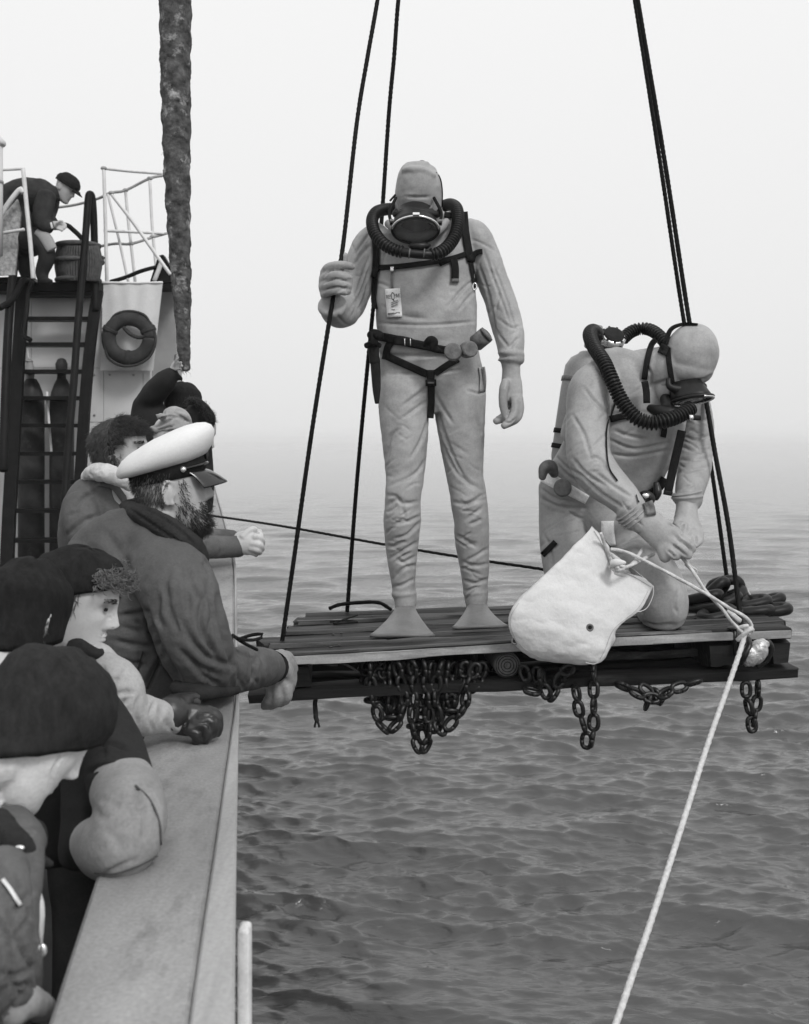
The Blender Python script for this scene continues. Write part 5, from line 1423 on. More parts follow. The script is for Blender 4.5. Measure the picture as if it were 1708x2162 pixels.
    # mask: lens faces straight down
    c = Q('F', 1146, 552, 3.885)
    mk, X, Y, Z = lens(t, c, np.array((.10, -.22, -.97)), np.array((.9, -.42, .2)), .056, .074, .055, np.array((-.012, .03, .010)), rim_r=.0050, chrome=(-2.0, 2.4))
    for s in (-1,):
        obj('strap', drape(bv, 'F', [(1000, 240), (1008, 330), (1025, 440), (1042, 550)], 34, .006, .004, D0=3.86), M_STRAP, mk)
    obj('mask_body', loft('F', [(1005, 430, 3.90, 16), (1010, 470, 3.89, 20), (1060, 490, 3.89, 30), (1140, 486, 3.89, 30), (1220, 470, 3.90, 20)], k=4, n=16), M_RUBBER, t)
    obj('buckle', cyl(Q('F', 1190, 512, 3.86), Q('F', 1230, 502, 3.87), .008, 10), M_CHROME, mk)
    head = head_geo(.9, 60, 60, ears=False)
    obj('face', facecut(head, frame((.25, -.15, -.95), (.95, -.1, .3)), Q('F', 1085, 395, 3.96)), M_SKIN, t)
    obj('head_strap', drape(bv, 'F', [(930, 190), (900, 230), (875, 330), (860, 430)], 36, .006, .004), M_STRAP, t)
    obj('head_strap', drape(bv, 'F', [(965, 260), (990, 200), (1020, 130), (1090, 100), (1180, 100)], 40, .006, .004, w2=12), M_STRAP, t)
    obj('strap_buckle', drape(bv, 'F', [(950, 240), (1000, 262)], 60, .012, .006), M_STRAP, t)
    obj('hanging_strap', drape(None, 'F', [(862, 440), (872, 500), (875, 572)], 42, D0=3.90, thick=.006), M_STRAP, t)
    # air tanks on the back
    tk = bpy.data.objects.new('air_tank', None); COL.objects.link(tk); tk.parent = t
    prof = [(425, 985, 4.34), (440, 900, 4.335), (470, 700, 4.32), (500, 500, 4.30), (520, 360, 4.29), (527, 310, 4.285), (531, 285, 4.285)]
    rr = [px('F', r, 4.3) for r in (120, 138, 140, 140, 132, 104, 66)]
    obj('cylinder', sweep(np.array([Q('F', *p) for p in prof]), rr, rr, n=32, cap=.4), M_TANK, tk)
    for a, b_, cc in (((372, 420), (440, 470), .01), ((330, 745), (400, 715), .01), ((318, 860), (390, 810), .01)):
        pass
    for y0 in (450, 760, 850):
        k = (y0 - 310) / 590; cx_ = 527 - 90 * k
        p0, p1 = Q('F', cx_ + 3, y0 - 14, 4.29 + .045 * k), Q('F', cx_ - 3, y0 + 14, 4.29 + .045 * k)
        obj('tank_band', cyl(p0, p1, px('F', 143, 4.3), 32), M_STRAP if y0 > 500 else M_LEAD, tk)
    obj('regulator', disc(Q('F', 668, 192, 4.20), (.12, -.62, .55), px('F', 76, 4.2), .05, seg=32), M_CHROME, tk)
    n_ = np.array((.12, -.62, .55)); n_ /= np.linalg.norm(n_); u_ = np.cross(n_, (0, 0, 1.)); u_ /= np.linalg.norm(u_); w_ = np.cross(u_, n_)
    cc = Q('F', 668, 192, 4.20)
    obj('regulator_plate', disc(cc + n_ * .024, n_, px('F', 62, 4.2), .012, seg=28), M_KNIFE, tk)
    for k in range(9):
        a = 2 * math.pi * k / 9
        obj('vent_hole', disc(cc + n_ * .0256 + (u_ * math.cos(a) + w_ * math.sin(a)) * px('F', 68, 4.2), n_, .005, .002, seg=10), M_KNIFE, tk)
    obj('valve', cyl(Q('F', 560, 290, 4.25), Q('F', 590, 150, 4.24), .014, 14), M_LEAD, tk)
    obj('valve_knob', sweep(np.array([Q('F', 583, 140, 4.22), Q('F', 585, 128, 4.22), Q('F', 586, 112, 4.22)]), [.014, .020, .016], [.014, .020, .016], n=12, cap=.3), M_TANK, tk)
    obj('valve_knob', ell(Q('F', 522, 226, 4.22), (.014, .014, .014)), M_TANK, tk)
    obj('yoke', loft('F', [(600, 250, 4.2, 22), (650, 262, 4.18, 24), (710, 235, 4.18, 22)], k=4), M_KNIFE, tk)
    obj('hose', hose([Q('F', *p) for p in ((590, 170, 4.20), (555, 140, 4.14), (535, 165, 4.08), (560, 235, 4.0), (620, 330, 3.91), (665, 430, 3.87), (710, 530, 3.85), (760, 610, 3.83), (825, 668, 3.81), (905, 690, 3.80), (990, 675, 3.80), (1070, 645, 3.82), (1140, 600, 3.85))], .0235, pitch=.0125), M_RUBBER, t)
    obj('hose', hose([Q('F', *p) for p in ((735, 185, 4.21), (775, 150, 4.23), (830, 128, 4.24), (890, 132, 4.22), (945, 165, 4.18), (1000, 230, 4.14), (1060, 330, 4.12))], .0215, pitch=.0125), M_RUBBER, t)
    obj('mouthpiece', fuse([loft('F', [(890, 600, 3.92, 24), (940, 618, 3.90, 38), (1000, 632, 3.88, 44), (1080, 632, 3.88, 40)], k=4), loft('F', [(985, 540, 3.93, 34), (1010, 620, 3.89, 40)], k=3)], .005, 2), M_RUBBER, t)
    obj('mouth_valve', cyl(Q('F', 1125, 658, 3.80), Q('F', 1195, 660, 3.80), .009, 12), M_KNIFE, t)
    obj('mouth_valve', cyl(Q('F', 1128, 658, 3.795), Q('F', 1150, 658, 3.795), .0105, 12), M_CHROME, t)
    for w, pts, D0 in ((40, [(655, 668), (730, 650), (810, 635)], None), (34, [(980, 700), (980, 740), (972, 775)], None), (52, [(1085, 735), (1060, 840), (1030, 970), (1000, 1110)], 3.95)):
        if D0: obj('harness_strap', drape(None, 'F', pts, w, D0=D0, thick=.006), M_STRAP, t)
        else: obj('harness_strap', drape(bv, 'F', pts, w, .006, .004), M_STRAP, t)
    obj('strap_tip', drape(None, 'F', [(1004, 1096), (999, 1122)], 56, D0=3.945, thick=.004), M_KNIFE, t)
    obj('seam_cord', drape(bv, 'F', [(690, 560), (665, 640), (640, 700), (634, 800), (648, 950), (700, 1035)], 9, .004, .004), M_STRAP, t)
    # belt, weights
    obj('belt', drape(bv, 'F', [(262, 1005), (330, 1045), (420, 1095), (520, 1150)], 82, .014, .008, w2=56, smooth=8), mat('white webbing', .78, .8, .1, 30, .4, 150), t)
    obj('belt', drape(bv, 'F', [(820, 1140), (880, 1120), (945, 1080), (985, 1020)], 50, .006, .006), M_STRAP, t)
    obj('belt_buckle', fuse([loft('F', [(830, 1130, 3.84, 22), (870, 1120, 3.83, 30), (900, 1145, 3.83, 28), (880, 1170, 3.84, 20)], k=4), loft('F', [(930, 1050, 3.88, 18), (940, 1100, 3.87, 26), (925, 1140, 3.87, 22)], k=4)], .004, 1), M_IRON, t)
    obj('belt_clasp', ell(Q('F', 868, 1126, 3.815), (.014, .006, .010)), M_CHROME, t)
    obj('crotch_strap', drape(bv, 'F', [(880, 1160), (895, 1200), (900, 1240)], 60, .006, .005), M_LEAD, t)
    obj('belt_weight', disc(Q('F', 372, 1078, 3.985), (-.15, -1, .08), px('F', 54, 3.98), .05), M_LEAD, t)
    obj('belt_weight', fuse([loft('F', [(250, 1020, 4.02, 22), (262, 960, 4.02, 34), (300, 950, 4.03, 40), (325, 1000, 4.05, 26)], k=4)], .005, 2), M_LEAD, t)
    obj('leg_strap', drape(bv, 'F', [(250, 1480), (290, 1440), (330, 1400)], 34, .005, .004), M_STRAP, t)
    obj('white_strap', drape(bv, 'F', [(640, 1275), (642, 1340), (652, 1425)], 78, .012, .006, D0=4.05), mat('white webbing', .78), t)
    return t
kneeling_diver()

def canvas_bag():
    M = mat('white sailcloth', .60, .8, .05, 9, .35, 90, streak=(.50, .5, 5, .60), grain=.04)
    t = thing('bag', 'big white canvas bag tied at the neck, hanging over the front edge of the stage', 'bag', Q('F', 400, 2110, 3.66))
    pairs = [((545, 1305), (915, 1660), 3.70, 0.068), ((500, 1365), (893, 1710), 3.69, 0.088), ((420, 1448), (850, 1790), 3.67, 0.116), ((300, 1560), (770, 1855), 3.65, 0.143), ((190, 1665), (700, 1918), 3.63, 0.170), ((105, 1745), (665, 1990), 3.625, 0.184),
             ((58, 1815), (645, 2050), 3.62, 0.190), ((45, 1880), (620, 2092), 3.62, 0.184), ((62, 1950), (590, 2122), 3.62, 0.170), ((100, 2020), (520, 2132), 3.625, 0.150), ((160, 2078), (430, 2130), 3.63, 0.122), ((215, 2105), (350, 2122), 3.635, 0.082)]
    rows = []
    for (a, b, D, k) in pairs:
        A_, B_ = Q('F', *a, D), Q('F', *b, D); L = np.linalg.norm(A_ - B_)
        rows.append((*((A_ + B_) / 2), *((B_ - A_) / 2), L * k))
    d = catmull(rows, 6); n = 56; vs, fs = [], []
    for i, r in enumerate(d):
        c, h, dp = r[:3], r[3:6], r[6] * .66
        for q in range(n):
            th = 2 * math.pi * q / n; x = math.cos(th); y = math.sin(th)
            p = c + h * x + np.array((0, -1, 0)) * dp * np.sign(y) * abs(y) ** .62
            notch = max(0, 1 - i / 16) * math.exp(-((x - .12) / .42) ** 2)
            p = p + (Q('F', 690, 1545, 3.66) - Q('F', 750, 1490, 3.66)) * .95 * notch
            if i < 14: p[1] += .03 * notch * np.sign(y)
            vs.append(p)
    m = len(d)
    for j in range(m - 1):
        for q in range(n):
            a, b = j * n + q, j * n + (q + 1) % n; fs.append((a, a + n, b + n, b))
    fs.append(tuple((m - 1) * n + q for q in range(n))); fs.append(tuple(range(n))[::-1])
    v = np.array(vs)
    sub = bpy.data.meshes.new('b'); sub.from_pydata(v.tolist(), [], fs); o = bpy.data.objects.new('b', sub); COL.objects.link(o)
    mo = o.modifiers.new('s', 'SUBSURF'); mo.levels = 1
    dg = bpy.context.evaluated_depsgraph_get(); em = o.evaluated_get(dg).to_mesh()
    v = np.array([tuple(q.co) for q in em.vertices]); fs = [tuple(p.vertices) for p in em.polygons]; bpy.data.objects.remove(o)
    g = crumple((v, fs), .0045, (15, 15, 15), 3, 4.4)
    g = folds(g, [('F', p, w, 1.0) for p, w in (([(640, 1400), (610, 1600), (560, 1720)], 26), ([(640, 1640), (560, 1800), (420, 1880)], 30), ([(250, 2010), (330, 2030), (420, 2000)], 22), ([(200, 2060), (300, 2080), (420, 2060), (540, 2080)], 24),
                  ([(120, 1990), (200, 2030), (240, 2070)], 20), ([(620, 1900), (560, 1960), (560, 2060)], 26), ([(660, 1600), (760, 1640), (860, 1680)], 24), ([(600, 2110), (640, 2030), (690, 1940)], 16), ([(680, 1560), (650, 1640), (660, 1720)], 20), ([(400, 1520), (460, 1640), (470, 1760)], 24), ([(560, 1420), (480, 1560), (330, 1640)], 16), ([(130, 1860), (240, 1900), (330, 1880)], 14), ([(480, 1990), (540, 1900), (640, 1850)], 14), ([(300, 1700), (420, 1720), (520, 1700)], 16), ([(720, 1700), (680, 1780), (600, 1830)], 14), ([(200, 1780), (280, 1760), (360, 1790)], 12), ([(350, 1990), (400, 2060), (380, 2110)], 12), ([(540, 2000), (500, 2060), (510, 2110)], 12), ([(760, 1620), (740, 1720), (760, 1800)], 14), ([(80, 1900), (150, 1960), (180, 2040)], 12))], .0125)
    obj('canvas', g, M, t)
    bv = bvh_of(g)
    Ms = mat('hem stitching', .40, .8, .2, 60)
    for pts in ([(560, 1335), (600, 1400), (640, 1500), (672, 1572)], [(690, 1572), (780, 1600), (900, 1668)], [(885, 1690), (820, 1800), (680, 1920), (630, 2035), (596, 2100)], [(110, 1765), (62, 1850), (72, 1940), (130, 2030), (230, 2092)]):
        obj('hem_seam', drape(bv, 'F', pts, 3, .001, .001, smooth=1), Ms, t)
    for x, y in ((535, 1912), (86, 1993)):
        h = hit(bv, *VV('F', x, y)) or 3.5
        obj('grommet', oval_ring(Q('F', x, y, h - .002), np.array((1., 0, 0)), np.array((0, 0, 1.)), .0095, .0095, .0035, 20), M_LEAD, t)
        obj('grommet_hole', oval_disc(Q('F', x, y, h - .002), np.array((1., 0, 0)), np.array((0, 0, 1.)), .0085, .0085, .003, 16), M_KNIFE, t)
    Mh = mat('pale manila line', .5)
    def pt(x, y, dd=.012): 
        h = hit(bv, *VV('F', x, y)) or 3.66
        return Q('F', x, y, min(h, 3.70) - dd)
    obj('tie_rope', rope([pt(600, 1350), pt(625, 1420), pt(660, 1500), Q('F', 690, 1545, 3.60), Q('F', 740, 1560, 3.61), Q('F', 800, 1520, 3.66), Q('F', 850, 1440, 3.74)], .0055, lay=.04), Mh, t)
    obj('tie_rope', rope([Q('F', 700, 1560, 3.60), Q('F', 770, 1545, 3.62), Q('F', 850, 1505, 3.70), Q('F', 915, 1475, 3.76)], .006, lay=.045), Mh, t)
    obj('tie_rope', rope([pt(668, 1560), Q('F', 700, 1575, 3.60), Q('F', 745, 1555, 3.60), Q('F', 705, 1540, 3.60), pt(662, 1548)], .006, lay=.04), Mh, t)
    obj('cloth_tail', fuse([loft('F', [(670, 1530, 3.61, 24), (700, 1525, 3.60, 26), (745, 1525, 3.60, 12)], k=4)], .004, 1), M, t)
    obj('loose_thread', tube([Q('F', *p, 3.60) for p in ((915, 1665), (912, 1720), (880, 1790), (840, 1815), (810, 1815))], .0014, n=5), M, t)
    obj('loose_thread', tube([Q('F', *p, 3.60) for p in ((510, 2122), (560, 2130), (590, 2112), (600, 2090))], .0014, n=5), M, t)
canvas_bag()

# ================================================================ crew along the rail
M_KNIT = mat('black knitted wool', .016, .9, .35, 60, .6, 160, spec=.1, stretch=(1, 1, .4), sheen=.0)
M_KNITD = mat('dark navy knitted wool', .024, .9, .3, 60, .6, 160, spec=.1, stretch=(1, 1, .4))
M_HAIR = mat('dark hair', .035, .5, .5, 90, .4, 200, spec=.3)
M_HAIRB = mat('brown hair', .075, .5, .5, 60, .4, 200, spec=.3)
M_JACKET = mat('worn grey jacket cloth', .082, .75, .22, 5, .35, 130, streak=(.13, .55, 7, .56))
M_JACKETE = mat('brown grey jacket cloth', .095, .8, .25, 7, .35, 130, streak=(.18, .5, 9, .56))
M_CORD = mat('dark corduroy', .028, .9, .3, 12, .5, 160, spec=.1)
M_LIGHTJ = mat('light jacket cloth', .36, .8, .12, 7, .3, 130)
M_BLACKJ = mat('black jacket cloth', .016, .8, .35, 8, .3, 130, spec=.2)
M_SLEEVE = mat('lit sleeve and mitten grey', .25, .8, .2, 6, .3, 120, streak=(.22, .6, 9, .58))  # mitten cloth; on the sleeve its paleness stands for light
M_WHITEC = mat('white cap cotton', .66, .85, .03, 12, .2, 220, grain=.03)
M_PATENT = mat('black patent peak', .016, .18, .2, 20, .05, 40, spec=.6)
M_HOODW = mat('pale hood lining', .50, .85, .12, 12, .3, 130)
M_GLOVEB = mat('black leather glove', .018, .38, .4, 14, .3, 60, spec=.5)
M_GLOVEP = mat('pale leather glove', .25, .6, .15, 12, .3, 70)
M_TROUS = mat('dark trousers', .03, .8, .3, 9, .2, 90)
M_EYE = mat('dark eye', .015, .25, .2, 20, 0)
M_BROWN = mat('dark brow hair', .03, .8, .4, 80, .2, 200)

def legs(x, y, zt, r=.085, dx=.10):
    """trousers down to the deck, mostly hidden behind the rail and the others"""
    out = []
    for s in (-1, 1):
        out.append(sweep(catmull([(x + s * dx * .8, y, zt), (x + s * dx, y + .02, zt - .38), (x + s * dx, y - .02, 2.02), (x + s * dx, y, 1.93)], 4), [.10, .092, .088, .084, .08, .076, .073, .07, .066, .062, .06, .06, .06], [.11, .10, .09, .085, .08, .076, .073, .07, .068, .066, .066, .066, .066], n=16, cap=.4))
        out.append(ell((x + s * dx, y + .06, 1.935), (.05, .13, .036)))
    return out
def cap_strands(geo, n, length, rad=.0012, d=(0, 0, 0), **k):
    v, f = geo; nn = vnormals(v, f)
    i = RNG.choice(len(v), n)
    return strands(v[i], nn[i] + np.array(d), length, rad, **k)

# ---- officer in the white peaked cap
def officer():
    t = thing('person', 'bearded officer in a white peaked cap and grey jacket, leaning over the rail', 'person', (-.95, 3.0, 1.9), 'crew along the rail')
    f = np.array((.95, .29, .10)); M = frame(f, (0, 0, 1)); c = Q('B', 908, 512, 3.0); k = 1.03
    head = place(head_geo(k), M, c)
    L = [head]
    L.append(sweep(catmull([c + M @ np.array((0, -.025, -.06)), c + M @ np.array((0, -.045, -.13)), c + M @ np.array((-.01, -.075, -.23))], 4), .062, .066, n=22))
    L.append(loft('B', [(790, 720, 3.0, 150, .8), (740, 900, 2.98, 300, .55), (730, 1150, 2.95, 320, .5), (720, 1500, 2.95, 290, .5)], n=24))
    sk = fuse(L, .0042, 1)
    obj('body', sk, M_SKIN, t)
    # jacket
    J = []
    J.append(loft('B', [(800, 690, 3.0, 150, .85), (745, 780, 2.98, 270, .65), (690, 920, 2.96, 370, .55), (690, 1080, 2.95, 420, .52), (720, 1260, 2.94, 420, .52), (760, 1430, 2.94, 385, .52), (760, 1580, 2.95, 345, .52), (740, 1800, 2.96, 300, .55)], n=34, k=5, cap=.25))
    J.append(loft('B', [(830, 840, 2.97, 150), (890, 940, 2.87, 200), (955, 1060, 2.80, 205), (1000, 1220, 2.78, 200), (1050, 1370, 2.80, 195), (1110, 1460, 2.86, 158), (1200, 1472, 2.98, 130), (1310, 1462, 3.14, 116), (1400, 1455, 3.28, 102), (1432, 1455, 3.32, 92)], n=28, k=5))
    J.append(loft('B', [(800, 740, 2.98, 150), (850, 860, 2.92, 190), (880, 1000, 2.88, 190)], n=24, k=4))
    g = fuse(J, .0065, 9)
    st = [('B', p, w, a) for p, w, a in (([(770, 1150), (830, 1320), (900, 1450), (960, 1540)], 34, 1.8), ([(1000, 890), (1015, 1000), (1065, 1110)], 24, 1), ([(850, 1060), (835, 1170), (860, 1240)], 26, 1), ([(1085, 1070), (1065, 1240), (1180, 1440)], 26, 1.1), ([(1150, 1080), (1190, 1280), (1240, 1470)], 24, 1.1),
          ([(640, 1180), (790, 1160)], 22, 1.2), ([(600, 1310), (740, 1340), (850, 1340)], 22, 1.2), ([(720, 1200), (810, 1300)], 22, 1), ([(650, 1240), (760, 1270)], 20, .9), ([(860, 1400), (800, 1500), (760, 1600)], 24, 1), ([(740, 1380), (720, 1500), (700, 1560)], 22, .9), ([(640, 1420), (780, 1450)], 20, .8),
          ([(1255, 1340), (1285, 1450), (1262, 1570)], 22, 1.2), ([(1325, 1360), (1350, 1470), (1330, 1560)], 18, 1.1), ([(1380, 1370), (1400, 1460), (1385, 1550)], 16, 1), ([(1010, 1420), (1080, 1500), (1180, 1560)], 26, 1), ([(900, 950), (880, 1020), (900, 1100)], 30, .8), ([(1090, 880), (1130, 930), (1150, 960)], 16, 1.4), ([(1080, 900), (1110, 960)], 14, 1.2),
          ([(560, 740), (640, 850), (700, 1000)], 40, .7), ([(450, 800), (560, 900), (600, 1050)], 40, .7), ([(960, 1200), (1010, 1300), (1100, 1400)], 30, .8), ([(1120, 1180), (1110, 1300), (1150, 1400)], 20, .9))]
    st += [('B', q, 26, .9) for q in ([(960, 920), (1000, 1050), (1000, 1180)], [(870, 1000), (900, 1150), (960, 1290)], [(1100, 1000), (1130, 1150), (1160, 1300)], [(940, 1350), (1040, 1440), (1160, 1500)], [(1010, 1300), (1100, 1400), (1240, 1450)])] + auto_folds('B', [(1130, 1470), (1300, 1465), (1420, 1455)], 110, 10, 17, .7, .4, 22)
    g = crumple(g, .0045, (8, 8, 11), 3, 1.7); g = crumple(g, .0016, (34, 34, 44), 2, 6.0, ridge=False)
    g = folds(g, st, .0095)
    obj('jacket', g, M_JACKET, t); bv = bvh_of(g)
    obj('collar', folds(crumple(fuse([loft('B', [(672, 598, 3.03, 30, 1.5), (740, 640, 2.93, 54, 1.0), (840, 690, 2.87, 66, .8), (950, 760, 2.85, 72, .7), (1040, 835, 2.86, 62, .7), (1085, 900, 2.87, 36, .7)], k=5, n=16), loft('B', [(690, 600, 3.08, 40, 1.5), (800, 610, 3.14, 50), (940, 700, 3.13, 50), (1040, 800, 3.05, 46)], k=4)], .006, 3), .004, (16, 16, 16)), [('B', [(690, 615), (800, 690), (950, 790), (1060, 880)], 11, 1.3), ('B', [(700, 580), (830, 640), (960, 730), (1050, 820)], 9, 1.0)], .008), M_CORD, t)
    obj('knit_hem', fuse([loft('B', [(930, 1560, 2.76, 40), (1050, 1585, 2.74, 44), (1180, 1582, 2.82, 36), (1260, 1575, 2.92, 24)], k=5)], .006, 2), M_CORD, t)
    obj('pocket_seam', drape(bv, 'B', [(860, 1390), (820, 1480), (780, 1570)], 10, .002, .004), M_CORD, t)
    obj('pocket_seam', drape(bv, 'B', [(760, 1370), (730, 1480)], 8, .002, .004), M_CORD, t)
    obj('knit_cuff', loft('B', [(1425, 1455, 3.31, 84), (1448, 1455, 3.34, 84), (1465, 1455, 3.36, 78)], k=3, cap=.1), M_KNIT, t)
    obj('trousers', fuse(legs(-.98, 2.95, 2.72), .012, 3), M_TROUS, t)
    # gloved hand on the end of the stage
    h = [loft('B', [(1460, 1440, 3.36, 70, .8), (1490, 1450, 3.40, 82, .6), (1505, 1520, 3.42, 74, .5), (1490, 1590, 3.43, 62, .5)], n=18)]
    for pts in ([(1470, 1395, 3.38, 40), (1510, 1440, 3.36, 36), (1540, 1520, 3.38, 32), (1530, 1580, 3.41, 28)], [(1500, 1520, 3.38, 36), (1525, 1580, 3.37, 34), (1510, 1630, 3.39, 30), (1470, 1645, 3.43, 26)], [(1470, 1530, 3.38, 36), (1480, 1600, 3.37, 34), (1460, 1645, 3.39, 30), (1425, 1655, 3.43, 26)],
                [(1445, 1530, 3.39, 34), (1440, 1600, 3.38, 32), (1420, 1645, 3.40, 28), (1405, 1660, 3.44, 24)], [(1490, 1390, 3.42, 34), (1535, 1410, 3.46, 32), (1560, 1470, 3.50, 26)]):
        h.append(loft('B', pts, k=4, n=14))
    hg = folds(crumple(fuse(h, .0045, 3), .003, (30, 30, 30)), [('B', [(1440, 1540), (1480, 1500), (1520, 1490)], 10, 1), ('B', [(1520, 1420), (1500, 1470), (1450, 1510)], 9, 1)], .005)
    obj('glove', hg, M_GLOVEP, t)
    obj('glove_cord', tube([Q('B', *p) for p in ((1400, 1385, 3.27), (1460, 1372, 3.30), (1515, 1410, 3.34), (1520, 1480, 3.34), (1470, 1530, 3.33), (1420, 1555, 3.30))], .003), M_WIRE, t)
    obj('sleeve_tie', rope([Q('B', *p) for p in ((1235, 1285, 2.95), (1270, 1305, 2.93), (1340, 1312, 2.93), (1395, 1295, 2.95), (1390, 1278, 2.95), (1330, 1285, 2.95), (1270, 1305, 2.93))], .0046, lay=.04), M_WIRE, t)
    obj('sleeve_tie', rope([Q('B', *p) for p in ((1255, 1300, 2.93), (1300, 1330, 2.96), (1365, 1362, 3.02))], .0046, lay=.04), M_WIRE, t)
    obj('sleeve_tie', tube([Q('B', *p) for p in ((1240, 1290, 2.94), (1225, 1350, 2.90), (1250, 1460, 2.88), (1240, 1570, 2.88))], .0025), M_WIRE, t)
    # beard, moustache, sideburn, hair at the nape
    hv, hf = head; hn = vnormals(hv, hf); loc = (hv - c) @ M / k
    x, y, z = loc[:, 0], loc[:, 1], loc[:, 2]
    beard = ((z < -.055) & (y > .0) & (z > -.125)) | ((z < -.03) & (y > .0) & (y < .052) & (np.abs(x) > .03)) | ((z < .03) & (y > .012) & (y < .036) & (np.abs(x) > .04)) | ((z < -.037) & (z > -.052) & (y > .06))
    i = RNG.choice(np.where(beard)[0], 1900)
    obj('beard', strands(hv[i], hn[i] * .8 + M @ np.array((0, .25, -.7)), .024, .0009, 5, .003, 1.5, grav=tuple(M @ np.array((0, .1, -.5))), jit=.3), mat('dark beard', .055, .5, .5, 60, .3, 200), t)
    nape = (z > -.07) & (z < .06) & (y < -.015 + .3 * z)
    i = RNG.choice(np.where(nape)[0], 1500)
    obj('hair', strands(hv[i], hn[i] * .25 + M @ np.array((0, -.3, -.9)), .020, .0010, 4, .001, 1.0, grav=(0, 0, -.4), jit=.2), M_HAIRB, t)
    obj('eyebrow', strands(hv[(j := RNG.choice(np.where((np.abs(z - .034) < .005) & (y > .06) & (x > .015) & (x < .05))[0], 160))], hn[j] * .4 + M @ np.array((.7, -.3, 0)), .010, .0008, 3), M_BROWN, t)
    for s in (1,):
        obj('eye', ell(c + M @ (np.array((s * .031, .0795, .011)) * k), np.array((.009, .004, .0042)) * k, M), M_EYE, t)
    # the cap
    cp = bpy.data.objects.new('peaked_cap', None); COL.objects.link(cp); cp.parent = t
    Mc = frame(np.array((.93, .26, .17)), (0, 0, 1)); cc = c + M @ np.array((0, -.004, .050))
    def ring(zs, n=64):
        vs, fs = [], []
        for (z_, rx, ry, dy, tl) in zs:
            for q in range(n):
                a = 2 * math.pi * q / n
                vs.append(cc + Mc @ np.array((rx * math.cos(a), ry * math.sin(a) + dy, z_ + tl * math.sin(a))))
        m = len(zs)
        for j in range(m - 1):
            for q in range(n):
                a, b = j * n + q, j * n + (q + 1) % n; fs.append((a, b, b + n, a + n))
        fs.append(tuple((m - 1) * n + q for q in range(n))); fs.append(tuple(range(n))[::-1])
        return np.array(vs), fs
    prof = [(.016, .086, .103, .10), (.019, .097, .115, .14), (.027, .108, .128, .19), (.040, .116, .138, .24), (.055, .119, .141, .27), (.070, .115, .135, .28), (.083, .103, .120, .28), (.092, .085, .098, .28), (.098, .058, .067, .28), (.1005, .030, .034, .28), (.101, .006, .008, .28)]
    crown = ring([(z_, rx, ry, .004 * min(1, i / 4), sl * ry) for i, (z_, rx, ry, sl) in enumerate(prof)])
    crown = crumple(crown, .003, (14, 14, 20), 2, 8.0)
    obj('crown', crown, M_WHITEC, cp)
    obj('band', ring([(-.022, .080, .101, 0, .002), (.0, .083, .105, 0, .004), (.026, .0855, .107, 0, .012), (.030, .080, .10, 0, .012)]), M_KNIT, cp)
    vs, fs = [], []; n = 25; m = 8
    for lay_ in (0, .004):
        for j in range(m):
            tt = j / (m - 1)
            for q in range(n):
                a = math.pi * (.17 + .66 * q / (n - 1))
                vs.append(cc + Mc @ np.array(((.086 + .010 * tt) * math.cos(a), .104 * math.sin(a) + .052 * tt * math.sin(a) ** .8, -.014 - .042 * tt ** 1.3 - .004 * tt * (abs(math.cos(a)) ** 2) + lay_)))
    N = n * m
    for j in range(m - 1):
        for q in range(n - 1):
            a = j * n + q; fs.append((a, a + n, a + n + 1, a + 1)); fs.append((N + a, N + a + 1, N + a + n + 1, N + a + n))
    for q in range(n - 1):
        a = (m - 1) * n + q; fs.append((a, N + a, N + a + 1, a + 1))
    for j in range(m - 1):
        a = j * n; fs.append((a, N + a, N + a + n, a + n)); a = j * n + n - 1; fs.append((a, a + n, N + a + n, N + a))
    obj('peak', (np.array(vs), fs), M_PATENT, cp)
    a = np.linspace(math.pi * .10, math.pi * .90, 30)
    obj('chin_strap', sweep(np.array([cc + Mc @ np.array((.0865 * math.cos(q), .1085 * math.sin(q), .002 + .004 * math.sin(q))) for q in a]), .004, .006, n=8), M_PATENT, cp)
    b = Q('B', 1003, 448, 2.9)
    obj('button', ell(cc + Mc @ np.array((.0885 * math.cos(.35), .108 * math.sin(.35), .002)), (.0085, .0085, .0085)), M_CHROME, cp)
    obj('badge', crumple(ell(cc + Mc @ np.array((.0, .110, .040)), (.022, .008, .026), Mc), .004, (60, 60, 60)), M_HAIR, cp)
officer()

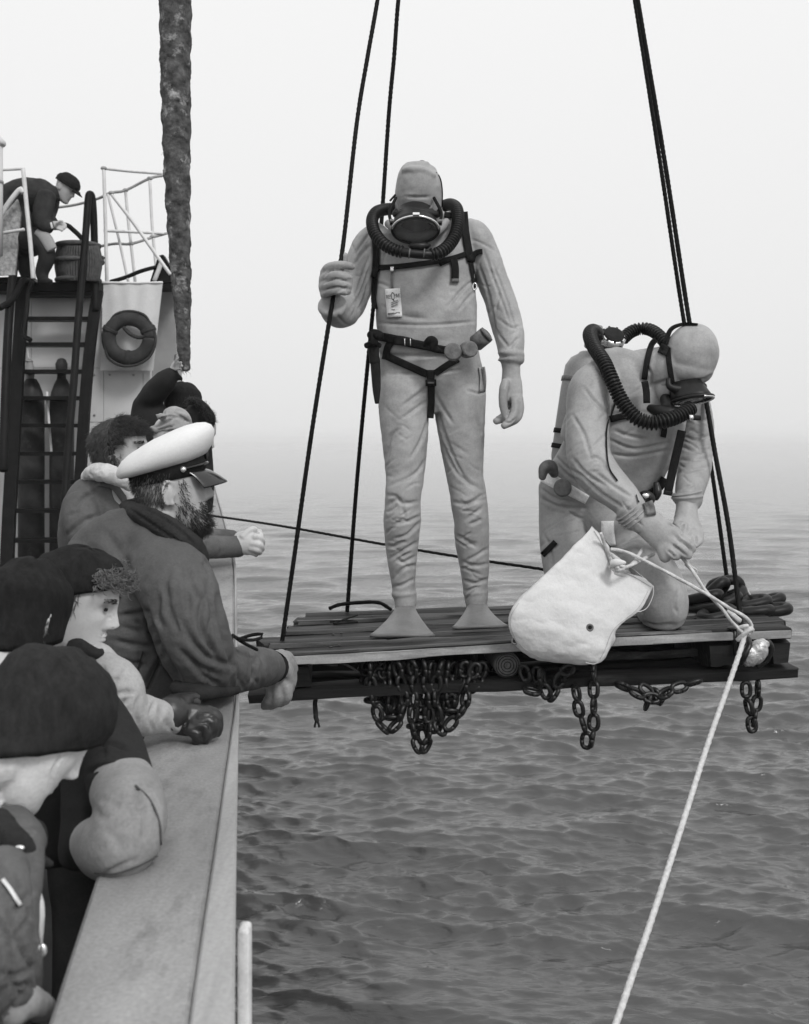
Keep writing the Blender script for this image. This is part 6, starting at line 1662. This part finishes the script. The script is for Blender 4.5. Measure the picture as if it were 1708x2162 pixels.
# ---- bareheaded man with the pale hood lining
def bareheaded():
    t = thing('person', 'bareheaded fringed man in grey jacket with pale hood, hands clasped over the rail', 'person', (-1.3, 4.0, 1.9), 'crew along the rail')
    f = np.array((.94, -.16, .08)); M = frame(f, (0, 0, 1)); c = Q('B', 650, 318, 4.0); k = 1.0
    head = place(head_geo(k), M, c)
    L = [head, sweep(catmull([c + M @ np.array((0, -.025, -.06)), c + M @ np.array((0, -.05, -.16)), c + M @ np.array((0, -.06, -.24))], 4), .058, .062, n=20)]
    L.append(loft('B', [(600, 520, 4.0, 130, .8), (590, 700, 4.0, 200, .6), (600, 950, 4.0, 200, .6)], n=20))
    obj('body', fuse(L, .0045, 1), M_SKIN, t)
    hv, hf = head; hn = vnormals(hv, hf); q = (hv - c) @ M / k; x, y, z = q.T
    m1 = ((z > .058) | ((z > .03) & (y < .04)) | ((y < .0) & (z > -.065 + .25 * np.clip(y + .09, 0, 1)))) & ~((np.abs(x) > .074) & (z < .03))
    amt = np.where(m1, .010, -.004)
    v2 = hv + hn * amt[:, None]
    obj('hair_mass', crumple((v2, hf), .003, (40, 40, 40)), M_HAIR, t)
    ii = np.where(m1)[0]; wt = np.hypot(x, y)[ii]; i = RNG.choice(ii, 7500, p=wt / wt.sum())
    d = M @ np.array((0, .55, -.5))
    fr = (q[i][:, 1] > -.01)[:, None]
    dirs = hn[i] * .55 + np.where(fr, M @ np.array((.1, .6, -.25)), M @ np.array((0, -.2, -.9)))
    obj('hair', strands(hv[i] + hn[i] * .0115, dirs, .030, .0011, 5, .002, 1.0, grav=(0, 0, -.5), jit=.2), M_HAIRB, t)
    bd = ((z < -.05) & (y > .0)) | ((z < .0) & (y > .008) & (y < .035) & (np.abs(x) > .045))
    i = RNG.choice(np.where(bd)[0], 900)
    obj('beard', strands(hv[i], hn[i] * .6 + M @ np.array((0, .1, -.7)), .014, .0009, 4, jit=.3), M_HAIRB, t)
    obj('eye', ell(c + M @ (np.array((.031, .080, .011)) * k), np.array((.010, .005, .0045)), M), M_EYE, t)
    j = RNG.choice(np.where((np.abs(z - .034) < .005) & (y > .06) & (x > .012) & (x < .05))[0], 160)
    obj('eyebrow', strands(hv[j], hn[j] * .4 + M @ np.array((.7, -.3, 0)), .010, .0008, 3), M_BROWN, t)
    J = [loft('B', [(600, 480, 4.0, 110, .9), (560, 560, 4.0, 190, .7), (530, 680, 4.0, 215, .6), (540, 850, 4.0, 225, .6), (560, 1100, 4.0, 210, .6), (560, 1400, 4.0, 190, .6)], n=28, k=5),
         loft('B', [(430, 580, 3.92, 90), (440, 700, 3.88, 98), (520, 850, 3.9, 92), (700, 900, 4.05, 78), (900, 860, 4.25, 70), (1060, 820, 4.42, 66), (1180, 815, 4.52, 62), (1270, 812, 4.58, 58)], n=22, k=5),
         loft('B', [(640, 560, 4.1, 90), (760, 700, 4.25, 80), (950, 770, 4.5, 60), (1100, 765, 4.62, 48), (1240, 765, 4.7, 40)], n=20, k=4)]
    g = crumple(fuse(J, .007, 4), .005, (10, 10, 14), 3, 2.2)
    g = folds(g, auto_folds('B', [(430, 620), (460, 760), (560, 840)], 90, 12, 18, .7, .8, 31) + [('B', p, 20, 1.0) for p in ([(380, 640), (440, 560), (520, 510)], [(350, 760), (430, 690), (540, 640)], [(460, 760), (520, 700), (600, 680)], [(600, 480), (620, 560), (690, 600)], [(1100, 780), (1110, 830), (1095, 870)], [(1160, 770), (1180, 820), (1170, 870)], [(1050, 780), (1060, 830)])], .009)
    obj('jacket', g, M_JACKETE, t)
    obj('hood', crumple(fuse([loft('B', [(478, 450, 4.02, 40, 1.4), (500, 420, 3.95, 46, 1.2), (570, 425, 3.88, 50, 1), (640, 450, 3.86, 46, 1), (700, 490, 3.88, 34, 1)], k=5), loft('B', [(480, 440, 4.1, 40), (560, 410, 4.14, 46), (650, 440, 4.12, 40)], k=4)], .006, 3), .008, (26, 26, 26)), M_HOODW, t)
    obj('collar', drape(bvh_of(g), 'B', [(520, 470), (600, 490), (650, 550), (690, 600)], 40, .006, .008), M_JACKETE, t)
    H_ = [loft('B', [(1255, 810, 4.57, 46), (1300, 800, 4.57, 60, .8), (1345, 800, 4.56, 58, .7)], n=18), loft('B', [(1270, 775, 4.66, 40), (1320, 775, 4.64, 48), (1350, 790, 4.62, 44)], n=18)]
    for pts in ([(1330, 770, 4.56, 20), (1370, 765, 4.54, 19), (1392, 785, 4.56, 17), (1392, 805, 4.60, 15)], [(1340, 800, 4.54, 20), (1376, 805, 4.53, 19), (1392, 825, 4.56, 16), (1385, 835, 4.60, 14)], [(1335, 825, 4.54, 19), (1368, 832, 4.53, 18), (1380, 848, 4.56, 15)], [(1325, 842, 4.55, 16), (1350, 850, 4.55, 15), (1362, 860, 4.57, 12)],
                [(1290, 765, 4.55, 22), (1320, 735, 4.56, 19), (1345, 722, 4.57, 17), (1360, 726, 4.58, 14)], [(1360, 745, 4.60, 18), (1380, 748, 4.58, 17), (1388, 760, 4.56, 14)], [(1350, 742, 4.62, 17), (1378, 735, 4.63, 15), (1386, 742, 4.63, 12)]):
        H_.append(loft('B', pts, k=4, n=12))
    obj('hands', fuse(H_, .0042, 2), M_SKINP, t)
    obj('trousers', fuse(legs(-1.32, 3.95, 2.7), .012, 3), M_TROUS, t)
bareheaded()

# ---- young man with curls, beanie and leather gloves
def curly():
    t = thing('person', 'young curly crewman in black beanie and light jacket, leather glove on the rail', 'person', (-1.05, 2.5, 1.9), 'crew along the rail')
    f = np.array((.95, .06, -.31)); M = frame(f, (0, 0, 1)); c = Q('B', 398, 1108, 2.5); k = .985
    head = place(head_geo(k), M, c)
    L = [head, sweep(catmull([c + M @ np.array((0, -.02, -.06)), c + M @ np.array((0, -.06, -.12)), c + np.array((-.035, 0, -.26))], 4), .055, .058, n=20)]
    L.append(loft('B', [(420, 1480, 2.5, 170, .8), (400, 1650, 2.5, 260, .5), (380, 1900, 2.5, 260, .5)], n=20))
    hb = fuse(L, .0036, 1)
    hb = folds(hb, [('L', [(470, 487), (450, 494), (428, 492)], 5, 1.3), ('L', [(488, 462), (478, 466)], 4, 1.2), ('L', [(440, 470), (446, 490), (440, 510)], 7, .7), ('L', [(455, 424), (475, 418), (488, 410)], 4, 1.0)], .004)
    obj('body', hb, M_SKINP, t)
    cap = place(skullcap(.026, .046, .0055, k * .99, slack=.004, brim=.001), M, c + M @ np.array((0, -.004, .0)))
    obj('beanie', crumple(cap, .003, (26, 26, 26)), M_KNIT, t)
    hv, hf = head; hn = vnormals(hv, hf); q = (hv - c) @ M / k; x, y, z = q.T
    m1 = (z > .060) & (z < .088) & (y > .035)
    i = RNG.choice(np.where(m1)[0], 420)
    obj('curls', strands(hv[i] + hn[i] * .004, hn[i] * 1.0 + np.array((0, 0, .15)), .040, .0021, 12, .008, 1.3, grav=(0, 0, -.45), jit=.28), mat('lit curls', .16, .5, .4, 60, .3, 200), t)  # paler than the sideburns: light on the curls put into the colour
    m2 = (y > .0) & (y < .02) & (z < .04) & (z > -.01) & (np.abs(x) > .05)
    i = RNG.choice(np.where(m2)[0], 160)
    obj('sideburn', strands(hv[i], hn[i] * .4 + M @ np.array((0, .1, -.8)), .018, .0009, 4, jit=.3), M_HAIRB, t)
    for s in (1, -1):
        obj('eye', ell(c + M @ (np.array((s * .031, .0785, .0105)) * k), np.array((.0105, .0045, .0042)) * k, M), M_EYE, t)
        j = RNG.choice(np.where((np.abs(z - .033) < .004) & (y > .06) & (s * x > .012) & (s * x < .05))[0], 140)
        obj('eyebrow', strands(hv[j], hn[j] * .4 + M @ np.array((s * .7, -.3, 0)), .009, .0007, 3), M_BROWN, t)
    J = [loft('B', [(430, 1400, 2.5, 120, .8), (470, 1480, 2.48, 190, .6), (440, 1600, 2.48, 250, .5), (400, 1800, 2.48, 270, .5), (380, 2100, 2.5, 250, .5)], n=28, k=5),
         loft('B', [(560, 1470, 2.44, 100), (640, 1530, 2.40, 110), (660, 1620, 2.39, 115), (680, 1690, 2.40, 115), (760, 1710, 2.44, 108), (850, 1722, 2.50, 92), (925, 1732, 2.53, 84)], n=24, k=5)]
    g = crumple(fuse(J, .006, 4), .0035, (11, 11, 14), 3, 7.7)
    g = folds(g, auto_folds('B', [(560, 1480), (660, 1600), (760, 1710), (920, 1730)], 100, 10, 20, .6, .6, 41) + [('B', p, w, 1.0) for p, w in (([(590, 1620), (640, 1590), (720, 1590)], 20), ([(600, 1720), (640, 1650), (700, 1620)], 18), ([(540, 1440), (560, 1500), (545, 1550)], 14), ([(740, 1610), (720, 1700), (740, 1790)], 20), ([(820, 1640), (800, 1720), (815, 1800)], 16), ([(480, 1420), (510, 1500), (560, 1560)], 16))], .008)
    obj('jacket', g, M_LIGHTJ, t); bv = bvh_of(g)
    obj('lapel', drape(bv, 'B', [(470, 1390), (500, 1460), (530, 1530), (558, 1555)], 44, .006, .008), M_LIGHTJ, t)
    obj('scarf', fuse([loft('B', [(400, 1340, 2.46, 50), (460, 1370, 2.42, 44), (520, 1385, 2.42, 30), (540, 1370, 2.44, 18)], k=4)], .005, 2), M_BLACKJ, t)
    obj('neck_tab', drape(bvh_of(join([head, g])), 'B', [(385, 1385), (415, 1375), (448, 1365)], 34, .02, .01, D0=2.42), M_WHITEC, t)
    gl = [loft('B', [(905, 1700, 2.52, 70, .9), (925, 1690, 2.525, 86, .8), (940, 1720, 2.53, 82, .8)], n=18, cap=.2), loft('B', [(930, 1730, 2.53, 74, .8), (985, 1735, 2.535, 86, .7), (1045, 1735, 2.54, 84, .62), (1090, 1750, 2.54, 66, .6)], n=20)]
    for pts in ([(1060, 1690, 2.55, 34), (1110, 1690, 2.55, 34), (1150, 1715, 2.545, 32), (1162, 1770, 2.54, 28), (1150, 1815, 2.535, 24)], [(1050, 1730, 2.53, 36), (1105, 1730, 2.52, 35), (1135, 1770, 2.52, 32), (1130, 1820, 2.525, 27)],
                [(1030, 1760, 2.515, 36), (1080, 1770, 2.51, 35), (1100, 1815, 2.51, 31), (1085, 1845, 2.52, 26)], [(1000, 1780, 2.51, 34), (1040, 1805, 2.505, 32), (1050, 1840, 2.51, 27), (1035, 1855, 2.52, 22)],
                [(960, 1660, 2.57, 36), (1010, 1640, 2.59, 30), (1055, 1650, 2.60, 24)]):
        gl.append(loft('B', pts, k=4, n=14))
    gg = fuse(gl, .0045, 2)
    gg = folds(crumple(gg, .003, (30, 30, 30)), [('B', [(1060, 1715), (1120, 1712), (1150, 1740)], 9, 1), ('B', [(1050, 1755), (1105, 1755), (1120, 1800)], 9, 1), ('B', [(1010, 1790), (1065, 1795), (1070, 1840)], 9, 1), ('B', [(960, 1690), (990, 1740), (980, 1790)], 10, .8)], .005)
    obj('glove', gg, M_GLOVEB, t)
    obj('glove_cuff', crumple(loft('B', [(890, 1735, 2.525, 84, .8), (915, 1690, 2.515, 92, .8), (960, 1650, 2.56, 60, .9), (1010, 1625, 2.60, 36), (1050, 1625, 2.61, 24)], k=5, n=20, cap=.3), .004, (24, 24, 24)), M_GLOVEB, t)
    obj('trousers', fuse(legs(-1.1, 2.45, 2.6), .012, 3), M_TROUS, t)
curly()

# ---- man seen from behind in the second beanie
def second_beanie():
    t = thing('person', 'crewman seen from behind in round black beanie, lit sleeve elbow on the rail', 'person', (-1.12, 2.1, 1.9), 'crew along the rail')
    f = np.array((.30, .90, -.30)); M = frame(f, (0, 0, 1)); c = Q('B', 130, 1205, 2.25); k = .94
    head = place(head_geo(k), M, c)
    L = [head, sweep(catmull([c + M @ np.array((0, -.02, -.06)), c + M @ np.array((0, -.05, -.14)), c + np.array((-.01, -.06, -.26))], 4), .06, .062, n=20), loft('B', [(180, 1560, 2.2, 200, .6), (160, 1800, 2.2, 300, .5), (140, 2100, 2.2, 300, .5)], n=20)]
    obj('body', fuse(L, .0045, 1), M_SKIN, t)
    obj('beanie', crumple(place(skullcap(-.052, .030, .007, k, slack=.010, brim=.001), M, c), .003, (26, 26, 26)), M_KNIT, t)
    hv, hf = head; hn = vnormals(hv, hf); q = (hv - c) @ M / k; x, y, z = q.T
    m1 = (z < .0) & (z > -.06) & (y < -.02)
    i = RNG.choice(np.where(m1)[0], 700)
    obj('hair', strands(hv[i], hn[i] * .3 + M @ np.array((0, -.2, -.9)), .02, .0010, 4, jit=.25), M_HAIRB, t)
    J = [loft('B', [(200, 1480, 2.2, 170, .8), (220, 1580, 2.16, 300, .55), (230, 1750, 2.14, 370, .5), (220, 2000, 2.12, 400, .5), (200, 2400, 2.1, 380, .5)], n=30, k=5),
         loft('C', [(330, 60, 2.14, 150), (450, 170, 2.09, 175), (560, 330, 2.04, 178), (620, 470, 1.98, 178), (645, 560, 1.94, 176)], n=26, k=5), loft('C', [(480, 450, 2.02, 160), (470, 620, 1.99, 140), (440, 790, 1.97, 120), (420, 950, 1.97, 110)], n=22, k=4)]  # dark upper sleeve: the neighbour's head shadow put into the cloth colour
    g = folds(crumple(fuse(J, .0065, 4), .0035, (10, 10, 12), 3, 4.1), [('C', [(500, 300), (540, 340), (560, 420)], 18, 1), ('C', [(470, 330), (600, 340), (690, 380)], 20, 1), ('C', [(460, 500), (560, 460), (680, 470)], 18, 1)], .008)
    obj('jacket', g, M_BLACKJ, t)
    g = fuse([loft('C', [(640, 540, 1.95, 168), (665, 600, 1.92, 182), (690, 680, 1.87, 190), (685, 790, 1.81, 196), (640, 870, 1.79, 190), (560, 890, 1.83, 170), (500, 860, 1.95, 130)], n=28, k=5)], .0065, 4)
    g = folds(crumple(g, .003, (9, 9, 12), 3, 4.9), auto_folds('C', [(660, 580), (690, 700), (640, 880)], 170, 9, 28, .6, .9, 51) + [('C', [(660, 560), (740, 640), (770, 760), (760, 860)], 24, 1), ('C', [(690, 540), (800, 620), (850, 740)], 22, 1), ('C', [(540, 1040), (640, 990), (740, 960)], 16, .9), ('C', [(720, 600), (760, 640)], 16, 1), ('C', [(560, 800), (620, 850), (640, 930)], 40, .5)], .008)
    obj('lit_sleeve', g, M_SLEEVE, t)  # same sleeve in paler cloth: light on the elbow put into the colour
    bs = bvh_of(g)
    obj('sleeve_seam', drape(bs, 'C', [(720, 560), (800, 640), (850, 760), (858, 880)], 8, .002, .003), M_JACKET, t)
    obj('sleeve_seam', drape(bs, 'C', [(500, 1030), (600, 1035), (720, 1000), (840, 940)], 8, .002, .003), M_JACKET, t)
    obj('trousers', fuse(legs(-1.2, 2.05, 2.6), .012, 3), M_TROUS, t)
second_beanie()

# ---- nearest man at the lower left
def nearest():
    t = thing('person', 'crewman with flash-lit face turned down, dark knitted cap and coat, at lower left corner', 'person', (-1.15, 1.6, 1.9), 'crew along the rail')
    f = np.array((.55, .45, -.70)); M = frame(f, (0, 0, 1)); c = Q('B', 200, 1762, 1.75); k = 1.0
    head = place(head_geo(k, ears=False), M, c)
    L = [head, sweep(catmull([c + M @ np.array((0, -.02, -.06)), c + M @ np.array((0, -.06, -.13)), c + np.array((-.06, -.06, -.26))], 4), .06, .062, n=20), loft('C', [(20, 900, 1.6, 160, .8), (-60, 1150, 1.6, 300, .5), (-80, 1500, 1.6, 300, .5)], n=20)]
    fg = folds(fuse(L, .004, 1), [('C', [(345, 370), (300, 450), (280, 500), (262, 595)], 14, 1.2), ('C', [(330, 420), (350, 380)], 10, 1)], .005)
    obj('body', fg, mat('flash lit skin', .68, .5, .04, 20, .2, 140), t)  # flash light put into the skin colour as extra whiteness
    obj('cap', crumple(place(skullcap(-.040, .084, .0065, k, slack=.003, brim=.001), M, c), .003, (26, 26, 26)), M_KNITD, t)
    J = [loft('C', [(60, 780, 1.66, 130, .9), (20, 880, 1.6, 230, .6), (-30, 1050, 1.55, 260, .55), (-60, 1300, 1.52, 270, .5), (-60, 1600, 1.5, 290, .5), (-60, 2000, 1.5, 290, .5)], n=30, k=5),
         loft('C', [(20, 1000, 1.46, 130), (40, 1250, 1.38, 140), (40, 1500, 1.36, 145), (60, 1750, 1.40, 140), (150, 1840, 1.5, 120)], n=24, k=5)]
    g = folds(crumple(fuse(J, .0055, 4), .004, (10, 10, 12), 3, 9.1), auto_folds('C', [(60, 1100), (80, 1400), (80, 1700)], 150, 12, 22, .8, 1.5, 61) + [('C', p, w, 1.0) for p, w in (([(20, 1200), (80, 1350), (190, 1560)], 16), ([(120, 1120), (170, 1300), (205, 1560)], 14), ([(20, 1300), (60, 1500), (40, 1700)], 18), ([(60, 1640), (150, 1620), (220, 1680)], 16), ([(40, 1760), (140, 1740), (240, 1760)], 16), ([(90, 1030), (110, 1180)], 10))], .008)
    obj('coat', g, M_JACKETE, t); bv = bvh_of(g)
    obj('collar', crumple(fuse([loft('C', [(-20, 760, 1.60, 80), (60, 840, 1.56, 74), (140, 930, 1.56, 66), (190, 1010, 1.58, 46), (200, 1070, 1.60, 24)], k=5), loft('C', [(130, 770, 1.68, 40), (190, 800, 1.68, 56), (225, 850, 1.69, 36)], k=4), loft('C', [(140, 930, 1.62, 40), (210, 960, 1.62, 34), (275, 985, 1.63, 22)], k=4)], .005, 3), .003, (24, 24, 24)), M_CORD, t)
    obj('zip_tape', drape(bv, 'C', [(15, 1060), (60, 1120), (110, 1200)], 22, .006, .004), M_WHITEC, t)
    obj('snap', ell(Q('C', 225, 1440, 1.42), (.006, .004, .009)), M_CHROME, t)
    obj('snap', ell(Q('C', 105, 895, 1.53), (.007, .004, .004)), M_CHROME, t)
    obj('mitten', crumple(fuse([loft('C', [(60, 1760, 1.36, 90), (140, 1720, 1.38, 90), (220, 1750, 1.42, 70), (290, 1800, 1.46, 46)], k=5), loft('C', [(180, 1680, 1.40, 40), (240, 1720, 1.43, 34), (280, 1760, 1.45, 24)], k=4)], .005, 3), .005, (20, 20, 20)), M_SLEEVE, t)
    obj('trousers', fuse(legs(-1.22, 1.6, 2.5), .012, 3), M_TROUS, t)
nearest()

# ---- far crew beyond the officer
def far_crew():
    t = thing('person', 'crewman in black jacket reaching one arm up to the thick frayed rope', 'person', (-1.75, 5.5, 1.9), 'crew along the rail')
    D = 5.5
    c = Q('K', 975, 900, 5.6); M = frame((.35, .92, -.15))
    head = place(head_geo(1.0, 50, 50), M, c)
    hand = [loft('K', [(800, 380, 5.42, 62), (835, 290, 5.42, 62), (860, 220, 5.42, 58)], n=14)]
    for pts in ([(850, 230, 5.40, 26), (880, 160, 5.38, 25), (930, 120, 5.34, 22)], [(880, 250, 5.40, 26), (905, 200, 5.37, 25), (960, 190, 5.32, 22)], [(880, 280, 5.40, 26), (920, 250, 5.37, 24), (970, 250, 5.32, 21)], [(870, 310, 5.40, 24), (915, 300, 5.37, 22), (960, 300, 5.33, 19)], [(840, 240, 5.44, 26), (850, 130, 5.43, 24), (860, 60, 5.40, 20)]):
        hand.append(loft('K', pts, k=3, n=10))
    neck = sweep(catmull([c, c + np.array((-.02, -.03, -.16)), c + np.array((-.1, -.02, -.35))], 4), .06, .06, n=14)
    obj('body', fuse([head, neck], .006, 1), M_SKIN, t)
    obj('hand', fuse(hand, .005, 2), M_SKIN, t)
    J = [loft('K', [(430, 760, 5.5, 180, .8), (420, 900, 5.5, 260, .6), (480, 1150, 5.5, 360, .5), (560, 1500, 5.5, 420, .45), (600, 2300, 5.5, 420, .45)], n=26, k=5), loft('K', [(420, 820, 5.5, 190), (560, 640, 5.46, 200), (690, 500, 5.43, 185), (790, 410, 5.42, 150), (850, 380, 5.42, 110)], n=22, k=5),
         loft('K', [(800, 900, 5.6, 180), (900, 950, 5.6, 220), (950, 1200, 5.6, 260), (950, 1700, 5.6, 260)], n=20, k=4), loft('K', [(860, 420, 5.42, 70), (930, 440, 5.42, 50), (975, 480, 5.42, 24)], n=12, k=4)]
    obj('jacket', crumple(fuse(J, .009, 4), .005, (10, 10, 10), 3, 3.3), M_BLACKJ, t)
    obj('cap', place(skullcap(-.01, .02, .010, 1.0), M, c), M_KNIT, t)
    obj('trousers', fuse(legs(-1.75, 5.5, 2.6), .014, 3), M_TROUS, t)
    t = thing('person', 'crewman in dark parka with black fur hood beyond the white peaked cap', 'person', (-1.35, 5.1, 1.9), 'crew along the rail')
    c = Q('K', 1180, 1350, 5.1); M = frame((.72, .62, -.3))
    head = place(head_geo(1.0, 50, 50), M, c)
    obj('body', fuse([head, sweep(catmull([c, c + np.array((-.03, -.03, -.16)), c + np.array((-.06, -.02, -.3))], 4), .06, .06, n=14)], .006, 1), M_SKIN, t)
    J = [loft('K', [(1130, 940, 5.08, 110), (1180, 1020, 5.06, 170), (1230, 1120, 5.06, 170), (1230, 1250, 5.08, 190), (1210, 1600, 5.1, 240, .6), (1150, 2000, 5.1, 330, .5), (1100, 2500, 5.1, 360, .5)], n=24, k=5)]
    g = crumple(fuse(J, .008, 4), .005, (12, 12, 12), 3, 1.3)
    obj('parka', g, M_BLACKJ, t)
    pts = catmull([Q('K', *p) for p in ((1110, 800, 5.02), (1210, 820, 5.0), (1310, 890, 4.98), (1390, 990, 4.98), (1440, 1080, 4.98), (1420, 1170, 5.0))], 6)
    base = sweep(pts, .018, .02, n=10)
    obj('fur_ruff', base, M_KNIT, t)
    obj('fur_trim', cap_strands(base, 2600, .032, .0013, seg=5, curl=.006, curlf=1.5, jit=.5), M_HAIR, t)
    obj('trousers', fuse(legs(-1.38, 5.1, 2.6), .014, 3), M_TROUS, t)
    # man with the pale stiff hood, only its top shows
    t = thing('person', 'crewman in pale creased cloth hood just behind the white peaked cap', 'person', (-1.3, 4.6, 1.9), 'crew along the rail')
    c = Q('K', 830, 1480, 4.6); M = frame((.6, .75, -.2))
    head = place(head_geo(1.0, 50, 50), M, c)
    obj('body', fuse([head, sweep(catmull([c, c + np.array((-.03, -.03, -.16)), c + np.array((-.06, -.02, -.3))], 4), .06, .06, n=14)], .006, 1), M_SKIN, t)
    L = [loft('K', [(720, 962, 4.56, 40, 1), (760, 1010, 4.55, 180, .7), (800, 1080, 4.55, 265, .6), (830, 1180, 4.55, 300, .6), (840, 1300, 4.56, 310, .6), (820, 1420, 4.6, 300, .6)], n=26, k=5), loft('K', [(560, 1030, 4.52, 20), (620, 1060, 4.5, 60), (700, 1040, 4.49, 40)], k=4), loft('K', [(880, 1000, 4.53, 30), (1000, 1030, 4.52, 50), (1060, 1080, 4.53, 46), (1110, 1200, 4.56, 40)], k=4), loft('K', [(480, 1240, 4.58, 40), (560, 1260, 4.54, 80), (620, 1300, 4.54, 60)], k=4)]
    g = folds(crumple(fuse(L, .006, 2), .005, (18, 18, 18), 3, 5.6), [('K', p, w, 1.0) for p, w in (([(600, 1120), (720, 1060), (850, 1050)], 26), ([(540, 1230), (700, 1160), (880, 1060), (1000, 1130)], 30), ([(560, 1330), (700, 1290), (900, 1280)], 30), ([(690, 980), (650, 1060), (600, 1130)], 26), ([(850, 1000), (960, 1060), (1080, 1150)], 24), ([(560, 1280), (700, 1240), (860, 1200)], 26))], .010)
    obj('hood', g, mat('pale creased cloth', .30, .85, .2, 14, .4, 110), t)
    obj('jacket', fuse([loft('K', [(820, 1400, 4.6, 250, .7), (800, 1600, 4.6, 420, .5), (800, 2000, 4.6, 460, .45), (800, 3000, 4.6, 430, .45)], n=22, k=4)], .012, 3), M_BLACKJ, t)
    obj('trousers', fuse(legs(-1.3, 4.6, 2.5), .014, 3), M_TROUS, t)
far_crew()

# ---- man bending on the upper deck
def bending_man():
    D = 9.9
    t = thing('person', 'man in dark coat and peaked cap bending over the tub on the upper deck', 'person', AW(220, 985, D))
    c = AW(418, 400, D); M = frame((.80, -.1, -.55)); k = 1.05
    B_ = [place(head_geo(k, 50, 50), M, c), sweep(catmull([c, AW(370, 430, D), AW(310, 450, D)], 3), .06, .06, n=12)]
    N_ = [loft('A', [(320, 640, 9.75, 22), (350, 640, 9.72, 30), (390, 640, 9.7, 28)], k=3, n=12)]
    for i, pts in enumerate(([(380, 630), (410, 628), (420, 640)], [(380, 640), (412, 642), (420, 652)], [(375, 650), (405, 655), (410, 662)], [(365, 658), (392, 668), (396, 674)], [(360, 625), (385, 612), (400, 615)])):
        N_.append(loft('A', [(x, y, 9.69 - .01 * i, 9) for x, y in pts], k=3, n=8))
    obj('body', fuse(B_, .008, 1), M_SKIN, t)
    obj('hand', fuse(N_, .006, 1), M_SKIN, t)
    Mc = mat('dark duffel coat', .035, .85, .3, 12, .3, 90)
    J = [loft('A', [(20, 500, 9.95, 90, .9), (120, 450, 9.93, 105, .9), (220, 440, 9.9, 105, .9), (310, 445, 9.88, 88, .9), (360, 440, 9.88, 50, 1)], n=22, k=5),
         loft('A', [(300, 450, 9.75, 60), (275, 540, 9.72, 62), (275, 620, 9.7, 52), (320, 655, 9.7, 42)], n=16, k=4), loft('A', [(330, 440, 10.05, 55), (320, 520, 10.0, 52), (310, 580, 9.92, 44), (340, 630, 9.85, 36)], n=16, k=4),
         loft('A', [(60, 470, 9.95, 100), (130, 620, 9.92, 100), (180, 740, 9.9, 88), (190, 800, 9.9, 70)], n=20, k=4)]
    obj('coat', crumple(fuse(J, .012, 3), .008, (9, 9, 9), 3, .3), Mc, t)
    T = [loft('A', [(180, 720, 9.8, 80), (270, 760, 9.75, 62), (300, 840, 9.75, 54), (270, 930, 9.78, 44), (275, 985, 9.78, 34)], n=16, k=4), loft('A', [(130, 720, 9.95, 80), (150, 820, 9.95, 62), (170, 920, 9.98, 52), (190, 985, 9.98, 40)], n=16, k=4)]
    obj('trousers', fuse(T, .012, 3), M_TROUS, t)
    obj('boot', loft('A', [(265, 990, 9.78, 28), (300, 995, 9.74, 24), (325, 998, 9.72, 16)], k=3, n=12), M_BLACKJ, t)
    obj('apron', loft('A', [(235, 680, 9.7, 24, .5), (290, 720, 9.68, 40, .5), (330, 790, 9.67, 36, .5)], k=4, n=12), M_SHADE, t)
    cp = skullcap(.025, .004, .012, k)
    obj('cap', place(cp, M, c), M_KNIT, t)
    vs = [c + M @ (np.array((x * .07, .10 + .07 * (1 - x * x) * s, .03 - .02 * s + th)) * k) for th in (0, .006) for s in (0, 1) for x in np.linspace(-1, 1, 9)]
    fs = []
    for i in range(8):
        fs += [(i, i + 1, 10 + i, 9 + i), (18 + i, 27 + i, 28 + i, 19 + i), (9 + i, 10 + i, 28 + i, 27 + i)]
    obj('cap_peak', (np.array(vs), fs), M_KNIT, t)
    obj('tie_band', drape(None, 'A', [(325, 620), (335, 660)], 14, D0=9.66), M_WHITEP, t)
bending_man()
